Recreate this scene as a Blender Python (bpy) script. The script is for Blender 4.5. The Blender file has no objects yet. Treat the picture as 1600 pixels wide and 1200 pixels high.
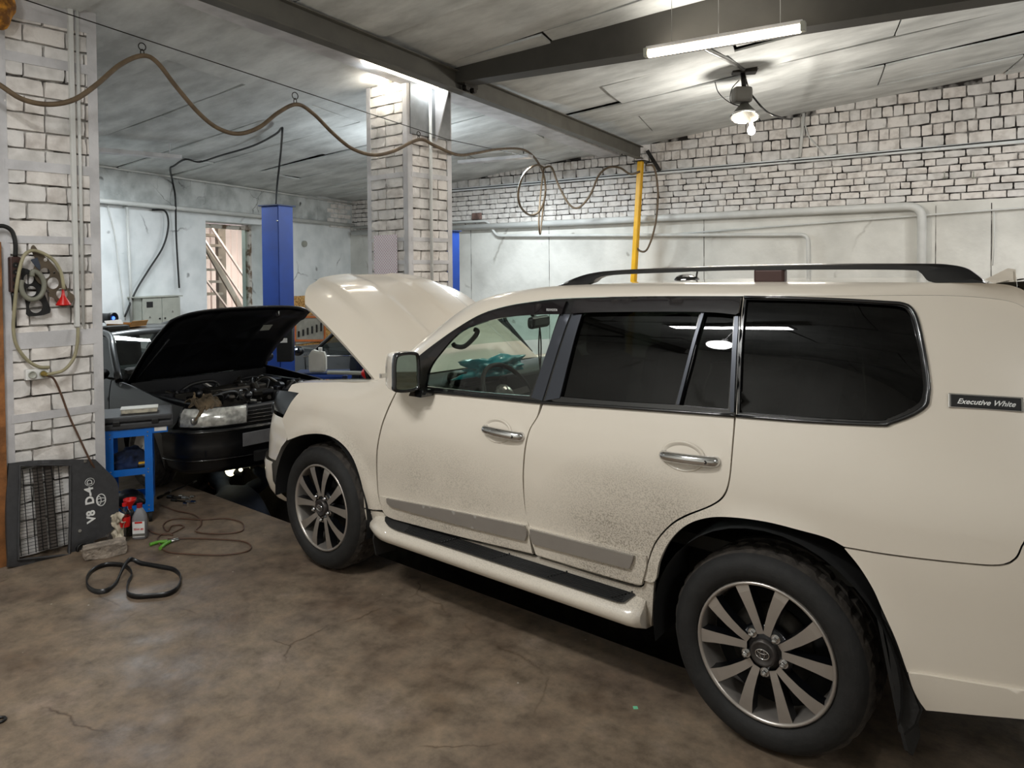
import bpy, bmesh, math, random
from mathutils import Vector, Matrix, noise
from mathutils.geometry import delaunay_2d_cdt
random.seed(7)
SC = bpy.context.scene
COL = SC.collection
PI = math.pi
# ---------------------------------------------------------------- camera
CF, CYAW, CPITCH, CROLL = 1161.67, .694436, .025358, -.0077665
CC = Vector((3.93427, -3.74865, 1.89681)); CCY = 450.56
cyw, syw, cp_, sp_, cr_, sr_ = math.cos(CYAW), math.sin(CYAW), math.cos(CPITCH), math.sin(CPITCH), math.cos(CROLL), math.sin(CROLL)
_F = Vector((-syw*cp_, cyw*cp_, -sp_)); _R = Vector((cyw, syw, 0)); _U = Vector((-syw*sp_, cyw*sp_, cp_))
R2 = _R*cr_ + _U*sr_; U2 = -_R*sr_ + _U*cr_
cam = bpy.data.objects.new('camera', bpy.data.cameras.new('camera')); COL.objects.link(cam)
m = Matrix((R2, U2, -_F)).transposed().to_4x4(); m.translation = CC
cam.matrix_world = m
cam.data.sensor_width = 36; cam.data.lens = CF/1600*36; cam.data.shift_y = -(600-CCY)/1600
cam.data.clip_start = .05; cam.data.clip_end = 200
SC.camera = cam
# ---------------------------------------------------------------- world, exposure, lights
SC.view_settings.view_transform = 'Standard'; SC.view_settings.look = 'None'
SC.view_settings.gamma = 1; SC.view_settings.use_curve_mapping = False
SC.view_settings.exposure = 0.95
w = bpy.data.worlds.new('world'); SC.world = w; w.use_nodes = True
w.node_tree.nodes['Background'].inputs[0].default_value = (.55, .62, .75, 1)
w.node_tree.nodes['Background'].inputs[1].default_value = .25
def light(name, kind, loc, energy, col, size=.1, size_y=None, rot=None, cat=None, label=None):
    l = bpy.data.lights.new(name, kind); l.energy = energy; l.color = col
    if kind == 'AREA':
        l.size = size
        if size_y: l.shape = 'RECTANGLE'; l.size_y = size_y
    else: l.shadow_soft_size = size
    o = bpy.data.objects.new(name, l); o.location = loc
    if rot: o.rotation_euler = rot
    COL.objects.link(o); return o
WARM = (1, .94, .85); NEUT = (1, 1, .98); COOL = (.88, .96, 1)
LIGHTS = True
# assumed workshop lamps, unseen: positions guessed from shadows and reflections
LAMPS = []
for loc, en, col, an in (((1.2, -3.4, 3.75), 42, NEUT, .2), ((6.6, -3.6, 4.1), 26, NEUT, 1.4), ((-4.6, -4.2, 3.35), 36, COOL, .2), ((4.7, 4.8, 3.95), 46, NEUT, .2), ((-5.4, .2, 3.30), 40, COOL, 1.4), ((-3.6, 4.9, 3.55), 66, COOL, .2)):
    light('workshop_light', 'AREA', loc, en, col, 1.2, .12, (0, 0, an)); LAMPS.append((loc, an))
for loc, en, col in (((1.2, -3.6, 3.2), 26, NEUT), ((6.6, -3.0, 3.3), 20, NEUT), ((-4.4, -4.4, 2.9), 40, COOL), ((5.6, 4.6, 3.2), 60, NEUT), ((-3.15, 2.75, 2.9), 30, COOL)):
    light('workshop_fill', 'POINT', loc, en, col, .12); LAMPS.append((loc, None))  # added fill points that lift the ceiling and walls
# ---------------------------------------------------------------- pixel helpers (points on real surfaces)
def ray(px, py):
    return R2*((px-800)/CF) + U2*((CCY-py)/CF) + _F
def onP(px, py, p0, n):
    r = ray(px, py); n = Vector(n); return CC + r*((Vector(p0)-CC).dot(n)/r.dot(n))
def onX(px, py, X): return onP(px, py, (X, 0, 0), (1, 0, 0))
def onY(px, py, Y): return onP(px, py, (0, Y, 0), (0, 1, 0))
def onZ(px, py, Z=0): return onP(px, py, (0, 0, Z), (0, 0, 1))
# room frame
KC = Vector((-8.966, 6.33, 0))
aR, aL = math.radians(5), math.radians(-72)
dR = Vector((math.cos(aR), math.sin(aR), 0)); nR = Vector((-math.sin(aR), math.cos(aR), 0))
dL = Vector((math.cos(aL), math.sin(aL), 0)); nL = Vector((-math.sin(aL), math.cos(aL), 0))
gC = Vector((-dL.y, dL.x, 0))*.08
def cz(P): return 3.36 + gC.x*(P[0]-KC.x) + gC.y*(P[1]-KC.y)
def PR(s, z, off=0): return KC + dR*s - nR*off + Vector((0, 0, z))
def PL(s, z, off=0): return KC + dL*s + nL*off + Vector((0, 0, z))
def onR(px, py, off=0): return onP(px, py, KC - nR*off, nR)
def onL(px, py, off=0): return onP(px, py, KC + nL*off, nL)
def onC(px, py, off=0):
    return onP(px, py, (KC.x, KC.y, 3.36+off), (-gC.x, -gC.y, 1))
# ---------------------------------------------------------------- materials
def lin(h):
    h = h.lstrip('#'); v = [int(h[i:i+2], 16)/255 for i in (0, 2, 4)]
    return tuple(x/12.92 if x <= .04045 else ((x+.055)/1.055)**2.4 for x in v)
def mat(name, col, rough=.5, metal=0., var=.08, scale=8., bump=0., bscale=60., coat=0., emit=None, est=0., spec=.5, alpha=None, col2=None, lo=.4, hi=.62, detail=4):
    m = bpy.data.materials.new(name); m.use_nodes = True
    nt = m.node_tree; b = nt.nodes['Principled BSDF']
    c = lin(col) if isinstance(col, str) else col
    b.inputs['Roughness'].default_value = rough; b.inputs['Metallic'].default_value = metal
    b.inputs['Specular IOR Level'].default_value = spec
    b.inputs['Coat Weight'].default_value = coat; b.inputs['Coat Roughness'].default_value = .04
    tc = nt.nodes.new('ShaderNodeTexCoord')
    nz = nt.nodes.new('ShaderNodeTexNoise'); nz.inputs['Scale'].default_value = scale; nz.inputs['Detail'].default_value = detail
    nt.links.new(tc.outputs['Object'], nz.inputs['Vector'])
    rp = nt.nodes.new('ShaderNodeValToRGB')
    c2 = (lin(col2) if isinstance(col2, str) else col2) if col2 else tuple(max(0, x*(1-var*2.2)) for x in c)
    rp.color_ramp.elements[0].position = lo; rp.color_ramp.elements[1].position = hi
    rp.color_ramp.elements[0].color = (*c2, 1); rp.color_ramp.elements[1].color = (*c, 1)
    nt.links.new(nz.outputs['Fac'], rp.inputs[0]); nt.links.new(rp.outputs[0], b.inputs['Base Color'])
    if bump:
        n2 = nt.nodes.new('ShaderNodeTexNoise'); n2.inputs['Scale'].default_value = bscale; n2.inputs['Detail'].default_value = 5
        nt.links.new(tc.outputs['Object'], n2.inputs['Vector'])
        bp = nt.nodes.new('ShaderNodeBump'); bp.inputs['Strength'].default_value = bump; bp.inputs['Distance'].default_value = .02
        nt.links.new(n2.outputs['Fac'], bp.inputs['Height']); nt.links.new(bp.outputs[0], b.inputs['Normal'])
    if emit:
        b.inputs['Emission Color'].default_value = (*(lin(emit) if isinstance(emit, str) else emit), 1); b.inputs['Emission Strength'].default_value = est
    return m
def glass(name, tint, refl=1.0, ior=.06):
    m = bpy.data.materials.new(name); m.use_nodes = True; nt = m.node_tree; nt.nodes.clear()
    o = nt.nodes.new('ShaderNodeOutputMaterial'); mx = nt.nodes.new('ShaderNodeMixShader')
    t = nt.nodes.new('ShaderNodeBsdfTransparent'); t.inputs[0].default_value = (*tint, 1)
    g = nt.nodes.new('ShaderNodeBsdfGlossy'); g.inputs['Roughness'].default_value = .015; g.inputs[0].default_value = (refl, refl, refl, 1)
    lw = nt.nodes.new('ShaderNodeLayerWeight'); lw.inputs[0].default_value = .5
    pw = nt.nodes.new('ShaderNodeMath'); pw.operation = 'POWER'; pw.inputs[1].default_value = 4.; nt.links.new(lw.outputs['Facing'], pw.inputs[0])
    f = nt.nodes.new('ShaderNodeMath'); f.operation = 'MULTIPLY_ADD'; f.inputs[1].default_value = .9; f.inputs[2].default_value = ior; nt.links.new(pw.outputs[0], f.inputs[0])
    nt.links.new(f.outputs[0], mx.inputs[0]); nt.links.new(t.outputs[0], mx.inputs[1]); nt.links.new(g.outputs[0], mx.inputs[2])
    nt.links.new(mx.outputs[0], o.inputs[0]); return m
def add_wear(m, pit=5., crack=1.1, dark='#6b6a66', amt=.8):
    n, l = m.node_tree.nodes, m.node_tree.links; b = n['Principled BSDF']; src = b.inputs['Base Color'].links[0].from_socket
    tc = n.new('ShaderNodeTexCoord'); nz = n.new('ShaderNodeTexNoise'); nz.inputs['Scale'].default_value = 3.; nz.inputs['Detail'].default_value = 6; l.new(tc.outputs['Object'], nz.inputs['Vector'])
    wp = n.new('ShaderNodeMix'); wp.data_type = 'VECTOR'; wp.inputs[0].default_value = .22; l.new(tc.outputs['Object'], wp.inputs[4]); l.new(nz.outputs['Color'], wp.inputs[5])
    v = n.new('ShaderNodeTexVoronoi'); v.feature = 'DISTANCE_TO_EDGE'; v.inputs['Scale'].default_value = crack; l.new(wp.outputs[1], v.inputs['Vector'])
    r1 = n.new('ShaderNodeValToRGB'); e = r1.color_ramp.elements; e[0].color = (1, 1, 1, 1); e[1].color = (0, 0, 0, 1); e[0].position = .001; e[1].position = .010; l.new(v.outputs['Distance'], r1.inputs[0])
    n2 = n.new('ShaderNodeTexNoise'); n2.inputs['Scale'].default_value = 1.6; l.new(tc.outputs['Object'], n2.inputs['Vector'])
    r2 = n.new('ShaderNodeValToRGB'); e = r2.color_ramp.elements; e[0].position = .5; e[1].position = .62; l.new(n2.outputs['Fac'], r2.inputs[0])
    m1 = n.new('ShaderNodeMath'); m1.operation = 'MULTIPLY'; l.new(r1.outputs[0], m1.inputs[0]); l.new(r2.outputs[0], m1.inputs[1])
    v2 = n.new('ShaderNodeTexVoronoi'); v2.inputs['Scale'].default_value = pit; l.new(wp.outputs[1], v2.inputs['Vector'])
    r3 = n.new('ShaderNodeValToRGB'); e = r3.color_ramp.elements; e[0].color = (1, 1, 1, 1); e[1].color = (0, 0, 0, 1); e[0].position = .045; e[1].position = .09; l.new(v2.outputs['Distance'], r3.inputs[0])
    mx_ = n.new('ShaderNodeMath'); mx_.operation = 'MAXIMUM'; l.new(m1.outputs[0], mx_.inputs[0]); l.new(r3.outputs[0], mx_.inputs[1])
    sc = n.new('ShaderNodeMath'); sc.operation = 'MULTIPLY'; sc.inputs[1].default_value = amt; l.new(mx_.outputs[0], sc.inputs[0])
    mm = n.new('ShaderNodeMix'); mm.data_type = 'RGBA'; mm.inputs[7].default_value = (*lin(dark), 1); l.new(sc.outputs[0], mm.inputs[0]); l.new(src, mm.inputs[6]); l.new(mm.outputs[2], b.inputs['Base Color'])
    return m
def nodes_of(m): return m.node_tree.nodes, m.node_tree.links
# ---------------------------------------------------------------- object helpers
ROOTM = {}
def root_matrix(o):
    while o is not None:
        if o.name in ROOTM: return ROOTM[o.name]
        o = o.parent
    return Matrix.Identity(4)
def tag(o, label=None, cat=None, group=None, kind=None):
    if label: o['label'] = label
    if cat: o['category'] = cat
    if group: o['group'] = group
    if kind: o['kind'] = kind
    return o
def thing(name, label, cat, loc=(0, 0, 0), rotz=0., group=None):
    o = bpy.data.objects.new(name, None); COL.objects.link(o); o.empty_display_size = .1
    o.location = loc; o.rotation_euler = (0, 0, rotz)
    ROOTM[o.name] = Matrix.Translation(Vector(loc)) @ Matrix.Rotation(rotz, 4, 'Z')
    return tag(o, label, cat, group)
def struct(name, bm, m, parent=None, **k):
    o = obj(name, bm, m, parent, **k)
    if parent is None: o['kind'] = 'structure'
    return o
def obj(name, bm, m, parent=None, smooth=False, local=False, label=None):
    """bm: bmesh in world coordinates (or local=True: in the thing's own frame)"""
    me = bpy.data.meshes.new(name); 
    if not local:
        if parent is not None:
            bm.transform(root_matrix(parent).inverted()); base = None
        else:
            vs = [v.co for v in bm.verts]
            base = Vector((sum(v.x for v in vs)/len(vs), sum(v.y for v in vs)/len(vs), min(v.z for v in vs)))
            bm.transform(Matrix.Translation(-base))
    else: base = None
    bm.normal_update(); bm.to_mesh(me); bm.free()
    mm = m if isinstance(m, (list, tuple)) else [m]
    for x in mm: me.materials.append(x)
    if smooth: me.polygons.foreach_set('use_smooth', [True]*len(me.polygons))
    o = bpy.data.objects.new(name, me); COL.objects.link(o)
    if parent is not None: o.parent = parent
    elif base is not None:
        o.location = base; ROOTM[o.name] = Matrix.Translation(base)
    if smooth == 'auto': 
        try:
            me.set_sharp_from_angle(angle=math.radians(35))
        except Exception: pass
    if label: o['label'] = label
    return o
def one(name, bm, m, label, cat, group=None, smooth=False):
    return tag(obj(name, bm, m, None, smooth), label, cat, group)
def clone(o, parent=None, loc=None, rotz=None, label=None):
    c = o.copy(); COL.objects.link(c)
    c.parent = parent
    if loc is not None: c.location = loc
    if rotz is not None: c.rotation_euler = (0, 0, rotz)
    if label: c['label'] = label
    for ch in list(o.children): clone(ch, c)
    return c
def B(): return bmesh.new()
def box(bm, c, s, rot=None, bev=0., seg=2, mi=0):
    r = bmesh.ops.create_cube(bm, size=1.0)
    vs = r['verts']
    M = Matrix.Translation(Vector(c)) @ (rot.to_4x4() if rot is not None else Matrix.Identity(4)) @ Matrix.Diagonal((s[0], s[1], s[2], 1))
    bmesh.ops.transform(bm, matrix=M, verts=vs)
    fs = {f for v in vs for f in v.link_faces}
    for f in fs: f.material_index = mi
    if bev:
        es = list({e for v in vs for e in v.link_edges})
        rb = bmesh.ops.bevel(bm, geom=es, offset=min(bev, min(s)*.45), segments=seg, affect='EDGES', profile=.5)
        for f in rb['faces']: f.material_index = mi
    return bm
def rz(a): return Matrix.Rotation(a, 3, 'Z')
def axes(ax, ay, az): return Matrix((ax, ay, az)).transposed()
def beam(bm, a, b, w, h, up=(0, 0, 1), bev=0., mi=0):
    a, b = Vector(a), Vector(b); d = (b-a); L = d.length; d.normalize()
    s = d.cross(Vector(up)).normalized(); u = s.cross(d).normalized()
    return box(bm, (a+b)/2, (L, w, h), axes(d, s, u), bev, 1, mi)
def cyl(bm, a, b, r, n=16, r2=None, caps=True, mi=0):
    a, b = Vector(a), Vector(b); d = b-a; L = d.length
    q = d.to_track_quat('Z', 'Y').to_matrix().to_4x4(); M = Matrix.Translation((a+b)/2) @ q
    x = bmesh.ops.create_cone(bm, cap_ends=caps, segments=n, radius1=r, radius2=r if r2 is None else r2, depth=L, matrix=M)
    for v in x['verts']:
        for f in v.link_faces: f.material_index = mi
    return bm
def sph(bm, c, r, s=(1, 1, 1), n=16, rot=None):
    M = Matrix.Translation(Vector(c)) @ (rot.to_4x4() if rot is not None else Matrix.Identity(4)) @ Matrix.Diagonal((r*s[0], r*s[1], r*s[2], 1))
    bmesh.ops.create_uvsphere(bm, u_segments=n, v_segments=max(6, n*2//3), radius=1, matrix=M); return bm
def crom(pts, n=8, closed=False):
    P = [Vector(p) for p in pts]; L = len(P); out = []
    for i in range(L if closed else L-1):
        p0 = P[(i-1) % L] if closed or i > 0 else P[0]*2-P[1]
        p1, p2 = P[i], P[(i+1) % L]
        p3 = P[(i+2) % L] if closed or i+2 < L else P[-1]*2-P[-2]
        for k in range(n):
            t = k/n
            out.append(.5*((2*p1)+(p2-p0)*t+(2*p0-5*p1+4*p2-p3)*t*t+(3*p1-p0-3*p2+p3)*t**3))
    if not closed: out.append(P[-1].copy())
    return out
def tube(bm, pts, r, n=8, smooth=0, closed=False, caps=True, flat=1.0, mi=0):
    P = crom(pts, smooth, closed) if smooth else [Vector(p) for p in pts]
    P = [p for i, p in enumerate(P) if i == 0 or (p-P[i-1]).length > 1e-5]
    L = len(P); rings = []; up = None
    for i in range(L):
        a = P[(i-1) % L] if closed or i > 0 else P[i]
        b = P[(i+1) % L] if closed or i < L-1 else P[i]
        d = (b-a).normalized()
        if up is None:
            up = Vector((0, 0, 1)) if abs(d.z) < .9 else Vector((1, 0, 0))
        s = d.cross(up)
        if s.length < 1e-4: s = d.cross(Vector((0, 1, 0)))
        s.normalize(); u = s.cross(d).normalized(); up = u
        rr = r[i*len(r)//L] if isinstance(r, (list, tuple)) else r
        rings.append([bm.verts.new(P[i]+(s*math.cos(2*PI*k/n)+u*math.sin(2*PI*k/n)*flat)*rr) for k in range(n)])
    for i in range(L if closed else L-1):
        A, Bq = rings[i], rings[(i+1) % L]
        for k in range(n):
            f = bm.faces.new((A[k], A[(k+1) % n], Bq[(k+1) % n], Bq[k])); f.smooth = True; f.material_index = mi
    if caps and not closed:
        bm.faces.new(rings[0][::-1]).material_index = mi; bm.faces.new(rings[-1]).material_index = mi
    return bm
def lathe(bm, prof, o=(0, 0, 0), ax=None, n=24, mi=0, rfun=None):
    """prof [(r,h)], axis = column frame ax (3x3; local z is axis)"""
    M = ax if ax is not None else Matrix.Identity(3); o = Vector(o); rings = []
    for r, h in prof:
        if r < 1e-6: rings.append([bm.verts.new(o+M@Vector((0, 0, h)))])
        else: rings.append([bm.verts.new(o+M@Vector((r*math.cos(2*PI*k/n), r*math.sin(2*PI*k/n), h))) for k in range(n)])
    for i in range(len(rings)-1):
        a, b = rings[i], rings[i+1]
        for k in range(n):
            k2 = (k+1) % n
            vs = [a[k if len(a) > 1 else 0], a[k2 if len(a) > 1 else 0], b[k2 if len(b) > 1 else 0], b[k if len(b) > 1 else 0]]
            u = []
            for v in vs:
                if v not in u: u.append(v)
            if len(u) >= 3:
                try: f = bm.faces.new(u); f.smooth = True; f.material_index = mi
                except ValueError: pass
    return bm
def prism(bm, poly, o, ax, t, mi=0, bev=0.):
    """poly 2D in frame ax (x,y), extruded t along z"""
    o = Vector(o); a = [bm.verts.new(o+ax@Vector((p[0], p[1], 0))) for p in poly]; b = [bm.verts.new(o+ax@Vector((p[0], p[1], t))) for p in poly]
    n = len(poly); fs = []
    fs.append(bm.faces.new(a[::-1])); fs.append(bm.faces.new(b))
    for i in range(n): fs.append(bm.faces.new((a[i], a[(i+1) % n], b[(i+1) % n], b[i])))
    for f in fs: f.material_index = mi
    bmesh.ops.recalc_face_normals(bm, faces=fs)
    if bev:
        es = list({e for f in fs[:2] for e in f.edges})
        bmesh.ops.bevel(bm, geom=es, offset=bev, segments=2, affect='EDGES')
    return bm
def resample(P, n):
    P = [Vector(p) for p in P]; d = [0]
    for i in range(1, len(P)): d.append(d[-1]+(P[i]-P[i-1]).length)
    out = []; j = 0
    for k in range(n):
        t = d[-1]*k/(n-1)
        while j < len(P)-2 and d[j+1] < t: j += 1
        s = (t-d[j])/max(1e-9, d[j+1]-d[j]); out.append(P[j].lerp(P[j+1], min(1, max(0, s))))
    return out
def grid(bm, rows, mi=0, flip=False):
    V = [[bm.verts.new(p) for p in r] for r in rows]
    for i in range(len(V)-1):
        for k in range(len(V[0])-1):
            q = (V[i][k], V[i][k+1], V[i+1][k+1], V[i+1][k])
            try:
                f = bm.faces.new(q[::-1] if flip else q); f.smooth = True; f.material_index = mi
            except ValueError: pass
    return V
def solidify(bm, t):
    fs = bm.faces[:]
    bm.normal_update()
    bmesh.ops.solidify(bm, geom=fs, thickness=t)
    return bm
def inpoly(p, poly):
    x, y = p; c = False; n = len(poly); j = n-1
    for i in range(n):
        xi, yi = poly[i]; xj, yj = poly[j]
        if (yi > y) != (yj > y) and x < (xj-xi)*(y-yi)/(yj-yi)+xi: c = not c
        j = i
    return c
def outline(pts, n=6, step=None):
    """pts (x,y[,1=corner]) closed; catmull between corners"""
    cs = [i for i, p in enumerate(pts) if len(p) > 2]
    if not cs: o = crom([(p[0], p[1], 0) for p in pts], n, True)
    else:
        o = []
        for a, i in enumerate(cs):
            j = cs[(a+1) % len(cs)]; seg = []; k = i
            while True:
                seg.append((pts[k][0], pts[k][1], 0)); 
                if k == j and len(seg) > 1: break
                k = (k+1) % len(pts)
            o += (crom(seg, n) if len(seg) > 2 else resample(seg, n+1))[:-1]
    return [(p.x, p.y) for p in o]
def dens(poly, step):
    out = []; n = len(poly)
    for i in range(n):
        a, b = poly[i], poly[(i+1) % n]; L = math.hypot(b[0]-a[0], b[1]-a[1]); k = max(1, int(L/step+.5))
        for j in range(k): out.append((a[0]+(b[0]-a[0])*j/k, a[1]+(b[1]-a[1])*j/k))
    res = []
    for p in out:
        if not res or math.hypot(p[0]-res[-1][0], p[1]-res[-1][1]) > step*.3: res.append(p)
    return res
def sheet(bm, poly, holes, f3, step=.035, rim=.015, rimdir=None, mi=0):
    """2D polygon with holes lifted to 3D by f3(x,y); rim walls pushed inward"""
    loops = [dens(poly, step)]+[dens(h, step) for h in holes]
    pts = []; edges = []
    for L in loops:
        s = len(pts); pts += [Vector(p) for p in L]; edges += [(s+i, s+(i+1) % len(L)) for i in range(len(L))]
    nb = len(pts)
    xs = [p[0] for p in loops[0]]; ys = [p[1] for p in loops[0]]
    y = min(ys); r = 0
    bnd = [Vector(p) for L in loops for p in L]
    while y < max(ys):
        x = min(xs)+(step/2 if r % 2 else 0)
        while x < max(xs):
            if inpoly((x, y), loops[0]) and not any(inpoly((x, y), h) for h in loops[1:]):
                v = Vector((x, y))
                if min((v-b).length_squared for b in bnd) > (step*.55)**2: pts.append(v)
            x += step
        y += step*.87; r += 1
    vo, eo, fo, *_ = delaunay_2d_cdt(pts, edges, [], 0, 1e-6)
    V = [bm.verts.new(f3(v.x, v.y)) for v in vo]; kept = []
    for f in fo:
        c = ((vo[f[0]].x+vo[f[1]].x+vo[f[2]].x)/3, (vo[f[0]].y+vo[f[1]].y+vo[f[2]].y)/3)
        if inpoly(c, loops[0]) and not any(inpoly(c, h) for h in loops[1:]):
            q = bm.faces.new([V[i] for i in f]); q.smooth = True; q.material_index = mi; kept.append(q)
    bm.normal_update()
    if rim and rimdir is not None:
        rd = Vector(rimdir)*rim
        # orient outward (against rimdir)
        for q in kept:
            if q.normal.dot(rd) > 0: q.normal_flip()
        be = [e for q in kept for e in q.edges if sum(1 for x in e.link_faces) == 1]
        for e in set(be):
            a, b = e.verts
            A, Bq = bm.verts.new(a.co), bm.verts.new(b.co); Cq, D = bm.verts.new(b.co+rd), bm.verts.new(a.co+rd)
            w_ = bm.faces.new((A, Bq, Cq, D)); w_.material_index = mi
    bmesh.ops.delete(bm, geom=[v for v in bm.verts if not v.link_faces], context='VERTS')
    return bm
def textmesh(txt, size, ext=.001, shear=0., align='CENTER', bold=0.):
    c = bpy.data.curves.new('t', 'FONT'); c.body = txt; c.size = size; c.extrude = ext; c.shear = shear; c.align_x = align; c.align_y = 'CENTER'; c.offset = bold
    c.resolution_u = 3
    o = bpy.data.objects.new('t', c); COL.objects.link(o); bpy.context.view_layer.update()
    me = bpy.data.meshes.new_from_object(o.evaluated_get(bpy.context.evaluated_depsgraph_get()))
    bm = bmesh.new(); bm.from_mesh(me); bpy.data.objects.remove(o); bpy.data.curves.remove(c); bpy.data.meshes.remove(me)
    return bm
def place(bm, o, ax, flipx=False):
    M = Matrix.Translation(Vector(o)) @ ax.to_4x4()
    bm.transform(M); return bm
# ---------------------------------------------------------------- material library
M = {}
M['white_brick'] = mat('white_brick', '#eae5e0', .85, var=.06, scale=9, bump=.9, bscale=30, col2='#c6bfb9', lo=.3, hi=.55)
M['white_brick_b'] = mat('white_brick_b', '#e6e3e0', .85, var=.06, scale=7, bump=.7, bscale=34, col2='#c3c0bc', lo=.3, hi=.6)
for k_ in ('white_brick', 'white_brick_b'):
    n_, l_ = nodes_of(M[k_]); g_ = n_.new('ShaderNodeNewGeometry')
    for x_ in [x for x in n_ if x.type == 'TEX_NOISE']: l_.new(g_.outputs['Position'], x_.inputs['Vector'])
    for x_ in [x for x in n_ if x.type == 'BUMP']: x_.inputs['Distance'].default_value = .006
M['mortar'] = mat('mortar', '#d2cfca', .95, scale=7, col2='#5a5550', lo=.40, hi=.50, bump=.6, bscale=50)
M['mortar_dark'] = mat('mortar_dark', '#a9a6a2', .95, scale=5, col2='#2c2927', lo=.46, hi=.62, bump=.6, bscale=50)
M['iron_white'] = mat('iron_white', '#d3d2d4', .6, var=.1, scale=5, bump=.1)
M['beam_dark'] = mat('beam_dark', '#403e39', .65, var=.08, scale=5, bump=.05)
M['plaster'] = mat('plaster', '#eceff0', .9, scale=2.2, col2='#d3d8d9', lo=.3, hi=.6, bump=.35, bscale=9)
add_wear(M['plaster'], 2.6, .8, '#77787a', .75)
M['plaster_warm'] = mat('plaster_warm', '#e4e3dd', .9, scale=1.8, col2='#cbcac4', lo=.3, hi=.6, bump=.25, bscale=12)
add_wear(M['plaster_warm'], 2.2, .5, '#8b867c', .6)
M['band'] = mat('band', '#cfd2d1', .95, scale=3, col2='#a3a7a6', lo=.35, hi=.6, bump=.8, bscale=12); add_wear(M['band'], 3., 2.2, '#4c4c4a', .9)
M['pipe_white'] = mat('pipe_white', '#d8d9d6', .45, var=.05, scale=4)
M['steel_grey'] = mat('steel_grey', '#6b6862', .55, var=.08, scale=6, bump=.05)
M['beam_grey'] = mat('beam_grey', '#5d5b54', .6, var=.08, scale=5, bump=.05)
M['black'] = mat('black', '#0c0c0d', .45, var=.2)
M['rubber'] = mat('rubber', '#1b1a19', .75, var=.15, scale=20, bump=.1)
M['tread'] = mat('tread', '#3d3731', .85, var=.2, scale=25, bump=.2)
M['chrome'] = mat('chrome', '#d8d8d8', .12, 1., var=.02)
M['dark_void'] = mat('dark_void', '#050505', .9)
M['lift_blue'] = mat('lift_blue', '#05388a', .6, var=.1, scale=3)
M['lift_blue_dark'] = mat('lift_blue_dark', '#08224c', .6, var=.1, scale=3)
M['cart_blue'] = mat('cart_blue', '#0f6fd0', .35, var=.06, scale=5, coat=.2)
M['yellow'] = mat('yellow', '#f2b705', .4, var=.06, scale=6)
M['wood'] = mat('wood', '#9a6436', .6, var=.2, scale=9, bump=.2)
M['osb'] = mat('osb', '#c79c5e', .8, scale=26, col2='#8c6430', lo=.4, hi=.6)
M['paper_white'] = mat('paper_white', '#e8e8e6', .7)
M['grey_paint'] = mat('grey_paint', '#a9aaa0', .45, var=.05)
M['hose'] = mat('hose', '#6d5b45', .6, var=.15, scale=12)
M['cable_black'] = mat('cable_black', '#151515', .5)
M['cable_olive'] = mat('cable_olive', '#a19a7c', .5, var=.1)
M['cable_brown'] = mat('cable_brown', '#5e4435', .5)
M['red'] = mat('red', '#d01814', .3, coat=.3)
M['green'] = mat('green', '#5e9e2c', .5)
M['navy'] = mat('navy', '#081628', .9, var=.2, scale=10, bump=.2)
M['dark_metal'] = mat('dark_metal', '#3a3733', .45, .7, var=.2, scale=12)
M['bright_metal'] = mat('bright_metal', '#b8b8b6', .28, .9, var=.1)
M['gasket'] = mat('gasket', '#6b5f50', .5, .4, var=.15)
M['plastic_grey'] = mat('plastic_grey', '#3a3a3c', .62, var=.08, scale=30, bump=.1, bscale=300)
M['bulb_on'] = mat('bulb_on', '#ffffff', .5, emit='#fff1d8', est=30)
M['tube_on'] = mat('tube_on', '#ffffff', .5, emit='#fff0d6', est=5)
M['led_on'] = mat('led_on', '#ffffff', .5, emit='#fff6c8', est=2.5)
M['glass_clear'] = glass('glass_clear', (.72, .8, .76), .8)
M['glass_tint'] = glass('glass_tint', (.010, .012, .010), .7, .035)
M['glass_screen'] = glass('glass_screen', (.66, .8, .74), .9)
M['cream_plastic'] = mat('cream_plastic', '#cfcdc4', .5, var=.05)
M['orange_pipe'] = mat('foam', '#c98a2a', .8, scale=20, col2='#6e4616', bump=.6, bscale=30)
M['peach'] = mat('peach', '#dfbfba', .6, var=.05, scale=2)
M['glove'] = mat('glove', '#b9b8b2', .8)
M['teal_bag'] = mat('teal_bag', '#1fa7b4', .3, var=.1, scale=9, coat=.3)
M['cardboard'] = mat('cardboard', '#b98a52', .8)
M['skin'] = mat('skin', '#b98a6c', .6)
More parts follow.
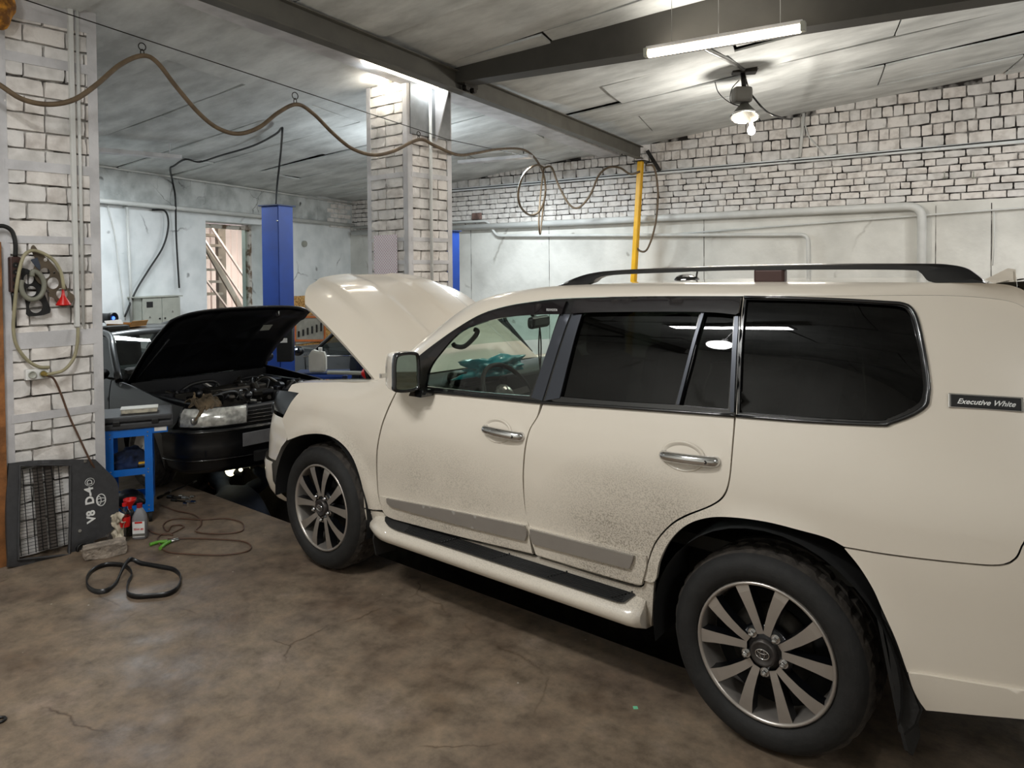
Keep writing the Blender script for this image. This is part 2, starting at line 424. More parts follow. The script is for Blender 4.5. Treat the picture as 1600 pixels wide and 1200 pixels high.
# concrete floor: brown worn concrete with stains and cracks
def floor_mat():
    m = mat('floor_concrete', '#6f6151', .62, bump=.12, bscale=26); n, l = nodes_of(m); b = n['Principled BSDF']
    tc = n.new('ShaderNodeTexCoord')
    def nz(s, d, r=.6):
        x = n.new('ShaderNodeTexNoise'); x.inputs['Scale'].default_value = s; x.inputs['Detail'].default_value = d; x.inputs['Roughness'].default_value = r
        l.new(tc.outputs['Object'], x.inputs['Vector']); return x
    def ramp(x, stops):
        r = n.new('ShaderNodeValToRGB'); e = r.color_ramp.elements
        while len(e) < len(stops): e.new(.5)
        for i, (p, c) in enumerate(stops): e[i].position = p; e[i].color = (*c, 1)
        l.new(x, r.inputs[0]); return r
    big = ramp(nz(1.5, 9).outputs['Fac'], [(.30, lin('#65564a')), (.45, lin('#6f6051')), (.58, lin('#796a59')), (.72, lin('#85766a'))])
    fine = ramp(nz(7, 10, .72).outputs['Fac'], [(.28, (.42, .40, .38)), (.5, (.95, .95, .95)), (.72, (1.45, 1.4, 1.33))])
    mx = n.new('ShaderNodeMix'); mx.data_type = 'RGBA'; mx.blend_type = 'MULTIPLY'; mx.inputs[0].default_value = 1.
    l.new(big.outputs[0], mx.inputs[6]); l.new(fine.outputs[0], mx.inputs[7])
    # oil stains
    st = ramp(nz(2.3, 3).outputs['Fac'], [(.58, (1, 1, 1)), (.66, (.62, .54, .46))])
    m2 = n.new('ShaderNodeMix'); m2.data_type = 'RGBA'; m2.blend_type = 'MULTIPLY'; m2.inputs[0].default_value = .45
    l.new(mx.outputs[2], m2.inputs[6]); l.new(st.outputs[0], m2.inputs[7])
    # cracks: voronoi edges of a warped field
    wp = n.new('ShaderNodeMix'); wp.data_type = 'VECTOR'; wp.inputs[0].default_value = .16
    l.new(tc.outputs['Object'], wp.inputs[4]); l.new(nz(2.5, 5).outputs['Color'], wp.inputs[5])
    vo = n.new('ShaderNodeTexVoronoi'); vo.feature = 'DISTANCE_TO_EDGE'; vo.inputs['Scale'].default_value = .95
    l.new(wp.outputs[1], vo.inputs['Vector'])
    cr = ramp(vo.outputs['Distance'], [(.0, (.45, .38, .32)), (.0025, (.65, .6, .55)), (.006, (1, 1, 1))])
    msk = ramp(nz(1.7, 2).outputs['Fac'], [(.50, (0, 0, 0)), (.60, (1, 1, 1))])
    m3 = n.new('ShaderNodeMix'); m3.data_type = 'RGBA'; m3.blend_type = 'MULTIPLY'
    l.new(msk.outputs[0], m3.inputs[0]); l.new(m2.outputs[2], m3.inputs[6]); l.new(cr.outputs[0], m3.inputs[7])
    # pale flecks
    fk = n.new('ShaderNodeTexVoronoi'); fk.inputs['Scale'].default_value = 5.; l.new(tc.outputs['Object'], fk.inputs['Vector'])
    fr = ramp(fk.outputs['Distance'], [(.018, (1, 1, 1)), (.03, (0, 0, 0))])
    m4 = n.new('ShaderNodeMix'); m4.data_type = 'RGBA'; m4.inputs[7].default_value = (.45, .42, .36, 1)
    l.new(fr.outputs[0], m4.inputs[0]); l.new(m3.outputs[2], m4.inputs[6])
    l.new(m4.outputs[2], b.inputs['Base Color'])
    rr = ramp(nz(3, 4).outputs['Fac'], [(.35, (.42,)*3), (.65, (.72,)*3)]); l.new(rr.outputs[0], b.inputs['Roughness'])
    return m
M['floor'] = floor_mat()
# ceiling boards: grey whitewash, streaky
def ceil_mat():
    m = mat('ceiling_board', '#b9bbb7', .9, bump=.25, bscale=6); n, l = nodes_of(m); b = n['Principled BSDF']
    tc = n.new('ShaderNodeTexCoord'); mp = n.new('ShaderNodeMapping'); mp.inputs['Scale'].default_value = (.8, 1.9, 1); mp.inputs['Rotation'].default_value = (0, 0, -.1)
    l.new(tc.outputs['Object'], mp.inputs[0])
    x = n.new('ShaderNodeTexNoise'); x.inputs['Scale'].default_value = 1.6; x.inputs['Detail'].default_value = 7; x.inputs['Roughness'].default_value = .62; l.new(mp.outputs[0], x.inputs['Vector'])
    r = n.new('ShaderNodeValToRGB'); e = r.color_ramp.elements; e[0].position = .34; e[0].color = (*lin('#b4b7b6'), 1); e[1].position = .64; e[1].color = (*lin('#e0e3e2'), 1)
    l.new(x.outputs['Fac'], r.inputs[0]); l.new(r.outputs[0], b.inputs['Base Color']); return m
M['ceiling'] = ceil_mat()
# ---------------------------------------------------------------- floor and inspection pit
PX0, PX1, PY0, PY1 = -3.3, 2.5, -.56, .42
bm = B()
xs = [-13, PX0, PX1, 12]; ys = [-9, PY0, PY1, 10]
for i in range(3):
    for j in range(3):
        if i == 1 and j == 1: continue
        vs = [bm.verts.new(v) for v in ((xs[i], ys[j], 0), (xs[i+1], ys[j], 0), (xs[i+1], ys[j+1], 0), (xs[i], ys[j+1], 0))]
        bm.faces.new(vs)
bmesh.ops.remove_doubles(bm, verts=bm.verts, dist=1e-4)
me = bpy.data.meshes.new('floor'); bm.to_mesh(me); bm.free(); me.materials.append(M['floor'])
fo = bpy.data.objects.new('floor', me); COL.objects.link(fo); fo['kind'] = 'structure'
bm = B(); t = .1; D = 1.55
box(bm, ((PX0+PX1)/2, PY0-t/2, -D/2-.002), (PX1-PX0+2*t, t, D)); box(bm, ((PX0+PX1)/2, PY1+t/2, -D/2-.002), (PX1-PX0+2*t, t, D))
box(bm, (PX0-t/2, (PY0+PY1)/2, -D/2-.002), (t, PY1-PY0, D)); box(bm, (PX1+t/2, (PY0+PY1)/2, -D/2-.002), (t, PY1-PY0, D))
box(bm, ((PX0+PX1)/2, (PY0+PY1)/2, -D-t/2), (PX1-PX0+2*t, PY1-PY0+2*t, t))
struct('trim_1', bm, mat('pit_concrete', '#3c362f', .9, var=.2, bump=.3))
# ---------------------------------------------------------------- walls
def wallbox(name, A, Bp, z0, z1, th, n, m):
    """upright slab from A to Bp, its room face on the line, thickness away along n"""
    bm = B(); A = Vector(A); Bp = Vector(Bp)
    c = [A, Bp, Bp+n*th, A+n*th]
    zt = [z1(p) if callable(z1) else z1 for p in c]
    lo = [bm.verts.new((p.x, p.y, z0)) for p in c]; hi = [bm.verts.new((p.x, p.y, z)) for p, z in zip(c, zt)]
    bm.faces.new(lo[::-1]); bm.faces.new(hi)
    for i in range(4): bm.faces.new((lo[i], lo[(i+1) % 4], hi[(i+1) % 4], hi[i]))
    bmesh.ops.recalc_face_normals(bm, faces=bm.faces)
    return struct(name, bm, m)
# right wall: plaster below z 2.72, brick above
RE = 19.
wr = wallbox('wall_right', PR(-.3, 0), PR(RE, 0), 0, lambda p: 2.74, .3, nR, M['plaster_warm'])
bm = B(); 
for z0, z1, o in ((2.74, 3.40, .012), (3.46, 5.0, .012)):
    a, b = PR(-.3, 0, -o), PR(RE, 0, -o)
    box(bm, (a+b)/2 + nR*.15 + Vector((0, 0, (z0+z1)/2)), ((b-a).length, .3, z1-z0), axes(dR, nR, Vector((0, 0, 1))))
struct('brick_backing', bm, M['mortar_dark'], wr)
bm = B(); a, b = PR(-.3, 3.43, 0), PR(RE, 3.43, 0)
box(bm, (a+b)/2 + nR*.1, ((b-a).length, .3, .06), axes(dR, nR, Vector((0, 0, 1))), .008)
struct('ledge', bm, M['plaster'], wr)
# irregular painted bricks shared by all brickwork
def brick_mesh(name, seed, mt, j=.05):
    rr = random.Random(seed); bm = B()
    bmesh.ops.create_cube(bm, size=1)
    bmesh.ops.subdivide_edges(bm, edges=[e for e in bm.edges if abs((e.verts[0].co-e.verts[1].co).y) < .5], cuts=1)
    for v in bm.verts:
        f = abs(v.co.x) > .49 and abs(v.co.z) > .49
        s = rr.uniform(.0, .10) if f else rr.uniform(-.01, .035)
        v.co.z -= math.copysign(s*.9, v.co.z) if abs(v.co.z) > .49 else 0
        v.co.x -= math.copysign(s*.45, v.co.x) if abs(v.co.x) > .49 else 0
        if v.co.y < 0: v.co.y += rr.uniform(-.04, .14)*(1.3 if f else 1)
    me = bpy.data.meshes.new(name); bm.to_mesh(me); bm.free(); me.materials.append(mt); return me
BR = [brick_mesh('brick', i, M['white_brick'] if i % 2 else M['white_brick_b']) for i in range(9)]
def lay_brick(parent, c, L, D, H, ax, rnd):
    """c world centre, ax columns (along, into wall, up)"""
    o = bpy.data.objects.new('brick', rnd.choice(BR)); COL.objects.link(o)
    o.parent = parent
    Mw = Matrix.Translation(Vector(c)) @ ax.to_4x4() @ Matrix.Rotation(rnd.uniform(-.006, .006), 4, 'Y') @ Matrix.Diagonal((L, D, H, 1))
    if parent is not None: Mw = root_matrix(parent).inverted() @ Mw
    o.matrix_local = Mw; return o
AXR = axes(dR, nR, Vector((0, 0, 1)))
rest = []; nb = 0; rnd = random.Random(3)
def ceil_right(s): p = PR(s, 0); return cz(p)
rowsR = []
z = 3.465; k = 0
while z < 4.5:
    s = rnd.uniform(-.2, .0)
    while s < 13.2:
        L = .26 if k % 2 == 0 else .13
        L += rnd.uniform(-.012, .012)
        if z+.03 < ceil_right(s): rowsR.append((s+L/2, z+.067, L-.013, .137, s))
        s += L
    z += .150; k += 1
z = 2.755
while z < 3.38:
    s = rnd.uniform(-.2, .0)
    while s < 13.2:
        L = rnd.choice((.25, .25, .25, .125)) + rnd.uniform(-.01, .01)
        rowsR.append((s+L/2, z+.04, L-.012, .0805, s)); s += L
    z += .0915
# the bricks that show largest in the photograph are the nearest ones
rowsR.sort(key=lambda r: -(r[2]*r[3])/((PR(r[0], r[1])-CC).length**2))
bms = B(); nbr = 0
for (s, zc, L, H, s0) in rowsR:
    if s < 12.35 and nbr < 290:
        lay_brick(wr, PR(s, zc, .009-.03), L, .06, H, AXR, rnd); nbr += 1
    else:
        me_ = rnd.choice(BR); t0 = len(bms.verts); bms.from_mesh(me_); bms.verts.ensure_lookup_table()
        T = Matrix.Translation(PR(s, zc, .009-.03)) @ AXR.to_4x4() @ Matrix.Diagonal((L, .06, H, 1))
        for v in bms.verts[t0:]: v.co = T @ v.co
o = obj('far_bricks', bms, M['white_brick'], wr)
o['kind'] = 'stuff'
# left wall with window opening
WS0, WS1, WZ0, WZ1 = 2.741, 4.13, .9, 2.735
LW = 10.5; wt = .5
def wl_piece(bm, s0, s1, z0, z1):
    a, b = PL(s0, 0), PL(s1, 0)
    box(bm, (a+b)/2 - nL*wt/2 + Vector((0, 0, (z0+z1)/2)), (s1-s0, wt, z1-z0), axes(dL, nL, Vector((0, 0, 1))))
bm = B(); wl_piece(bm, -.6, WS0, 0, 2.86); wl_piece(bm, WS1, LW, 0, 2.86); wl_piece(bm, WS0, WS1, 0, WZ0); wl_piece(bm, WS0, WS1, WZ1, 2.86)
wl = struct('wall_left', bm, M['plaster'])
bm = B(); a, b = PL(-.6, 0, .05), PL(LW, 0, .05)
box(bm, (a+b)/2 - nL*.15 + Vector((0, 0, 3.2)), (LW+.6, .3, .70), axes(dL, nL, Vector((0, 0, 1))), .01)
o = obj('upper_band', bm, M['band'], wl)
# brick courses showing on the upper band near the far corner (left of column)
for r_ in range(6):
    s = .06+(r_ % 2)*.12
    while s < .75:
        L = .24; lay_brick(wl, PL(s+L/2, 2.80+r_*.098+.04, .05-.02), L-.014, .06, .084, axes(-dL, -nL, Vector((0, 0, 1))), rnd); s += L
# remaining shell
wallbox('wall_front', PL(LW, 0), (12, -8.0, 0), 0, 5.2, .2, Vector((0, -1, 0)), M['plaster_warm'])
wallbox('wall_back', (11.0, -8.2, 0), PR(RE, 0)+Vector((1.05, 0, 0)), 0, 5.2, .2, Vector((1, 0, 0)), M['plaster_warm'])
# ---------------------------------------------------------------- ceiling: boards laid side by side, each a part
bm = B()
def cpt(s, u, off=0):
    p = KC + dR*s + dL*u; return Vector((p.x, p.y, cz(p)+off))
vs = [bm.verts.new(cpt(s, u, .06)) for s, u in ((-1, -1), (23, -1), (23, 19), (-1, 19))]
vt = [bm.verts.new(cpt(s, u, .16)) for s, u in ((-1, -1), (23, -1), (23, 19), (-1, 19))]
bm.faces.new(vs[::-1]); bm.faces.new(vt)
for i in range(4): bm.faces.new((vs[i], vs[(i+1) % 4], vt[(i+1) % 4], vt[i]))
cl = struct('ceiling', bm, M['mortar_dark'])
rnd = random.Random(11)
u = -.02; row = 0
while u < 16.5:
    W = .98; s = -.3-(row % 2)*1.5
    while s < 21:
        L = 3.0 if s < 14 else 3.0
        g = .009
        bm = B(); nx, ny = 6, 3; rows = []
        tl = [rnd.uniform(-.03, .03) for _ in range(4)]; sag = rnd.uniform(0, .012)
        sd = rnd.uniform(0, 50)
        for i in range(nx+1):
            r_ = []
            for j in range(ny+1):
                a, b = i/nx, j/ny
                off = (tl[0]*(1-a)*(1-b)+tl[1]*a*(1-b)+tl[2]*(1-a)*b+tl[3]*a*b) + sag*4*(b-b*b)*-1
                off += .012*noise.noise(Vector((s+a*3+sd, u+b, 0)))
                ss, uu = s+g+a*(L-2*g), u+g+b*(W-2*g)
                if j in (0, ny): uu += .018*noise.noise(Vector((ss*2.3, u+j*7, sd)))
                r_.append(cpt(ss, uu, off+.012))
            rows.append(r_)
        grid(bm, rows); 
        bm.normal_update()
        for f in bm.faces:
            if f.normal.z > 0: f.normal_flip()
        solidify(bm, .02)
        o = obj('ceiling_board', bm, M['ceiling'], cl, smooth='auto')
        s += L
    u += W; row += 1

# made-up fixtures for the unseen lamps and added fill points, hung from the ceiling
for loc, an in LAMPS:
    p = Vector(loc); bm = B()
    if an is not None:
        box(bm, p+Vector((0, 0, .04)), (1.25, .16, .05), rz(an), .006)
        for k in (-.5, .5): q = p+rz(an)@Vector((k, 0, .06)); cyl(bm, q, Vector((q.x, q.y, cz(q)+.01)), .006, 6)
    else:
        cyl(bm, p+Vector((0, 0, .13)), p+Vector((0, 0, .2)), .03, 12); cyl(bm, p+Vector((0, 0, .2)), Vector((p.x, p.y, cz(p)+.01)), .005, 6)
    obj('added_fixture', bm, M['iron_white'], cl)
# ---------------------------------------------------------------- brick pillars clad with angle iron
def pillar(name, label, X0, Y0, S, top, faces, rowh, bands, seed, group='brick pillars'):
    """X0,Y0 = corner with the largest X and smallest Y"""
    cx, cy = X0-S/2, Y0+S/2
    t = thing(name, label, 'pillar', (cx, cy, 0), 0, None)
    ztop = cz((cx, cy))+.05
    bm = B(); box(bm, (cx, cy, ztop/2), (S-.045, S-.045, ztop)); obj('mortar_core', bm, M['mortar'], t)
    rnd = random.Random(seed); z = .01; k = 0
    fr = {'+x': (Vector((0, 1, 0)), Vector((-1, 0, 0)), Vector((X0, Y0, 0))),
          '-y': (Vector((1, 0, 0)), Vector((0, 1, 0)), Vector((X0-S, Y0, 0)))}
    while z+rowh < ztop-.02:
        for f in faces:
            al, inw, org = fr[f]
            s = .03
            first = {0: .24, 1: .12}[k % 2]
            L = first
            while s < S-.05:
                L = min(L, S-.03-s)
                H = rowh-.008+rnd.uniform(-.003, .002)
                lay_brick(t, org+al*(s+L/2)+inw*(.009)+Vector((0, 0, z+rowh/2)), L-rnd.uniform(.004, .010), .05, H, axes(al, inw, Vector((0, 0, 1))), rnd)
                s += L; L = .255 if rnd.random() < .8 else .125
        z += rowh; k += 1
    a = .062
    for (px, py, dx, dy) in ((X0, Y0, -1, 1), (X0, Y0+S, -1, -1), (X0-S, Y0, 1, 1), (X0-S, Y0+S, 1, -1)):
        bm = B(); o_ = .014
        box(bm, (px-dx*o_+dx*a/2, py-dy*o_, ztop/2), (a, .007, ztop)); box(bm, (px-dx*o_, py-dy*o_+dy*a/2, ztop/2), (.007, a, ztop))
        obj('corner_iron', bm, M['iron_white'], t)
    for zb, hb in bands:
        bm = B()
        box(bm, (cx, Y0-.016, zb), (S-.06, .008, hb)); box(bm, (cx, Y0+S+.016, zb), (S-.06, .008, hb))
        box(bm, (X0+.016, cy, zb), (.008, S-.06, hb)); box(bm, (X0-S-.016, cy, zb), (.008, S-.06, hb))
        obj('batten', bm, M['iron_white'], t)
    return t, ztop
PLX, PLY, PS = -1.72, -2.155, .59
def zx(y, px=70, X=PLX): return onX(px, y, X).z
bl = [(zx(20), .16), (zx(98), .065), (zx(262), .065), (zx(375), .05), (zx(530), .11), (zx(648), .055)]
pil, ptop = pillar('brick_pillar', 'near white painted brick pillar at the left edge with gaskets hung on it', PLX, PLY, PS, 0, ('+x', '-y'), .118, bl, 5)
def zy(y, px=605, Y=1.2): return onY(px, y, Y).z
CX0, CY0 = -1.5, 1.2
bc = [(zy(276), .05), (zy(375), .04), (zy(410), .04), (zy(110), .05)]
colm, ctop = pillar('brick_pillar', 'white painted brick pillar behind the raised white bonnet with pink poster', CX0, CY0, .58, 0, ('+x', '-y'), .104, bc, 8)
# steel plate casing and gusset at the top of the far pillar (+x face)
bm = B(); zt = onX(660, 118, CX0).z; zb = onX(660, 213, CX0).z
box(bm, (CX0+.028, CY0+.29, (ctop+zb)/2), (.012, .55, ctop-zb)); obj('casing_plate', bm, M['steel_grey'] if False else mat('galv', '#8f9192', .5, .3, var=.15, scale=4), colm)
bm = B(); yg = CY0+.36
prism(bm, [(0, 0), (.22, 0), (.02, -.55), (0, -.55)], (CX0+.03, yg, ctop-.09), axes(Vector((1, 0, 0)), Vector((0, 0, 1)), Vector((0, -1, 0))), .012)
box(bm, (CX0+.15, yg, ctop-.08), (.25, .2, .014)); obj('gusset', bm, M['iron_white'], colm)
# conduits on both pillars
def pipe(name, pts, r, m, label=None, cat=None, group=None, parent=None, smooth=0, n=8):
    bm = B(); tube(bm, pts, r, n, smooth)
    o = obj(name, bm, m, parent)
    if parent is None: tag(o, label, cat, group)
    return o
p1 = onX(672, 150, CX0+.05); pipe('conduit', [(CX0+.05, p1.y, ctop), (CX0+.05, p1.y, 1.2)], .016, M['pipe_white'], parent=colm)
a = onX(119, 300, PLX+.04); b_ = onX(128, 510, PLX+.04)
bm = B(); box(bm, (PLX+.035, a.y-.012, (ptop+b_.z)/2), (.035, .03, ptop-b_.z), bev=.004)
tag(obj('conduit', bm, M['pipe_white']), 'white plastic cable duct running down the near brick pillar', 'conduit')
pipe('conduit', [(PLX+.04, a.y+.03, ptop), (PLX+.04, a.y+.028, b_.z)], .011, M['pipe_white'], 'thin round conduit beside the cable duct on the near pillar', 'conduit')
# poster with pink diagonal hatch on far pillar
def poster_mat():
    m = mat('poster', '#efe6ea', .6); n, l = nodes_of(m); b = n['Principled BSDF']
    tc = n.new('ShaderNodeTexCoord'); wv = []
    for a in (.85, -.85):
        mp = n.new('ShaderNodeMapping'); mp.inputs['Rotation'].default_value = (0, a, 0); l.new(tc.outputs['Object'], mp.inputs[0])
        x = n.new('ShaderNodeTexWave'); x.inputs['Scale'].default_value = 13; l.new(mp.outputs[0], x.inputs['Vector']); wv.append(x)
    mm = n.new('ShaderNodeMath'); mm.operation = 'MULTIPLY'; l.new(wv[0].outputs['Fac'], mm.inputs[0]); l.new(wv[1].outputs['Fac'], mm.inputs[1])
    r = n.new('ShaderNodeValToRGB'); e = r.color_ramp.elements; e[0].position = .1; e[0].color = (*lin('#f0ebee'), 1); e[1].position = .5; e[1].color = (*lin('#c9a3b4'), 1)
    l.new(mm.outputs[0], r.inputs[0]); l.new(r.outputs[0], b.inputs['Base Color']); return m
pa, pb = onY(584, 368, CY0-.03), onY(621, 431, CY0-.03)
bm = B(); box(bm, ((pa.x+pb.x)/2, CY0-.028, (pa.z+pb.z)/2), (pb.x-pa.x, .004, pa.z-pb.z), bev=.0015)
one('poster', bm, poster_mat(), 'white poster with pink diagonal hatching on the far brick pillar', 'poster')
# ---------------------------------------------------------------- steel beams under the ceiling
EB = onZ(1005, 248, 3.62); SB = onZ(338, 0, 3.62); d = (EB-SB).normalized(); SB = SB - d*6; 
s_ = Vector((-d.y, d.x, 0)); H = .19
t = thing('crane_beam', 'long grey steel I-beam crossing under the ceiling toward the yellow post', 'beam', (EB+SB)/2*1)
o_ = s_*.05
for nm, zc, w, h in (('bottom_flange', .006, .11, .012), ('web', H/2, .012, H-.02), ('top_flange', H-.006, .11, .012)):
    bm = B(); a = SB+o_+Vector((0, 0, zc)); b = EB+o_+Vector((0, 0, zc))
    beam(bm, a, b, w, h, bev=.002); obj(nm, bm, M['beam_grey'], t)
ROOTZ = 3.62
# trolley stop on the beam
c = onZ(770, 125, ROOTZ+.1)
tt = thing('beam_trolley', 'small dark trolley clamped on the grey crane beam', 'trolley', SB+d*((c-SB).dot(d))+Vector((0, 0, .0)))
c0 = SB+d*((c-SB).dot(d))+o_
for k in (-1, 1):
    bm = B(); beam(bm, c0+s_*k*.075+Vector((0, 0, .13))-d*.12, c0+s_*k*.075+Vector((0, 0, .13))+d*.12, .012, .14, bev=.003); obj('side_plate', bm, M['dark_metal'], tt)
    for q in (-.07, .07):
        bm = B(); cyl(bm, c0+s_*k*.03+d*q+Vector((0, 0, .045)), c0+s_*k*.08+d*q+Vector((0, 0, .045)), .028, 14); obj('wheel', bm, M['dark_metal'], tt)
# cross beam
A2 = onZ(780, 118, 3.7); B2 = onZ(1456, 10, 3.7); d2 = (B2-A2).normalized(); A2e = A2-d2*.75; B2e = B2+d2*6
bm = B(); nx = 2; q0 = Vector((-d2.y, d2.x, 0))*.2
P = []
for p in (A2e, B2e):
    for off in (0, 1):
        pp = p+q0*off
        P += [Vector((pp.x, pp.y, 3.7+ (p-A2e).dot(d2)*.0)), Vector((pp.x, pp.y, cz(pp)+.03))]
v = [bm.verts.new(p) for p in P]  # 0 a lo,1 a hi,2 a' lo,3 a' hi,4.. b
for f in ((0, 1, 5, 4), (2, 6, 7, 3), (0, 4, 6, 2), (1, 3, 7, 5), (0, 2, 3, 1), (4, 5, 7, 6)): bm.faces.new([v[i] for i in f])
bmesh.ops.recalc_face_normals(bm, faces=bm.faces)
one('roof_beam', bm, M['beam_dark'], 'deep grey roof beam running from the far pillar to the upper right', 'beam')
# white roof rib beyond the crane beam
bm = B(); a = onC(60, -110, -.04); b = onC(965, 245, -.04); beam(bm, a+Vector((0, 0, -.02)), b+Vector((0, 0, -.02)), .34, .06, bev=.01)
one('roof_rib', bm, M['iron_white'], 'flat white rib on the ceiling just beyond the grey crane beam', 'beam')
# ---------------------------------------------------------------- yellow post and bracket at the end of the crane beam
YA, YB = onZ(1001, 252, 3.60), onR(990, 440, .25)
f = (onR(990, 440, .3)); ya = onP(1001, 252, KC-nR*.3, nR); yb = onP(990, 440, KC-nR*.3, nR)
dd = (yb-ya).normalized(); yend = ya+dd*((ya.z-.012)/-dd.z)
t = thing('yellow_post', 'yellow painted steel post standing against the brick wall under the crane beam', 'post', (yend.x, yend.y, 0))
bm = B(); beam(bm, ya, yend, .085, .085, up=(1, 0, 0), bev=.012); obj('post', bm, M['yellow'], t)
bm = B(); box(bm, (yend.x, yend.y, .006), (.2, .2, .012), bev=.003); obj('base_plate', bm, M['yellow'], t)
bm = B(); box(bm, ya+Vector((0, 0, .0)), (.2, .2, .012), bev=.003); obj('head_plate', bm, M['dark_metal'], t)
bm = B(); e0 = onR(1010, 236, .06); e1 = onR(1030, 268, .06); beam(bm, e0, e1, .06, .008); beam(bm, e0+Vector((.03, -.03, 0)), e1+Vector((.03, -.03, 0)), .008, .06)
one('wall_bracket', bm, M['dark_metal'], 'rusty angle bracket on the brick wall behind the crane beam end', 'bracket')
# ---------------------------------------------------------------- fluorescent tube over the car
TA, TB = onZ(1010, 85, 3.6), onZ(1255, 44, 3.6); td = (TB-TA).normalized()
t = thing('tube_light', 'glowing fluorescent tube light hanging on wires below the roof beam', 'light', (TA+TB)/2)
bm = B(); cyl(bm, TA+td*.02, TB-td*.02, .031, 14); obj('glass_tube', bm, M['tube_on'], t)
bm = B(); beam(bm, TA+Vector((0, 0, .045)), TB+Vector((0, 0, .045)), .036, .03, bev=.004); obj('batten', bm, M['iron_white'], t)
for e, k in ((TA, 1), (TB, -1)):
    bm = B(); box(bm, e+td*k*.0+Vector((0, 0, .012)), (.035, .06, .07), axes(td, Vector((-td.y, td.x, 0)), Vector((0, 0, 1))), .006); obj('end_cap', bm, M['grey_paint'], t)
for px, py in ((1052, 70), (1124, 57), (1220, 40)):
    p = onZ(px, py, 3.65); p = TA+td*((p-TA).dot(td))
    bm = B(); cyl(bm, p+Vector((0, 0, .05)), Vector((p.x, p.y, cz(p)+.005)), .002, 5); obj('wire', bm, M['bright_metal'], t)
L_ = light('tube_lamp', 'AREA', (TA+TB)/2-Vector((0, 0, .04)), 20, WARM, 1.15, .05, (0, 0, math.atan2(td.y, td.x)))
L_ = light('tube_lamp', 'AREA', (TA+TB)/2+Vector((0, 0, .07)), 3, WARM, 1.15, .05, (PI, 0, -math.atan2(td.y, td.x)))
# second tube hidden behind the crane beam
c = onZ(640, 108, 3.72)-s_*-.25; c = onZ(645, 115, 3.70)
t = thing('tube_light', 'tube light fixed behind the grey crane beam by the far pillar', 'light', c)
bm = B(); cyl(bm, c-d*.55+s_*.12, c+d*.55+s_*.12, .02, 12); obj('glass_tube', bm, M['tube_on'], t)
bm = B(); beam(bm, c-d*.57+s_*.12+Vector((0, 0, .05)), c+d*.57+s_*.12+Vector((0, 0, .05)), .05, .03); obj('batten', bm, M['iron_white'], t)
light('tube_lamp', 'POINT', c+s_*.16-d*.35, 2.5, COOL, .05); light('tube_lamp', 'POINT', c+s_*.16+d*.5, 3, COOL, .05)
# bulb on the far pillar
c = onY(597, 133, CY0-.10)
t = thing('wall_bulb', 'bare glowing bulb high on the far brick pillar', 'light', c)
bm = B(); sph(bm, c, .038, n=14); obj('bulb', bm, M['bulb_on'], t, smooth=True)
bm = B(); cyl(bm, c+Vector((0, .03, .02)), c+Vector((0, .12, .05)), .017, 10); obj('socket', bm, M['cream_plastic'], t)
light('wall_bulb_lamp', 'POINT', c+Vector((0, -.06, 0)), 2.5, WARM, .04)
# ---------------------------------------------------------------- flood lamp with bulb below the ceiling
lc = onC(1163, 112); 
t = thing('ceiling_lamp', 'round hooded ceiling lamp with glowing bulb hanging near the brick wall', 'light', lc)
Dl = (lc-CC).dot(_F)
def onD(px, py, D): r = ray(px, py); return CC+r*(D/r.dot(_F))
def LD(px, py, dz=0): return onD(px, py, Dl+dz)
bm = B(); tube(bm, [LD(1160, 106), LD(1162, 128), LD(1163, 140)], .028, 8); box(bm, lc+Vector((0, 0, .01)), (.26, .16, .06), rz(.5), .01)
tube(bm, [LD(1150, 112), LD(1175, 108), LD(1198, 100)], .02, 6, 3); obj('hanger', bm, M['dark_metal'], t)
bm = B(); c = LD(1159, 149); box(bm, c, (.20, .17, .17), rz(.7), .03); obj('ballast_box', bm, M['steel_grey'], t)
ax0 = (LD(1168, 190)-LD(1162, 160)).normalized(); ax0 = Vector((.12, -.25, -1)).normalized()
qx = ax0.orthogonal().normalized(); AXL = axes(qx, ax0.cross(qx), ax0)
c = LD(1163, 160)
bm = B(); lathe(bm, [(0, 0), (.035, 0), (.05, .03), (.14, .15), (.155, .16), (.155, .175), (.13, .172), (.045, .05), (0, .05)], c, AXL, 28); obj('hood', bm, M['beam_dark'], t)
bm = B(); tube(bm, [c+AXL@Vector((.152*math.cos(a*PI/12), .152*math.sin(a*PI/12), .172)) for a in range(24)], .010, 6, closed=True); obj('hood_rim', bm, M['chrome'], t)
cb = LD(1174, 203); bm = B(); lathe(bm, [(0, .06), (.03, .045), (.042, .015), (.035, -.02), (.018, -.05), (.016, -.09)], cb, AXL, 18); obj('bulb', bm, M['bulb_on'], t)
light('ceiling_bulb', 'POINT', cb+Vector((0, -.05, -.20)), 38, WARM, .06)
wire_defs = [
 ('cable', [LD(1155, 125), LD(1143, 140), LD(1142, 160), LD(1157, 166)], .005, 'thin wire looping left of the round ceiling lamp', 'cable_black'),
 ('cable', [LD(1117, 128), LD(1123, 145), LD(1140, 160), LD(1162, 168)], .005, 'long thin wire hanging from the ceiling crack to the lamp', 'cable_black'),
 ('cable', [LD(1174, 148), LD(1195, 172), LD(1215, 182), onR(1237, 186, .05), onR(1258, 178, .04)], .011, 'black cable swinging from the ceiling lamp to the brick wall', 'cable_black')]
for nm, P, r, lb, mt in wire_defs: pipe(nm, P, r, M[mt], lb, 'cable', smooth=6)
P = [LD(1165, 110), onC(1135, 92, -.03), onC(1105, 78, -.03), onC(1080, 62, -.03)]
pipe('conduit', P, .022, M['bright_metal'], 'shiny metal conduit on the ceiling leading to the round lamp', 'conduit')
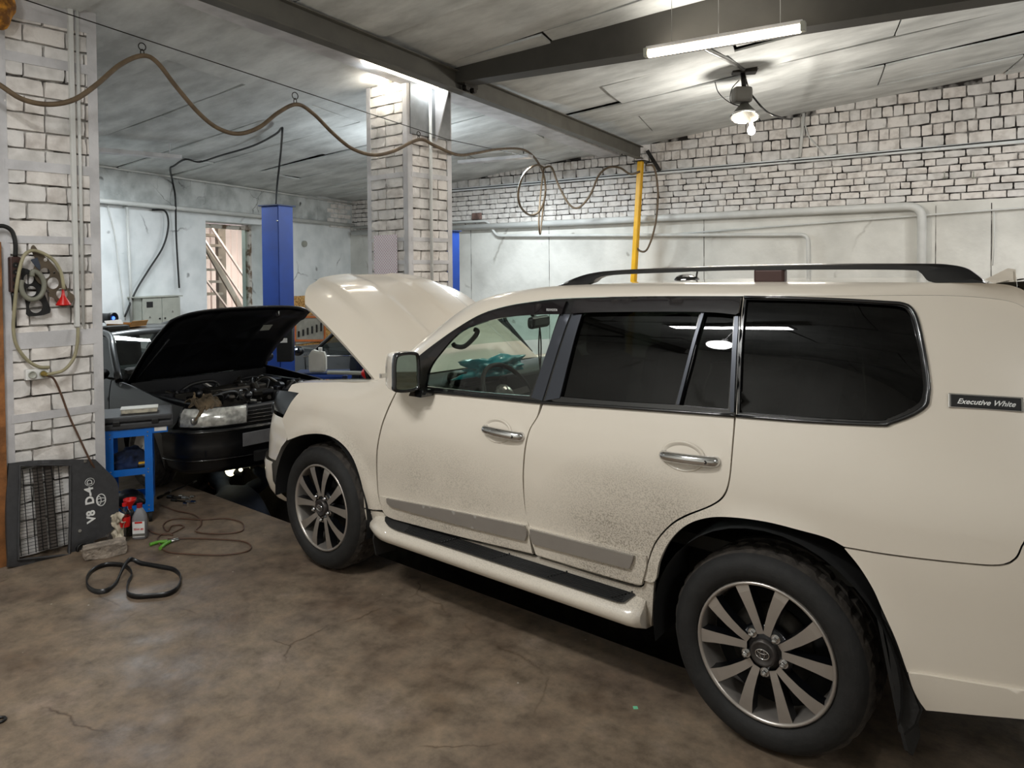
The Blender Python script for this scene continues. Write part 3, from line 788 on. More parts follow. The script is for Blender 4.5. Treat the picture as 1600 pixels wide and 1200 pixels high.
# ---------------------------------------------------------------- pipes and cables on the right wall
def RP(px, py, off=.08): return onR(px, py, off)
def sR(px, py, off=.08):
    p = onR(px, py, off); return (p-KC).dot(dR), p.z
def bend(P, r=.12, n=5):
    P = [Vector(p) for p in P]; out = [P[0]]
    for i in range(1, len(P)-1):
        a = (P[i-1]-P[i]); b = (P[i+1]-P[i]); k = min(r, a.length*.45, b.length*.45); a = P[i]+a.normalized()*k; b = P[i]+b.normalized()*k
        for j in range(n+1):
            t_ = j/n; out.append((1-t_)**2*a+2*t_*(1-t_)*P[i]+t_*t_*b)
    return out+[P[-1]]
s0, z0 = sR(700, 357); s1, z1 = sR(1441, 323)
pipe('heating_pipe', bend([PR(s0-2.6, 2.70, .1), PR(s1, 2.69, .1), PR(s1, .5, .1)], .18), .055, M['pipe_white'], 'thick white pipe along the brick wall that turns down at right', 'pipe')
pipe('heating_pipe', bend([PR(s0-2.6, 2.81, .07), PR(sR(762, 350)[0], 2.80, .07), PR(sR(775, 370)[0], 2.52, .07), PR(sR(1262, 370)[0], 2.36, .07), PR(sR(1265, 410)[0], .5, .07)], .1), .026, M['pipe_white'], 'thinner white pipe stepping down below the thick pipe on brick wall', 'pipe')
pipe('conduit', [PR(sR(1010, 372)[0], 2.42, .05), PR(13.5, 2.665, .05)], .012, M['pipe_white'], 'thin white conduit sloping along the wall above the plaster', 'conduit')
pipe('conduit', [PR(sR(1255, 182)[0], cz(PR(sR(1255, 182)[0], 0)), .05), PR(sR(1249, 245)[0], 3.47, .05)], .022, M['pipe_white'], 'short upright conduit below the ceiling on the brick wall', 'conduit')
pipe('cable', [RP(1258, 195, .05), RP(1265, 215, .06), RP(1290, 242, .05)], .010, M['pipe_white'], 'pale cable curving beside the short conduit on brick wall', 'cable', smooth=6)
pipe('cable', [RP(700, 297, .05), RP(860, 284, .05), RP(1030, 268, .05), RP(1300, 246, .05), RP(1600, 217, .05)], .009, M['cable_black'], 'long thin cable lying along the ledge of the brick wall', 'cable')
pipe('cable', [RP(1553, 330, .03), RP(1554, 380, .03), RP(1551, 415, .03)], .006, M['pipe_white'], 'thin pale wire hanging down the plaster at far right', 'cable')
for i, px in enumerate((1477, 1522)):
    a = RP(px, 278, .0); bm = B(); tube(bm, [a, a-nR*.10, a-nR*.12+Vector((0, 0, .07))], .008, 6); box(bm, a-nR*.01, (.05, .05, .02), AXR)
    one('wall_hook', bm, M['grey_paint'], ('left' if i == 0 else 'right')+' one of two small bent hooks on the brick wall', 'hook')
# exposed red brick patch
a = RP(745, 338, .03)
bm = B(); box(bm, a, (.22, .05, .13), AXR, .02); obj('bare_brick', bm, mat('bare_brick', '#8a6f66', .9, var=.25, bump=.5), wr, label='bare reddish brick without paint')
for px_ in (736, 858, 1100, 1462, 1549):
    s_k = sR(px_, 380, 0)[0]; bm = B(); box(bm, PR(s_k, 1.35, .001)+nR*.002, (.009, .008, 2.68), AXR); obj('panel_joint', bm, M['mortar_dark'], wr)
# hanging loops behind the yellow post
P = [RP(1010, 258, .3), RP(1022, 262, .3), RP(1028, 300, .3), RP(1024, 350, .3), RP(1012, 388, .3), RP(1000, 392, .3), RP(991, 378, .32), RP(993, 360, .32)]
pipe('hose', P, .016, M['hose'], 'brown hose loop hanging beside the yellow post', 'hose', smooth=8)
# ---------------------------------------------------------------- wire and long spiral hose across the hall
XW = -1.36; WA = onX(40, 0, XW); WM = onX(700, 218, XW); WB = onR(862, 252, .02)
pipe('support_wire', [WA+(WA-WM).normalized()*1.2, WA, WM, WB], .004, M['dark_metal'], 'taut steel wire carrying the brown hose across the hall', 'wire')
wd = (WM-WA); w2_ = (WB-WM); wn = Vector((w2_.y, -w2_.x, 0)).normalized()
def onW(px, py): return onX(px, py, XW) if px < 700 else onP(px, py, WM, wn)
H1 = [(-60, 95), (0, 133), (35, 155), (75, 163), (115, 156), (150, 133), (188, 101), (222, 87), (245, 97), (275, 135), (310, 176), (340, 200), (372, 209), (405, 199), (435, 176), (464, 163), (490, 178), (520, 208), (550, 232), (583, 242), (615, 236), (655, 218), (680, 228), (715, 242), (745, 239), (780, 233), (818, 234), (838, 250), (850, 275), (852, 305), (843, 330), (828, 336), (813, 322), (810, 298), (820, 270), (838, 258), (850, 262)]
pipe('air_hose', [onW(x, y) for x, y in H1], .0165, M['hose'], 'long brown rubber hose hanging in waves from the wire', 'hose', smooth=7)
P2 = [(850, 262), (862, 262), (873, 290), (890, 320), (905, 324), (922, 305), (935, 275), (950, 262)]
PA, PB = onW(850, 262), onR(955, 262, .35)
pts = []
for i, (x, y) in enumerate(P2):
    f_ = i/(len(P2)-1); p = onW(x, y); r_ = ray(x, y); D_ = (PA-CC).dot(_F)*(1-f_)+(PB-CC).dot(_F)*f_; pts.append(CC+r_*(D_/r_.dot(_F)))
pts += [RP(968, 262, .35), RP(985, 272, .35), RP(1000, 268, .35)]
pipe('air_hose', pts, .017, M['hose'], 'end of brown hose drooping between the coil and the yellow post', 'hose', smooth=7)
pipe('cable', [onW(850, 262), onW(845, 300), onW(842, 345), onW(844, 366), onW(847, 340), onW(852, 300)], .014, M['hose'], 'narrow straight hose loop hanging inside the coil', 'hose', smooth=5)
for i, (x, y, y2) in enumerate(((222, 68, 87), (461, 145, 163), (654, 206, 218), (818, 234, 240))):
    a = onW(x, y); b = onW(x, y2); h = (a.z-b.z); bm = B()
    for k, (zc, rr) in enumerate(((.26, .30), (.74, .26))):
        c = a+Vector((0, 0, -h*zc)); e1 = wd.normalized()*h*rr*(1 if k == 0 else .55)
        e1 = Vector((e1.x, e1.y, 0))
        tube(bm, [c+e1*math.cos(q*PI/8)+Vector((0, 0, h*rr))*math.sin(q*PI/8) for q in range(16)], .004, 5, closed=True)
    one('hook_ring', bm, M['dark_metal'], ['steel hook ring carrying the hose nearest the left pillar', 'second hook ring along the wire, over the black car', 'hook ring on the wire in front of the far pillar', 'hook ring at the hose coil near the brick wall'][i], 'hook', 'rings holding the hose on the wire')
# ---------------------------------------------------------------- left wall pipes, cables, cabinet, window
def LPt(px, py, off=.06): return onL(px, py, off)
pipe('heating_pipe', [PL(9.5, 2.90, .12), PL(-.2, 2.86, .12)], .035, M['pipe_white'], 'long white pipe along the far left wall above the window', 'pipe')
pipe('conduit', [PL(9.5, 3.38, .12), PL(3, 3.34, .12), PL(0, 3.32, .12)], .016, M['pipe_white'], 'thin white pipe just below the ceiling on the left wall', 'pipe')
pipe('conduit', [LPt(198, 318), LPt(203, 430), LPt(206, 500)], .02, M['pipe_white'], 'upright white pipe running down to the grey cabinet', 'pipe')
pipe('cable', [LPt(238, 328, .05), LPt(258, 330, .08), LPt(263, 352, .10), LPt(255, 385, .08), LPt(232, 422, .06), LPt(212, 455, .06), LPt(195, 495, .06)], .014, M['cable_black'], 'thick black cable bowing down the wall to the cabinet', 'cable', smooth=7)
pipe('cable', [LPt(168, 320, .04), LPt(180, 370, .04), LPt(188, 440, .04), LPt(196, 500, .04)], .008, M['pipe_white'], 'thin pale cable on the wall left of the upright pipe', 'cable', smooth=5)
cp = [(440, 200), (430, 210), (395, 228), (345, 243), (312, 253), (290, 249), (272, 262), (266, 267)]
pts = []
a0 = onZ(441, 200, 3.35); 
for i, (x, y) in enumerate(cp):
    pts.append(onC(x, y, -.035) if y < 262 else onC(x, y-3, -.05))
pts += [LPt(270, 285, .08), LPt(274, 310, .16), LPt(275, 360, .08), LPt(277, 400, .06), LPt(280, 450, .06)]
POST = onD(433, 324, 9.4)
pts = [onD(431, 322, 9.5), onD(433, 290, 9.6), onD(438, 245, 9.9), onC(441, 207, -.10)]+pts
pipe('cable', pts, .013, M['cable_black'], 'black cable from the blue lift post across the ceiling to the cabinet', 'cable', smooth=6)
# electric cabinet
def LW_(px, py, off=0): p = onL(px, py, off); return (p-KC).dot(dL), p.z
s_r, zt_ = LW_(281, 463, .25); s_l, _ = LW_(222, 463, .25); zb_ = 1.0; dp = .25
cc_ = PL((s_r+s_l)/2, 0, dp/2)
AXL2 = axes(-dL, -nL, Vector((0, 0, 1)))
t = thing('electric_cabinet', 'grey two-door electric cabinet on the far left wall', 'cabinet', PL((s_r+s_l)/2, zb_, dp/2))
W_ = s_l-s_r
bm = B(); box(bm, PL((s_r+s_l)/2, (zb_+zt_)/2, dp/2-.01), (W_, dp-.02, zt_-zb_), AXL2, .004); obj('body', bm, M['grey_paint'], t)
bm = B(); box(bm, PL((s_r+s_l)/2, zt_+.008, dp/2), (W_+.08, dp+.04, .018), AXL2, .003); obj('top_plate', bm, M['grey_paint'], t)
for k in (0, 1):
    sc_ = s_l-W_*(.25+.5*k)
    bm = B(); box(bm, PL(sc_, (zb_+zt_)/2, dp), (W_/2-.008, .016, zt_-zb_-.02), AXL2, .003); dr = obj('door', bm, M['grey_paint'], t)
    bm = B(); cyl(bm, PL(sc_+(-1 if k == 0 else 1)*W_*.18, (zb_+zt_)/2-.05, dp), PL(sc_+(-1 if k == 0 else 1)*W_*.18, (zb_+zt_)/2-.05, dp+.02), .012, 12); obj('lock', bm, M['black'], dr)
    if k == 0:
        bm = B(); box(bm, PL(sc_+.05, zt_-.10, dp+.008), (.11, .01, .085), AXL2, .002); obj('meter_window', bm, M['black'], dr)
    bm = B(); prism(bm, [(-.02, -.018), (.02, -.018), (0, .018)], PL(sc_+(.05 if k == 0 else -.02), zt_-.28+.06*k, dp+.009), axes(-dL, Vector((0, 0, 1)), nL), .001); obj('warning_mark', bm, M['yellow'] if False else M['steel_grey'], dr)
# window: frame set deep into the wall, unglazed view onto a stair outside
wdp = .32
def PW(s, z, off=0): return PL(s, z, -wdp+off)
t = tag(thing('window_1', None, None, PW((WS0+WS1)/2, WZ0)), kind='structure')
fw = .07
for (a, b, ww) in ((PW(WS0+.0, WZ0), PW(WS0, WZ1), 0), (PW(WS1, WZ0), PW(WS1, WZ1), 0)):
    k = 1 if (a-PW(WS0, WZ0)).length < .01 else -1
    bm = B(); beam(bm, a+dL*k*(fw/2), b+dL*k*(fw/2), fw, .08, up=nL); obj('jamb', bm, mat('old_frame', '#c7c2ba', .8, scale=9, col2='#6d5a48', lo=.38, hi=.5, bump=.4), t)
for z in (WZ0+fw/2, WZ1-fw/2-.02, ):
    bm = B(); beam(bm, PW(WS0+fw, z), PW(WS1-fw, z), fw, .08, up=nL); obj('rail', bm, bpy.data.materials['old_frame'], t)
bm = B(); box(bm, PW((WS0+WS1)/2, (WZ0+WZ1)/2), (WS1-WS0-.12, .004, WZ1-WZ0-.12), AXL2); obj('pane', bm, M['glass_clear'], t)
# outside: stair against peach corrugated cladding
t = thing('cladding_wall', 'peach corrugated metal cladding seen through the far window', 'wall', PL(1.2, 0, -2.6))
for k in range(24):
    bm = B(); s = -1.2+k*.2; prism(bm, [(0, 0), (.05, 0), (.07, .03), (.13, .03), (.15, 0), (.2, 0), (.2, -.01), (0, -.01)], PL(s, 0, -2.6), axes(dL, nL, Vector((0, 0, 1))), 3.6)
    obj('cladding_strip', bm, M['peach'], t)
t = thing('outside_stair', 'steel stair with thin handrails standing outside the far window', 'stair', PL(1.9, 0, -1.6))
mst = mat('stair_steel', '#7d675c', .6, var=.1)
for za, zb, w_, off in ((2.95, 1.55, .035, -1.55), (2.55, .75, .12, -1.6), (2.45, 1.0, .03, -1.5), (1.7, .4, .03, -1.5)):
    bm = B(); beam(bm, PL(2.75, za+.2, off), PL(1.2, zb-.1, off), .04, w_); obj('handrail' if w_ < .1 else 'stringer', bm, M['peach'] if w_ < .1 else mst, t)
for z in (2.62, 2.42, 2.18, 1.94, 1.70, 1.46):
    bm = B(); beam(bm, PL(2.9, z, -1.9), PL(1.85, z, -1.9), .22, .05); obj('tread', bm, mst, t)
for s in (1.78, 2.95):
    bm = B(); beam(bm, PL(s, 0, -1.9), PL(s, 3.4, -1.9), .16, .12, up=(1, 0, 0)); obj('upright', bm, mst, t)
light('outside_fill', 'POINT', PL(2.6, 2.9, -.9), 75, (1, .93, .93), .2); light('outside_fill', 'POINT', PL(.8, 1.6, -1.2), 70, (1, .93, .93), .2)  # added fill lights that brighten the cladding and stair
# round box on wall
a = LPt(476, 381, .03); bm = B(); cyl(bm, a-nL*.03, a+nL*.02, .06, 16); one('junction_box', bm, M['grey_paint'], 'round junction box on the far wall right of the blue post', 'junction box')
# ================================================================ white off-road car
def hermite(kn, x):
    n = len(kn)
    if x <= kn[0][0]: return kn[0][1]
    if x >= kn[-1][0]: return kn[-1][1]
    sl = [(kn[i+1][1]-kn[i][1])/(kn[i+1][0]-kn[i][0]) for i in range(n-1)]
    tg = [sl[0]]+[0 if sl[i-1]*sl[i] <= 0 else 2*sl[i-1]*sl[i]/(sl[i-1]+sl[i]) for i in range(1, n-1)]+[sl[-1]]
    for i in range(n-1):
        if x <= kn[i+1][0]:
            h = kn[i+1][0]-kn[i][0]; t = (x-kn[i][0])/h
            return (2*t**3-3*t*t+1)*kn[i][1]+(t**3-2*t*t+t)*h*tg[i]+(-2*t**3+3*t*t)*kn[i+1][1]+(t**3-t*t)*h*tg[i+1]
WP = [(.25, .90), (.40, .945), (.52, .962), (.70, .974), (.90, .984), (1.02, .982), (1.12, .970), (1.22, .948), (1.32, .920), (1.45, .885), (1.6, .84), (1.72, .79), (1.80, .745), (1.9, .68)]
def sst(a, b, x): t = min(1, max(0, (x-a)/(b-a))); return t*t*(3-2*t)
def WL(X, Z):
    w_ = hermite(WP, Z)
    w_ -= sst(.75, .1, X)*max(0, Z-1.03)**2*2.4
    if X < -.3: w_ -= .34*min(1.1, (-.3-X)/.6)**2.3
    Xr = 4.04-max(0, Z-1.1)*.50
    k = max(0, (X-(Xr-.85))/.85)
    w_ -= .17*min(k, 1.15)**2.6
    for cx in (.06, 2.86):
        r = math.hypot(X-cx, (Z-.40))
        w_ += .016*math.exp(-((r-.50)/.05)**2)*sst(.3, .5, Z)
    return w_
def S2(px, py, W=WL, off=0., y0=-.95):
    Y = y0
    for _ in range(14):
        p = onY(px, py, Y); Y = .5*Y+.5*(-(W(p.x, p.z)+off))
    p = onY(px, py, Y); return p
def SX(pts, off=0.): 
    """pixel outline -> (X,Z) outline on the body side surface"""
    out = []
    for p in pts:
        q = S2(p[0], p[1], off=off); out.append((q.x, q.z)+tuple(p[2:]))
    return out
def side(off=0.): return lambda x, z: Vector((x, -WL(x, z)-off, z))
def car_paint(name, col, dirt, coat=1.):
    m = mat(name, col, .34, var=.01, scale=3, coat=coat, spec=.5); n, l = nodes_of(m); b = n['Principled BSDF']
    b.inputs['Sheen Weight'].default_value = 0
    if dirt:
        # dried road spray on the lower doors: a stain with its own shape
        tc = n.new('ShaderNodeTexCoord'); g = n.new('ShaderNodeNewGeometry'); sp = n.new('ShaderNodeSeparateXYZ'); l.new(g.outputs['Position'], sp.inputs[0])
        def mth(op, a, b_=None, c=None):
            x = n.new('ShaderNodeMath'); x.operation = op
            for i, v in enumerate((a, b_, c)):
                if v is None: continue
                if isinstance(v, (int, float)): x.inputs[i].default_value = v
                else: l.new(v, x.inputs[i])
            return x.outputs[0]
        def blob(cx, cz_, rx, rz_):
            a = mth('DIVIDE', mth('SUBTRACT', sp.outputs[0], cx), rx); c = mth('DIVIDE', mth('SUBTRACT', sp.outputs[2], cz_), rz_)
            return mth('MAXIMUM', mth('SUBTRACT', 1., mth('ADD', mth('MULTIPLY', a, a), mth('MULTIPLY', c, c))), 0.)
        dsum = mth('ADD', mth('ADD', mth('MULTIPLY', blob(2.30, .75, .55, .36), .95), mth('MULTIPLY', blob(1.15, .72, .75, .30), .55)), mth('ADD', mth('MULTIPLY', blob(.25, .78, .36, .2), .7), mth('MULTIPLY', blob(1.4, .50, 1.5, .14), .55)))
        n1 = n.new('ShaderNodeTexNoise'); n1.inputs['Scale'].default_value = 170; n1.inputs['Detail'].default_value = 3
        n2 = n.new('ShaderNodeTexNoise'); n2.inputs['Scale'].default_value = 5; n2.inputs['Detail'].default_value = 3
        for q in (n1, n2): l.new(g.outputs['Position'], q.inputs['Vector'])
        grain = mth('MULTIPLY', mth('SUBTRACT', n1.outputs['Fac'], .40), 5.)
        grain = mth('MINIMUM', mth('MAXIMUM', grain, .3), 1.)
        fac = mth('MINIMUM', mth('MULTIPLY', mth('MULTIPLY', dsum, grain), mth('ADD', n2.outputs['Fac'], .1)), .85)
        mx = n.new('ShaderNodeMix'); mx.data_type = 'RGBA'; l.new(fac, mx.inputs[0])
        mx.inputs[7].default_value = (*lin('#4a4030'), 1); mx.inputs[6].default_value = (*lin(col), 1)
        l.new(mx.outputs[2], b.inputs['Base Color'])
        l.new(mth('SUBTRACT', coat, mth('MULTIPLY', fac, 1.2)), b.inputs['Coat Weight'])
    return m
M['lc_paint'] = car_paint('lc_paint', '#d8cfc1', True)
M['lc_trim'] = mat('lc_trim', '#0b0b0d', .22, var=.0, coat=.6)
M['lc_satin'] = mat('lc_satin', '#3c3f46', .32, .5, var=.0)
M['grey_strip'] = mat('grey_strip', '#9b9690', .25, .45, var=.02, coat=.4)
M['rim_polish'] = mat('rim_polish', '#b3aca5', .3, .7, var=.03)
M['rim_dark'] = mat('rim_dark', '#15161a', .3, .6, var=.05, coat=.5)
M['seam'] = mat('seam', '#0a0a0a', .9)
LCc = Vector((1.5, 0, 0))
LC = thing('off_road_car', 'white off-road car with raised bonnet and black roof rails standing over the pit', 'car', LCc)
def lc(name, bm, m, parent=None, smooth=False, label=None): return obj(name, bm, m, parent or LC, smooth, label=label)
def mirror(o):
    c = clone(o, o.parent); c.scale = (1, -1, 1); return c
TH = (0, 1, 0)
def px_panel(name, pts, holes=(), off=0., rim=.018, step=.032, m=None, mir=True, n=5, parent=None, mi=0):
    ol = outline(SX(pts, off), n); hl = [outline(SX(h, off), n) for h in holes]
    bm = sheet(B(), ol, hl, side(off), step, rim, TH)
    o = lc(name, bm, m or M['lc_paint'], parent, False)
    if mir: mirror(o)
    return o
# ---- fender
f_ol = [(456, 601, 1), (473, 598), (530, 597), (578, 596.5), (597, 592), (611, 582), (616, 590, 1), (619, 611, 1), (604, 642), (592, 680), (587.5, 720), (590, 770), (597.5, 797, 1), (569, 793, 1), (565.7, 758), (553, 719), (533, 692), (507.6, 679), (476, 679), (449, 688, 1), (441, 655, 1), (454, 630), (467, 614, 1), (450, 611, 1)]
fender = px_panel('front_fender', f_ol)
# ---- front door
d1 = [(621, 611, 1), (664, 612.5), (752, 618), (845, 627.5, 1), (839, 650), (826.5, 672), (819.5, 700), (816.5, 740), (819.5, 790), (826, 822), (833, 866, 1), (716, 838), (615, 811, 1), (599, 797), (591.5, 770), (589.5, 720), (594, 680), (606, 643)]
fdoor = px_panel('front_door', d1, mir=False)
d2 = [(850, 628, 1), (950, 634), (1050, 641), (1147, 648, 1), (1144, 690), (1139, 745), (1130, 773), (1110, 789), (1070, 805), (1045, 821), (1022, 849), (1010, 884), (1003, 914, 1), (990, 913), (920, 893), (839, 868, 1), (829.5, 830), (821.5, 800), (818.5, 745), (821.5, 702), (828.5, 672), (841.5, 650)]
rdoor = px_panel('rear_door', d2, mir=False)
# ---- quarter panel with window opening
q_ol = [(1161.5, 463.5, 1), (1287, 463), (1381, 462), (1480, 462), (1560, 468), (1600, 480), (1665, 520, 1), (1700, 620), (1712, 740), (1715, 860, 1), (1650, 868), (1610, 838), (1597, 850), (1585, 872), (1560, 882), (1500, 878.5), (1385, 865), (1318.5, 854, 1), (1294, 841), (1252, 829), (1196, 815), (1140, 808), (1101.5, 809.7), (1070, 822), (1045.5, 846.5), (1030, 878), (1023, 908), (1005.5, 907, 1), (1012, 884), (1024.5, 850), (1047, 823), (1072, 807.5), (1113, 790.5), (1133, 774), (1141.5, 745), (1146.5, 690), (1150, 648, 1), (1155, 560)]
q_win = [(1163, 465, 1), (1287, 468), (1381, 473), (1412, 476), (1425, 485), (1434, 507), (1444, 556), (1450, 600), (1449, 619), (1446, 633), (1426, 647), (1391, 660), (1372, 663), (1256, 657.5), (1151.5, 649.5, 1)]
quarter = px_panel('quarter_panel', q_ol, [q_win], mir=True)
# ---- rear bumper (near side wraps to the tail)
rb = [(1319.5, 857, 1), (1385, 868), (1500, 881.5), (1562, 885), (1588, 874), (1600, 851), (1614, 841), (1650, 871), (1720, 880, 1), (1712, 1000), (1690, 1095, 1), (1600, 1078), (1418, 1050.5, 1), (1400, 1000), (1378, 951), (1364, 920), (1343, 886)]
px_panel('rear_bumper', rb)
rb2 = [(1419, 1052, 1), (1600, 1080), (1690, 1097, 1), (1680, 1135), (1600, 1124), (1500, 1115), (1447, 1110, 1), (1436, 1095), (1426, 1075)]
px_panel('bumper_skirt', rb2, off=.012)
# ---- rocker sill below the doors
rk = [(569.5, 796, 1), (596, 800), (615, 814), (716, 841), (838, 871), (920, 896), (990, 917), (1007, 914), (1006, 907, 1), (1022, 910, 1), (1019.5, 950), (1018, 978, 1), (990, 960), (880, 920), (760, 880), (640, 850), (590, 842), (576, 822)]
px_panel('rocker_panel', rk, off=-.012)
# ---- raised door cladding with grey strips
def clad(parent, ol, st, nm='door_cladding'):
    bm = sheet(B(), outline(SX(ol, .006), 4), [], side(.010), .04, .016, TH); c = lc(nm, bm, M['lc_paint'], parent)
    bm = sheet(B(), outline(SX(st, .02), 8), [], side(.023), .016, .014, TH); lc('moulding_strip', bm, M['grey_strip'], c)
clad(fdoor, [(594, 775, 1), (720, 799), (822, 820, 1), (827, 835), (832, 864, 1), (716, 837), (616, 811, 1), (604, 805), (597, 793)], [(604, 778.5, 1), (705, 798), (819, 822, 1), (823, 834), (820, 845.5, 1), (716, 820), (612, 792, 1), (605, 786)])
clad(rdoor, [(825, 823, 1), (920, 846), (1010, 868.5, 1), (1010, 885), (1003, 912, 1), (990, 911), (920, 891), (838, 866, 1), (830, 842)], [(828, 827, 1), (905, 847), (990, 869, 1), (987, 880), (983, 889, 1), (905, 869), (833, 850, 1), (829, 840)])
# ---- black window surrounds
t1 = [(648, 561, 1), (675, 540), (714, 512.5), (752.5, 490.5), (794, 478), (835, 471.3), (882, 466.7), (1000, 463.6), (1159, 463, 1), (1154, 560), (1147.5, 648.5, 1), (1050, 641.5), (950, 635), (848, 628.3), (752, 618.5), (664, 612.5), (652, 609, 1)]
g1 = [(664, 604, 1), (674, 570), (714, 523), (752.5, 505), (794, 495.5), (835, 492), (874, 490.5, 1), (851, 560), (828, 619, 1), (752, 613)]
g2 = [(911, 480, 1), (1000, 479), (1096, 480, 1), (1075, 560), (1055, 632.5, 1), (960, 627), (876, 620, 1), (893, 550)]
g3 = [(1102, 480, 1), (1147.5, 481, 1), (1143, 560), (1137.5, 640, 1), (1100, 637), (1062, 633, 1), (1083, 560)]
trim1 = px_panel('window_surround', t1, [g1, g2, g3], off=.002, m=M['lc_trim'], mir=False)
t2o = [(1163, 464.5, 1), (1287, 467.5), (1381, 472.5), (1412, 475.5), (1425.5, 485), (1434.5, 507), (1444.5, 556), (1450.5, 600), (1449.5, 619), (1446, 633.5), (1426, 647.5), (1391, 660.5), (1372, 663.5), (1256, 658), (1151, 650, 1)]
g4 = [(1166, 468, 1), (1287, 471), (1378, 476), (1406, 479), (1418, 486), (1427, 507), (1437, 556), (1442.5, 600), (1441, 617), (1437, 628), (1418, 641), (1388, 654), (1368, 657.5), (1256, 652), (1155, 645, 1)]
trim2 = px_panel('window_surround', t2o, [g4], off=.003, m=M['lc_trim'], mir=False)
def pane(name, g, m, parent, off=-.012):
    bm = sheet(B(), outline(SX(g, -.0), 5), [], side(off), .05, 0); return lc(name, bm, m, parent)
gf = pane('window_pane', g1, M['glass_clear'], trim1)
for g in (g2, g3): pane('window_pane', g, M['glass_tint'], trim1)
pane('window_pane', g4, M['glass_tint'], trim2)
# satin pillars covers
def strip(name, a, b, wpx, m, parent, off=.008):
    pts = [(a[0]-wpx/2, a[1], 1), (a[0]+wpx/2, a[1], 1), (b[0]+wpx/2, b[1], 1), (b[0]-wpx/2, b[1], 1)]
    bm = sheet(B(), outline(SX(pts, off), 8), [], side(off), .04, .006, TH); return lc(name, bm, m, parent)
pts = [(883, 492, 1), (901, 492, 1), (848, 625, 1), (834, 624, 1)]
bm = sheet(B(), outline(SX([(876, 491, 1), (891, 491, 1), (847, 626, 1), (830, 621, 1)], .006), 8), [], side(.006), .04, .006, TH); lc('pillar_cover', bm, M['lc_satin'], trim1)
bm = sheet(B(), outline(SX([(894, 491, 1), (909, 491, 1), (874, 622, 1), (851, 626, 1)], .006), 8), [], side(.006), .04, .006, TH); lc('pillar_cover', bm, M['lc_satin'], trim1)
strip('pillar_cover', (1151.5, 494), (1143, 644), 7, M['lc_satin'], trim1)
strip('window_divider', (1098.5, 487), (1058.5, 632), 5, M['lc_satin'], trim1, .010)
# smoked wind deflectors
M['deflector'] = mat('deflector', '#151014', .12, var=0, coat=1.)
v1 = [(668, 556, 1), (690, 535), (714, 516.5), (752.5, 494.5), (794, 482), (835, 475.5), (884, 471, 1), (877, 491, 1), (835, 491.5), (794, 495), (752.5, 504.5), (714, 522.5), (676, 566, 1)]
v2 = [(898, 469.5, 1), (1000, 466.5), (1157, 466, 1), (1155, 480), (1153, 492, 1), (1145, 491), (1100, 487.5), (1000, 487), (912, 488.5), (892, 491, 1)]
for v, tx in ((v1, 1), (v2, 0)):
    bm = sheet(B(), outline(SX(v, .02), 4), [], lambda x, z: Vector((x, -WL(x, z)-.020, z)), .03, .018, TH); dv = lc('wind_deflector', bm, M['deflector'], trim1)
    if tx:
        p = S2(862, 484.5, off=.022); bm = textmesh('TOYOTA', .017, .0004); place(bm, p, axes(Vector((1, 0, .02)).normalized(), Vector((0, -.22, .97)).normalized().cross(Vector((0, 0, 0.0))) if False else Vector((-.02, .35, .93)).normalized(), Vector((0, -.93, .35)).normalized())); lc('lettering', bm, M['paper_white'], dv)
# ---- belt moulding
bp = [(652, 610), (752, 619.5), (848, 629), (950, 635.5), (1050, 642.5), (1148, 649.5)]
bm = B(); tube(bm, [S2(x, y, off=.006) for x, y in bp], .0085, 6, 4); o = lc('belt_moulding', bm, M['lc_trim']); 
bp = [(x, y) for x, y, *_ in t2o]
bm = B(); tube(bm, [S2(x, y, off=.004) for x, y in bp], .008, 6, 3); lc('window_rubber', bm, M['lc_trim'], trim2)
# ---- roof and pillars: gutter curve -> roof edge curve, then across
gut = [S2(x, y) for x, y in ((612, 583), (630, 575), (649, 560.5), (675, 539.5), (714, 512), (752.5, 490), (794, 477.5), (835, 470.8), (882, 466), (1000, 463), (1160, 462.6), (1287, 462.6), (1381, 461.6), (1480, 461.6), (1560, 467.6), (1600, 479.6), (1665, 519.6))]
top = [onY(600, 588, -.82), onY(618, 569, -.80), onY(640, 548, -.77), onY(664, 528, -.76), onY(700, 500, -.745), onY(735, 476, -.73), onY(775, 461, -.72), onY(815, 453.5, -.70), onY(870, 446.8, -.69), onY(1000, 442, -.68), onY(1160, 440.5, -.68), onY(1290, 440.5, -.68), onY(1385, 441, -.68), onY(1470, 441.5, -.68), onY(1545, 442.5, -.68), onY(1592, 450, -.66), onY(1640, 480, -.66)]
N = 90
def parres(P, n):  # resample by control parameter so both curves stay paired
    Q = crom(P, 12); return [Q[round(i*(len(Q)-1)/(n-1))] for i in range(n)]
G, T = parres(gut, N), parres(top, N)
rows = []
for a, b in zip(G, T):
    c = Vector((b.x*.5+a.x*.5, a.y*.85+b.y*.15, b.z*.75+a.z*.25)); r_ = []
    for k in range(9):
        t_ = k/8; r_.append((1-t_)**2*a+2*t_*(1-t_)*c+t_*t_*b)
    rows.append(r_)
bm = B(); grid(bm, rows, flip=False); bm.normal_update()
if sum(f.normal.y for f in bm.faces) > 0:
    for f in bm.faces: f.normal_flip()
rs = lc('roof_side', bm, M['lc_paint']); mirror(rs)
# roof skin
iA = next(i for i, p in enumerate(T) if p.x > 1.26)
iB = next(i for i, p in enumerate(T) if p.x > 3.56)
rows = []
for i in list(range(iA, iB+1)):
    p = T[i]; rows.append([Vector((p.x-.06*(1-(k/8)**2)*sst(1.9, 1.26, p.x), p.y*(k/8), p.z+(.006*(1-(k/8)**2)))) for k in range(8, -9, -1)])
bm = B(); grid(bm, rows, flip=True); lc('roof', bm, M['lc_paint'])
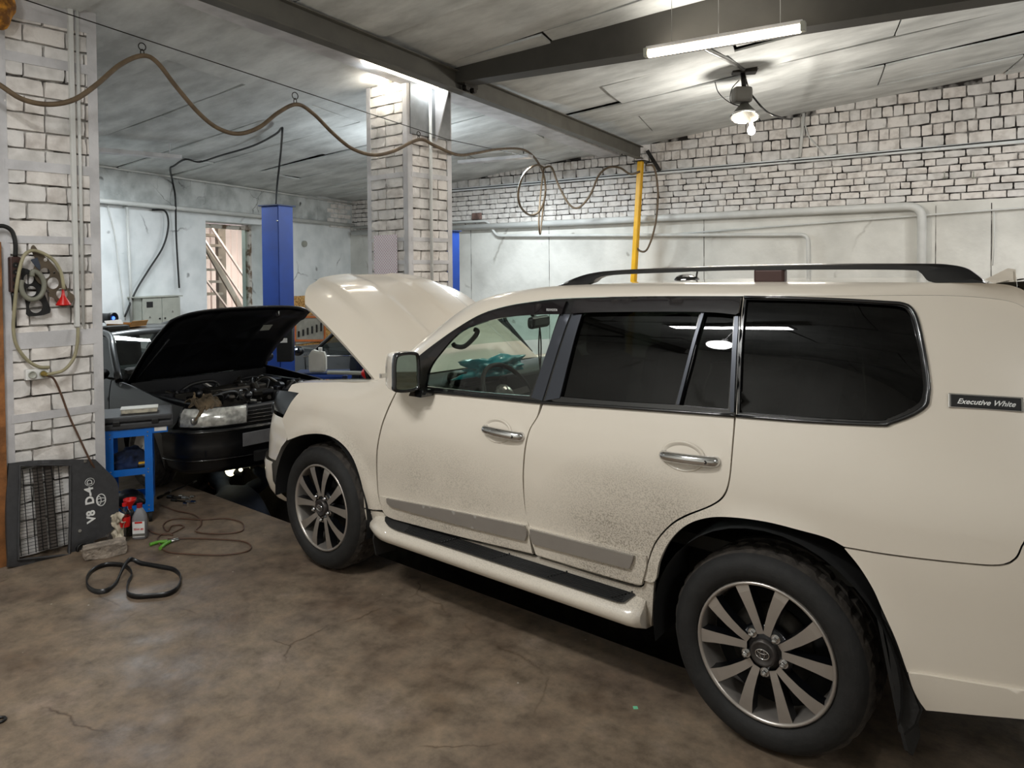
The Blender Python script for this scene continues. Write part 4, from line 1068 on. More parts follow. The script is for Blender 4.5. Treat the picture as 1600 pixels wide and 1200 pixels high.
# windshield
W0 = T[4:iA+1] if False else [T[i] for i in range(8, iA+1)]
rows = []
for p in W0: rows.append([Vector((p.x-.16*(1-(k/8)**2)*sst(1.7, 1.1, p.x)-.05*(1-(k/8)**2), p.y*.985*(k/8), p.z+.0)) for k in range(8, -9, -1)])
bm = B(); grid(bm, rows); lc('windscreen', bm, M['glass_screen'])
# tail: rear glass, tailgate, spoiler
Xr = lambda z: 4.04-max(0, z-1.1)*.5
rows = []
for z in [ .45, .6, .8, .95, 1.1, 1.2, 1.35, 1.5, 1.65, 1.78]:
    x = Xr(z)+.0; hw = WL(x-.02, z)-.0
    rows.append([Vector((x+.05*(1-(k/8)**2), hw*(k/8), z)) for k in range(8, -9, -1)])
bm = B(); grid(bm, rows, flip=True); lc('tailgate', bm, M['lc_paint'])
bm = B(); rows = [[Vector((Xr(z)+.056*(1-(k/8)**2*.98), (WL(Xr(z), z)-.12)*(k/8), z)) for k in range(8, -9, -1)] for z in (1.22, 1.35, 1.5, 1.65, 1.74)]
grid(bm, rows, flip=True); lc('rear_window', bm, M['glass_tint'])
bm = B(); rows = []
for k in range(-8, 9):
    y = .60*k/8; x0 = 3.55; rows.append([Vector((x0, y, 1.835)), Vector((x0+.14, y, 1.845)), Vector((x0+.30-.03*abs(k/8)**3, y, 1.835)), Vector((x0+.31-.03*abs(k/8)**3, y, 1.81)), Vector((x0+.15, y, 1.78)), Vector((x0, y, 1.80))])
grid(bm, rows); bmesh.ops.recalc_face_normals(bm, faces=bm.faces); lc('spoiler', bm, M['lc_paint'])
# fin antenna
c = onY(1556, 441, -.28); bm = B(); prism(bm, [(-.09, -.02), (.07, -.02), (.065, .05), (.04, .055)], (c.x, c.y+.015, c.z), axes(Vector((1, 0, 0)), Vector((0, 0, 1)), Vector((0, -1, 0))), .03, bev=.008); lc('antenna_fin', bm, M['lc_paint'])
M['rust_foot'] = mat('rust_foot', '#4a3430', .35, .3, var=0)
c = onY(1073, 438, .2); bm = B(); sph(bm, (c.x, .2, c.z-.004), .075, (1, 1, .55), 16); cyl(bm, (c.x+.06, .2, c.z+.02), (c.x+.07, .2, c.z+.075), .006, 6); lc('aerial', bm, M['lc_trim'])
# ---- roof rails
rt = [(873, 446.5), (900, 434), (930, 425.5), (975, 421), (1060, 417), (1150, 413.8), (1300, 411.2), (1440, 411), (1482, 412.5), (1510, 418), (1528, 429), (1541, 441)]
rbq = [(877, 447), (905, 446.5), (930, 445), (975, 432.5), (1060, 428), (1150, 423.5), (1300, 421.5), (1420, 423.5), (1446, 430), (1458, 438), (1490, 441.5), (1541, 442)]
rbq = [(877, 447), (908, 446.5), (928, 441.5), (952, 430.5), (1060, 425.5), (1150, 422.5), (1300, 421.3), (1420, 422), (1440, 426), (1455, 440), (1490, 441.5), (1541, 442)]
for sg in (-1, 1):
    Yr = -.66
    A = [onY(x, y, Yr) for x, y in rt]; Bq = [onY(x, y, Yr) for x, y in rbq]
    A, Bq = parres(A, 60), parres(Bq, 60); rows = []
    for a, b in zip(A, Bq):
        w_ = .024; h = max(.004, a.z-b.z); a = Vector((a.x, Yr, a.z)); b = Vector((b.x, Yr, min(b.z, a.z-.004)))
        r_ = [Vector((b.x, Yr-w_, b.z)), Vector((a.x*.7+b.x*.3, Yr-w_, b.z+h*.6)), Vector((a.x, Yr-w_*.5, a.z-.002)), Vector((a.x, Yr+w_*.5, a.z-.002)), Vector((a.x*.7+b.x*.3, Yr+w_, b.z+h*.6)), Vector((b.x, Yr+w_, b.z)), Vector((b.x, Yr-w_, b.z))]
        rows.append([Vector((v.x, v.y*(-sg), v.z)) for v in r_])
    bm = B(); grid(bm, rows); bmesh.ops.remove_doubles(bm, verts=bm.verts, dist=1e-5); bmesh.ops.recalc_face_normals(bm, faces=bm.faces)
    rl = lc('roof_rail', bm, M['lc_satin'] if False else mat('rail_black', '#0b0b0d', .3, .2, var=0, coat=.3), smooth='auto')
    a, b = onY(1180, 430, Yr), onY(1228, 430, Yr)
    bm = B(); box(bm, ((a.x+b.x)/2, Yr*(-sg), 1.862 if sg < 0 else 1.85), (b.x-a.x, .045, .06 if sg < 0 else .03), bev=.01); lc('rail_foot', bm, M['rust_foot'], rl)
    if sg > 0: rl.location.z -= .075
# ---- bonnet, raised
th = math.radians(38.5); HX, HZ = .50, 1.245
def bon(a, y, dz=0.):
    """a: distance forward of the hinge, y lateral"""
    yy = abs(y)
    b_ = .03*a+.085*a*a + .05*(yy/.78)**3 + .03*(yy/.8)**2
    b_ -= (.024*(1-sst(.50, .545, yy))-.014*(1-sst(.15, .20, yy)))*sst(.0, .25, a)
    b_ += .05*sst(1.0, 1.3, a)
    b_ -= dz
    return Vector((HX-a*math.cos(th)-b_*math.sin(th), y, HZ+a*math.sin(th)-b_*math.cos(th)))
def blen(y): t_ = abs(y)/.80; return 1.27-.05*t_**2-.30*t_**5
rows = []; rows2 = []
ys_ = [-.80+1.6*i/48 for i in range(49)]
for i in range(31):
    f_ = i/30; r_ = []; r2 = []
    for y in ys_:
        a0 = .07*(1-(abs(y)/.8)**2)*-1+.06
        a = a0+(blen(y)-a0)*f_; r_.append(bon(a, y)); r2.append(bon(a, y*.985, -.028))
    rows.append(r_); rows2.append(r2)
bm = B(); V1 = grid(bm, rows, flip=False); bm.normal_update()
if sum(f.normal.z for f in bm.faces) < 0:
    for f in bm.faces: f.normal_flip()
bonn = lc('bonnet', bm, M['lc_paint'])
bm = B(); grid(bm, rows2)
e1 = [r[0] for r in rows]+rows[-1][1:]+[r[-1] for r in rows[::-1]][1:]; e2 = [r[0] for r in rows2]+rows2[-1][1:]+[r[-1] for r in rows2[::-1]][1:]
grid(bm, [e1, e2]); lc('bonnet_liner', bm, M['lc_paint'], bonn)
p0, p1 = onY(566, 597, -.55), onY(547, 520, -.45)
bm = B(); tube(bm, [(.1, -.60, 1.12), (-.05, -.60, 1.52)], .012, 8); tube(bm, [(.1, -.60, 1.12), (.02, -.60, 1.34)], .018, 8); lc('gas_strut', bm, M['black'])
# ---- bay, inner fenders, underbody
bm = B(); box(bm, (-.2, 0, .90), (1.3, 1.5, .1), bev=.02); box(bm, (-.2, 0, .84), (.8, .8, .28), bev=.06); lc('engine_bay', bm, M['black'])
rows = []
for x in [-.45+.05*i for i in range(20)]:
    z = S2(456+(x+.45)*0, 600).z if False else 0
ftop = crom([S2(x, y) for x, y in ((456, 601), (473, 598), (530, 597), (578, 596.5), (597, 592), (611, 582))], 6)
rows = [[p, p+Vector((0, .035, .008)), p+Vector((0, .09, .010)), p+Vector((0, .11, -.02))] for p in ftop]
bm = B(); grid(bm, rows); bm.normal_update()
for f in bm.faces:
    if f.normal.z < 0: f.normal_flip()
ft = lc('fender_edge', bm, M['lc_paint']); mirror(ft)
bm = B(); box(bm, (.45, 0, 1.19), (.28, 1.5, .05), bev=.015); lc('cowl', bm, M['black'])
bm = B()
box(bm, (1.45, 0, .55), (1.75, 1.62, .35), bev=.03); box(bm, (1.5, 0, .42), (4.6, 1.0, .3), bev=.04); box(bm, (3.55, 0, .62), (.7, 1.5, .35), bev=.03)
lc('underbody', bm, M['dark_void'])
for cx in (0.04, 2.87):
    for sg in (-1, 1):
        rows = []
        for k in range(25):
            a = math.radians(-12+(194 if cx < 1 else 204)*k/24); R_ = .475
            rows.append([Vector((cx+R_*math.cos(a), sg*(WL(cx, .9)-.015), .42+R_*math.sin(a))), Vector((cx+(R_+.03)*math.cos(a), sg*.6, .42+(R_+.03)*math.sin(a)))])
        bm = B(); grid(bm, rows); box(bm, (cx, sg*.62, .72), (.96, .04, .6)); lc('wheel_liner', bm, M['dark_void'])
# ---- running board
sx0, sx1 = .60, 2.40
def stepsec(x, kind):
    e = min(1, max(0, (x-.50)/.22)); g = min(1, max(.45, (2.375-x)/.08)); q = math.sin(e*PI/2)*math.sin(g*PI/2)
    yo = -(.955+.075*q); 
    if kind == 'body': return [Vector((x, -.93, .475)), Vector((x, -.955, .470)), Vector((x, yo+.022, .435)), Vector((x, yo, .418)), Vector((x, yo-.004, .395)), Vector((x, yo+.012, .365)), Vector((x, yo+.05, .345)), Vector((x, -.88, .335)), Vector((x, -.80, .34))]
xs_ = [.50+1.845*i/60 for i in range(61)]
bm = B(); V_ = grid(bm, [stepsec(x, 'body') for x in xs_], flip=True); bm.faces.new(V_[-1]); bmesh.ops.recalc_face_normals(bm, faces=bm.faces)
stp = lc('running_board', bm, M['lc_paint']); 
# tread inlay
def tr_y(x):
    e = min(1, max(0, (x-.64)/.16)); g = min(1, max(0, (2.29-x)/.05)); return math.sin(e*PI/2)**.6*math.sin(g*PI/2)**.6
rows = []
for i in range(60):
    x = .64+1.65*i/59; q = tr_y(x); yo = -.955-.055*q; yi = -.955+.06*q; r_ = []
    for k in range(9):
        y = yi+(yo-yi)*k/8
        zb = .470-(max(0, -.955-y))/.075*.036 if y < -.955 else .470+(y+.955)*.35
        r_.append(Vector((x, y, zb+.006)))
    rows.append(r_)
bm = B(); V_ = grid(bm, rows); bm.normal_update()
for f in bm.faces:
    if f.normal.z < 0: f.normal_flip()
trd = lc('step_tread', bm, M['rubber'], stp)
bm = B()
for k in range(9):
    y = -1.003+.0085*k; tube(bm, [(x_, y, .470-(-.955-y)/.075*.036+.008) for x_ in (.86, 1.4, 2.25)], .0022, 4)
for x0_ in (1.15, 1.5, 1.85, 2.2):
    for k in range(8): sph(bm, (x0_+.012*k, -1.0+.0085*k, .470-(.045-.0085*k)/.075*.036+.012), .004, n=6)
lc('tread_ribs', bm, M['black'], stp)['kind'] = 'stuff'
c = clone(stp, LC); c.scale = (1, -1, 1)
# ---- wheels
def wheel(cx, sg, first=None):
    """axle centre at (cx, sg*.82, .397); outer face toward sg"""
    o = Vector((cx, sg*.94, .397)); ax = axes(Vector((1, 0, 0)), Vector((0, 0, -sg)) if False else Vector((0, 0, 1)), Vector((0, -1, 0))) if sg < 0 else axes(Vector((-1, 0, 0)), Vector((0, 0, 1)), Vector((0, 1, 0)))
    # local z = outward
    bm = B(); n = 120
    prof = [(.275, -.012), (.285, .008), (.31, .020), (.345, .018), (.368, .002), (.380, -.018)]
    trp = [(.3875, -.03), (.397, -.045), (.397, -.085), (.388, -.09), (.388, -.098), (.3975, -.103), (.3975, -.145), (.388, -.15), (.388, -.158), (.3975, -.163), (.397, -.205), (.3875, -.22)]
    tail = [(.36, -.25), (.31, -.255), (.275, -.23)]
    P = prof+trp+tail; rings = []
    for (r, h) in P:
        ring = []
        for k in range(n):
            rr = r
            if (r, h) in trp:
                if h > -.09 and k % 4 == 0: rr = min(r, .391)
                if -.16 < h < -.09 and (k+2) % 4 == 0: rr = min(r, .3875)
            a = 2*PI*k/n; 
            v = o+ax@Vector((rr*math.cos(a), rr*math.sin(a), h))
            if v.z < .0 + .002: v.z = .002
            ring.append(bm.verts.new(v))
        rings.append(ring)
    for i in range(len(P)-1):
        for k in range(n):
            f = bm.faces.new((rings[i][k], rings[i][(k+1) % n], rings[i+1][(k+1) % n], rings[i+1][k])); f.smooth = i < 5; f.material_index = 0 if i < 5 else 1
    bmesh.ops.recalc_face_normals(bm, faces=bm.faces)
    ty = lc('wheel', bm, [M['rubber'], M['tread']])
    # rim barrel + outer lip
    bm = B(); lathe(bm, [(.276, -.008), (.272, .003), (.264, .003), (.259, -.006), (.252, -.03), (.245, -.20), (.24, -.22)], o, ax, 64); lc('rim', bm, M['rim_polish'], ty)
    bm = B(); lathe(bm, [(0, -.10), (.12, -.10), (.245, -.12), (.245, -.121)], o, ax, 48); lc('barrel', bm, M['dark_void'], ty)
    bm = B(); lathe(bm, [(.06, -.085), (.165, -.085), (.165, -.10)], o, ax, 40); lc('brake_disc', bm, M['dark_metal'], ty)
    # ten spokes in five pairs
    for p in range(5):
        a0 = PI/2+p*2*PI/5+.03
        for s in (-1, 1):
            def pt(r, da, h): a = a0+s*da; return o+ax@Vector((r*math.cos(a), r*math.sin(a), h))
            # centre line: hub -> kink -> rim ; half widths
            st = [(.070, .17, .014, -.012), (.11, .215, .0165, -.006), (.16, .252, .0195, -.002), (.205, .282, .0225, -.001), (.235, .300, .0255, -.002), (.264, .315, .0285, -.006)]
            bm = B(); tops = []; bots = []
            C3 = [pt(r, da, h) for r, da, hw, h in st]
            for i, (r, da, hw, h) in enumerate(st):
                d_ = (C3[min(i+1, 5)]-C3[max(i-1, 0)]); zax = ax@Vector((0, 0, 1)); d_ = (d_-zax*d_.dot(zax)).normalized(); n_ = d_.cross(zax)
                L_, R_ = C3[i]-n_*hw, C3[i]+n_*hw
                tops.append((bm.verts.new(L_), bm.verts.new(R_))); bots.append((bm.verts.new(L_-zax*.045-n_*.004), bm.verts.new(R_-zax*.045+n_*.004)))
            for i in range(5):
                f = bm.faces.new((tops[i][0], tops[i][1], tops[i+1][1], tops[i+1][0])); f.material_index = 0
                for a_, b_ in ((tops[i][0], bots[i][0]), (tops[i][1], bots[i][1])):
                    pass
                for side_ in (0, 1):
                    f = bm.faces.new((tops[i][side_], tops[i+1][side_], bots[i+1][side_], bots[i][side_])); f.material_index = 1
                f = bm.faces.new((bots[i][0], bots[i][1], bots[i+1][1], bots[i+1][0])); f.material_index = 1
            f = bm.faces.new((tops[0][0], tops[0][1], bots[0][1], bots[0][0])); f.material_index = 1
            bmesh.ops.recalc_face_normals(bm, faces=bm.faces)
            lc('spoke', bm, [M['rim_polish'], M['rim_dark']], ty)
    bm = B(); lathe(bm, [(0, -.016), (.10, -.020), (.108, -.03), (.108, -.06)], o, ax, 40); lc('hub', bm, M['rim_dark'], ty)
    bm = B(); lathe(bm, [(.052, -.02), (.050, .004), (.043, .008), (.040, .004), (0, .006)], o, ax, 32); cap = lc('hub_cap', bm, M['grey_strip'] if False else M['steel_dark'], ty)
    # emblem: three ovals
    bm = B(); 
    def oval(rx, ry, cx_, cy_, w_=.0022):
        tube(bm, [o+ax@Vector((cx_+rx*math.cos(q*PI/12), cy_+ry*math.sin(q*PI/12), .0075)) for q in range(24)], w_, 5, closed=True)
    oval(.027, .019, 0, 0); oval(.009, .018, 0, 0, .0016); oval(.019, .0075, 0, .009, .0016)
    lc('emblem', bm, M['chrome'], ty)
    for p in range(5):
        a = PI/2+.03+PI/5+p*2*PI/5; c_ = o+ax@Vector((.078*math.cos(a), .078*math.sin(a), -.02)); zx_ = ax@Vector((0, 0, 1))
        bm = B(); cyl(bm, c_, c_+zx_*.022, .0125, 6); sph(bm, c_+zx_*.022, .0105, n=10); cyl(bm, c_-zx_*.002, c_+zx_*.006, .018, 16); lc('wheel_nut', bm, M['chrome'], ty)
    return ty
M['steel_dark'] = mat('steel_dark', '#4a4644', .35, .6, var=.05)
wh = [wheel(0, -1), wheel(2.85, -1), wheel(0, 1), wheel(2.85, 1)]
# ---- mudflaps
fl = [(1375, 953), (1394, 985), (1410, 1035), (1430, 1080), (1441, 1110), (1432, 1135), (1412, 1152), (1403, 1145), (1396, 1090), (1388, 1020)]
pts = [onX(x, y, 3.33) for x, y in fl]
pts = [onY(x, y, -.93) for x, y in fl]
P2_ = [(-.78, .70), (-.93, .70), (-.945, .5), (-.955, .35), (-.95, .235), (-.91, .20), (-.78, .21), (-.74, .4)]
bm = B(); prism(bm, [(p[0], p[1]) for p in P2_], (3.40, 0, 0), axes(Vector((0, 1, 0)), Vector((-.22, 0, 1)).normalized(), Vector((1, 0, 0))), .012); mf = lc('mud_flap', bm, M['rubber']); mirror(mf)
bm = B(); prism(bm, [(onY(x, y, -.955).x, onY(x, y, -.955).z) for x, y in fl], (0, -.925, 0), axes(Vector((1, 0, 0)), Vector((0, 0, 1)), Vector((0, -1, 0))), .03, bev=.008); mf = lc('mud_flap', bm, M['rubber']); mirror(mf)
bm = B(); prism(bm, [(-.78, .52), (-.95, .50), (-.975, .33), (-.95, .23), (-.80, .22)], (.53, 0, 0), axes(Vector((0, 1, 0)), Vector((.06, 0, 1)).normalized(), Vector((1, 0, 0))), .012); mf = lc('mud_flap', bm, M['rubber']); mirror(mf)
# ---- front bumper, headlamp, grille
def bplan(t_, z):
    """t_ 0 at arch, 1 at centre"""
    P = [(-.37, -.972), (-.50, -.955), (-.64, -.90), (-.76, -.80), (-.85, -.62), (-.90, -.35), (-.91, 0)]
    Q = crom([(a, b, 0) for a, b in P], 6); q = Q[min(len(Q)-1, int(t_*(len(Q)-1)+.5))]
    return q
NB = 37
def bgrid(zs, t0=0, t1=1, off=None):
    rows = []
    for (z, dx) in zs:
        r_ = []
        for i in range(NB):
            t_ = t0+(t1-t0)*i/(NB-1); q = bplan(t_, z); k = dx
            sc_ = Vector((q.x+.5, q.y, 0)).normalized() if (q.x+.5) < 0 else Vector((0, -1, 0))
            r_.append(Vector((q.x-sc_.x*k, q.y-sc_.y*k, z)))
        rows.append(r_)
    return rows
def both(rows):  # mirror across the centre line
    return [r+[Vector((p.x, -p.y, p.z)) for p in r[::-1]][1:] for r in rows]
# side edge follows the wheel arch: clip by shifting start t with height
def bump_rows(zs):
    rows = []
    for (z, dx, xs0) in zs:
        r_ = []
        Q = crom([(xs0, -WL(xs0, z), 0), (min(-.52, xs0-.1), -.945, 0), (-.64, -.89, 0), (-.76, -.79, 0), (-.85, -.61, 0), (-.90, -.35, 0), (-.91, 0, 0)], 6)
        for q in Q:
            d_ = Vector((q.x+.3, q.y, 0)).normalized(); r_.append(Vector((q.x-d_.x*dx, q.y-d_.y*dx, z)))
        rows.append(r_)
    return rows
e_ = lambda x, y: S2(x, y).x
bz = [(S2(440, 656).z, .03, S2(440, 656).x), (.90, .02, S2(445, 672).x), (.80, .0, e_(448, 688)), (.74, -.005, e_(440, 703)), (S2(433, 719).z, -.01, e_(433, 719))]
bm = B(); grid(bm, both(bump_rows(bz))); bm.normal_update()
if sum(f.normal.x for f in bm.faces) > 0:
    for f in bm.faces: f.normal_flip()
lc('front_bumper', bm, M['lc_paint'])
z3 = S2(433, 720).z
bz = [(z3-.002, -.03, e_(433, 720)), (z3-.02, -.035, e_(432.5, 724)), (.50, -.03, -.445), (.42, -.005, -.44), (.36, .03, -.42), (.33, .07, -.40)]
bm = B(); grid(bm, both(bump_rows(bz))); bm.normal_update()
if sum(f.normal.x for f in bm.faces) > 0:
    for f in bm.faces: f.normal_flip()
lc('bumper_skirt', bm, M['lc_paint'])
# headlamp wrapping round the corner
def corner(zs):
    rows = []
    for (z, x0, dx) in zs:
        Q = crom([(x0, -WL(x0, z), 0), (min(-.55, x0-.08), -.91, 0), (-.66, -.85, 0), (-.76, -.74, 0), (-.82, -.56, 0)], 5)
        rows.append([Vector((q.x+dx, q.y+dx*.4, z-.10*(z-.9)/.2*i_/len(Q))) for i_, q in enumerate(Q)])
    return rows
bm = B(); hz = [(S2(450, 612).z+.005, S2(462, 612).x, .05), (1.08, S2(461, 618).x, .03), (1.03, S2(452, 632).x, .015), (.98, S2(443, 645).x, .012), (.955, S2(441, 654).x, .012)]
grid(bm, corner(hz)); bmesh.ops.recalc_face_normals(bm, faces=bm.faces)
M['lamp_dark'] = mat('lamp_dark', '#08070c', .25, var=.0, spec=.25)
hl = lc('headlamp', bm, M['lamp_dark']); 
bm = B(); sph(bm, (-.60, -.83, 1.03), .045, (1, .5, .9), 14); lc('lamp_reflector', bm, M['chrome'], hl)
c = clone(hl, LC); c.scale = (1, -1, 1)
bm = B(); 
for z in (.82, .88, .94): box(bm, (-.885, 0, z), (.03, 1.06, .035), bev=.012)
lc('grille', bm, M['chrome'])
bm = B(); box(bm, (-.86, 0, .87), (.02, 1.1, .22), bev=.005); lc('grille_backing', bm, M['black'])
bm = B(); box(bm, (-.80, 0, .985), (.10, 1.2, .02)); lc('bay_lip', bm, M['black'])
# ---- door handles
def handle(parent, cx_, cy_, x0, y0, x1, y1, rw, rh):
    c_ = S2(cx_, cy_, off=.001); ax = axes(Vector((1, 0, 0)), Vector((0, .1, 1)).normalized(), Vector((0, -1, .1)).normalized())
    bm = B(); lathe(bm, [(1, 0), (.98, .004), (.92, .005), (.8, -.002), (.5, -.010), (0, -.014)], c_, ax @ Matrix.Diagonal((rw, rh, 1)), 40); cup = lc('handle_cup', bm, M['lc_paint'], parent)
    bm = B(); tube(bm, [c_+ax@Vector((rw*1.02*math.cos(q*PI/16), rh*1.02*math.sin(q*PI/16), .003)) for q in range(32)], .0035, 5, closed=True); 
    a = S2(x0, y0, off=.02); b = S2(x1, y1, off=.02)
    bm2 = B(); Pq = [a+Vector((0, .028, 0)), a+Vector((.012, .004, 0)), (a+b)/2+Vector((0, -.012, .002)), b+Vector((-.012, .004, 0)), b+Vector((0, .028, 0))]
    tube(bm2, Pq, .019, 10, 5, flat=1.15)
    lc('door_handle', bm2, M['chrome'], parent)
    e = b+Vector((-.03, -.012, 0)); bm3 = B(); cyl(bm3, e, e+Vector((0, -.008, 0)), .007, 12); lc('key_button', bm3, M['black'], parent); bm.free()
handle(fdoor, 777, 673, 755, 671, 811, 683, .094, .060)
handle(rdoor, 1067, 713, 1034, 712, 1116, 723, .100, .062)
# ---- mirror
mc = S2(640, 590, off=.14); mc = onY(631, 581, -1.08)
ax = axes(Vector((.0, 1, 0)), Vector((0, 0, 1)), Vector((1, 0, 0)))
def mirror_shell(sg):
    rows = []
    return rows
mp = [(a*.72, b*.78) for a, b in ((-.085, -.13), (.085, -.13), (.10, -.05), (.10, .10), (.07, .135), (-.06, .135), (-.095, .09), (-.10, -.06))]
mo = [(p.x, p.y) for p in crom([(a, b, 0) for a, b in mp], 4, True)]
C_ = Vector((mc.x+.0, -1.075, mc.z)); rows = []
A_ = axes(Vector((.36, .93, 0)).normalized(), Vector((0, 0, 1)), Vector((.93, -.36, 0)).normalized())
for h, s in ((-.185, .0), (-.18, .40), (-.16, .66), (-.12, .88), (-.06, .98), (-.0, 1.0)):
    rows.append([C_+A_@Vector((x*s, y*s, h)) for x, y in mo]+[C_+A_@Vector((mo[0][0]*s, mo[0][1]*s, h))])
bm = B(); grid(bm, rows); bmesh.ops.remove_doubles(bm, verts=bm.verts, dist=1e-5); bmesh.ops.recalc_face_normals(bm, faces=bm.faces); ms = lc('door_mirror', bm, M['lc_paint'])
rows = []
for h, s in ((0, 1.0), (.03, 1.0), (.045, .96), (.045, .86), (.025, .84)):
    rows.append([C_+A_@Vector((x*s, y*s, h)) for x, y in mo]+[C_+A_@Vector((mo[0][0]*s, mo[0][1]*s, h))])
bm = B(); grid(bm, rows); bmesh.ops.recalc_face_normals(bm, faces=bm.faces); lc('mirror_frame', bm, M['lc_trim'], ms)
bm = B(); prism(bm, [(x*.85, y*.85) for x, y in mo], C_+A_@Vector((0, 0, .022)), A_, .006); lc('mirror_glass', bm, mat('mirror_silver', '#aebfb4', .02, 1., var=0), ms)
bm = B(); prism(bm, [(-.055, -.045), (.03, -.045), (.03, -.02), (-.055, -.02)], C_+A_@Vector((-.035, .0, -.15)), A_, .02, bev=.006); lc('turn_lamp', bm, M['chrome'], ms)
q = S2(652, 606, off=0); bm = B(); prism(bm, [(0, 0), (.16, 0), (.15, .035), (.02, .035)], (C_.x-.02, -1.04, C_.z-.135), axes(Vector((0, 1, 0)), Vector((0, 0, 1)), Vector((1, 0, 0))), .12, bev=.012); lc('mirror_arm', bm, M['lc_trim'], ms)
c = clone(ms, LC); c.scale = (1, -1, 1)
# ---- badge with lettering
p = S2(1539.5, 629, off=.004); q_ = S2(1484, 626, off=.004); r_ = S2(1595, 633, off=.004); dx_ = (r_-q_).normalized(); up_ = Vector((0, .28, .96)); up_ = (up_-dx_*up_.dot(dx_)).normalized(); nz_ = dx_.cross(up_)
A_ = axes(dx_, up_, nz_); Lb = (r_-q_).length
bm = B(); box(bm, p, (Lb, .042, .006), A_, .003); bd = lc('badge', bm, M['black'])
bm = B(); box(bm, p-nz_*.001, (Lb+.012, .050, .005), A_, .0024); lc('badge_rim', bm, M['chrome'], bd)
bm = textmesh('Executive White', .0245, .0008, shear=.45, bold=.0004); place(bm, p+nz_*.0035-up_*.0015, A_); lc('lettering', bm, M['paper_white'], bd)
# ---- interior
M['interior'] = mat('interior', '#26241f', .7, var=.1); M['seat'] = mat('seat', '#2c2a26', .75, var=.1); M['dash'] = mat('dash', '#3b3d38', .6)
def seat(x, y, k=1.):
    bm = B(); box(bm, (x, y, .86), (.52, .50, .16), bev=.06, seg=3); box(bm, (x+.27, y, 1.17), (.14, .50, .56), Matrix.Rotation(.2, 3, 'Y'), bev=.06, seg=3); s_o = lc('seat', bm, M['seat'])
    bm = B(); box(bm, (x+.34, y, 1.53), (.09, .27, .17), Matrix.Rotation(.1, 3, 'Y'), bev=.035, seg=3); lc('headrest', bm, M['seat'], s_o)
seat(1.45, -.40); seat(1.45, .40); seat(2.35, -.42); seat(2.35, .42); seat(3.05, -.4); seat(3.05, .4)
bm = B(); box(bm, (2.3, 0, .72), (2.9, 1.6, .06)); lc('cabin_floor', bm, M['interior'])
rows = []
for k in range(-8, 9):
    y = .76*k/8; rows.append([Vector((.36, y, 1.21)), Vector((.60, y, 1.245)), Vector((.80, y, 1.235)), Vector((.90, y, 1.19)), Vector((.93, y, 1.10)), Vector((.88, y, .80))])
bm = B(); grid(bm, rows); dsh = lc('dashboard', bm, M['dash'])
bm = B(); box(bm, (.86, -.42, 1.245), (.16, .36, .09), bev=.035, seg=3); lc('instrument_hood', bm, M['black'], dsh)
bm = B(); box(bm, (.90, 0, 1.12), (.06, .42, .22), bev=.02); lc('centre_console', bm, M['interior'], dsh)
bm = B(); box(bm, (.935, -.66, 1.14), (.02, .12, .08), bev=.01); lc('air_vent', bm, M['grey_strip'], dsh)
sc3 = Vector((1.13, -.42, 1.17)); an = Vector((.83, 0, .56)).normalized(); e1 = Vector((0, 1, 0)); e2 = an.cross(e1)
bm = B(); tube(bm, [sc3+(e1*math.cos(q*PI/16)+e2*math.sin(q*PI/16))*.192 for q in range(32)], .014, 8, closed=True); sw = lc('steering_wheel', bm, M['interior'])
bm = B(); sph(bm, sc3-an*.03, .075, (1, 1, .5), 14, an.to_track_quat('Z', 'Y').to_matrix())
for a in (0, PI, -PI/2): beam(bm, sc3-an*.03, sc3+(e1*math.cos(a)+e2*math.sin(a))*.185, .04, .018, up=an)
tube(bm, [sc3-an*.03, sc3-an*.22], .03, 8); lc('wheel_spokes', bm, M['grey_strip'], sw)
for z0_, z1_, xa in ((1.24, 1.7, 0),):
    pass
# grab handle on the far pillar, sun visors, inner mirror
ga = onY(702, 535, -.66); gb = onY(745, 515, -.66)
bm = B(); hp = [onY(x, y, -.70) for x, y in ((708, 537), (712, 541), (726, 541), (742, 526), (746, 517), (742, 515))]
tube(bm, hp, .014, 8, 4); lc('grab_handle', bm, M['grey_strip'] if False else M['dash'])
mr = onY(842, 503, -.06); 
bm = B(); box(bm, mr, (.05, .27, .075), Matrix.Rotation(.25, 3, 'Z'), bev=.025, seg=3); beam(bm, mr, mr+Vector((-.10, 0, .09)), .02, .02); lc('inner_mirror', bm, M['black'])
# inner lining of the tinted part so the cabin reads dark
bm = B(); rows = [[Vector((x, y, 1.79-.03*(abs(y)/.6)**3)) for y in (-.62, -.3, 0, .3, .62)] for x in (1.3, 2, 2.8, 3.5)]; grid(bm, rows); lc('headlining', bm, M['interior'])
bm = B(); box(bm, (3.95, 0, .95), (.04, 1.6, .5)); box(bm, (.35, 0, .9), (.05, 1.5, .5)); lc('bulkhead', bm, M['interior'])
# far-side body: mirrored doors, surrounds and panes
for o in (fdoor, rdoor, trim1, trim2):
    c = clone(o, LC); c.scale = (1, -1, 1)
LC_far = None
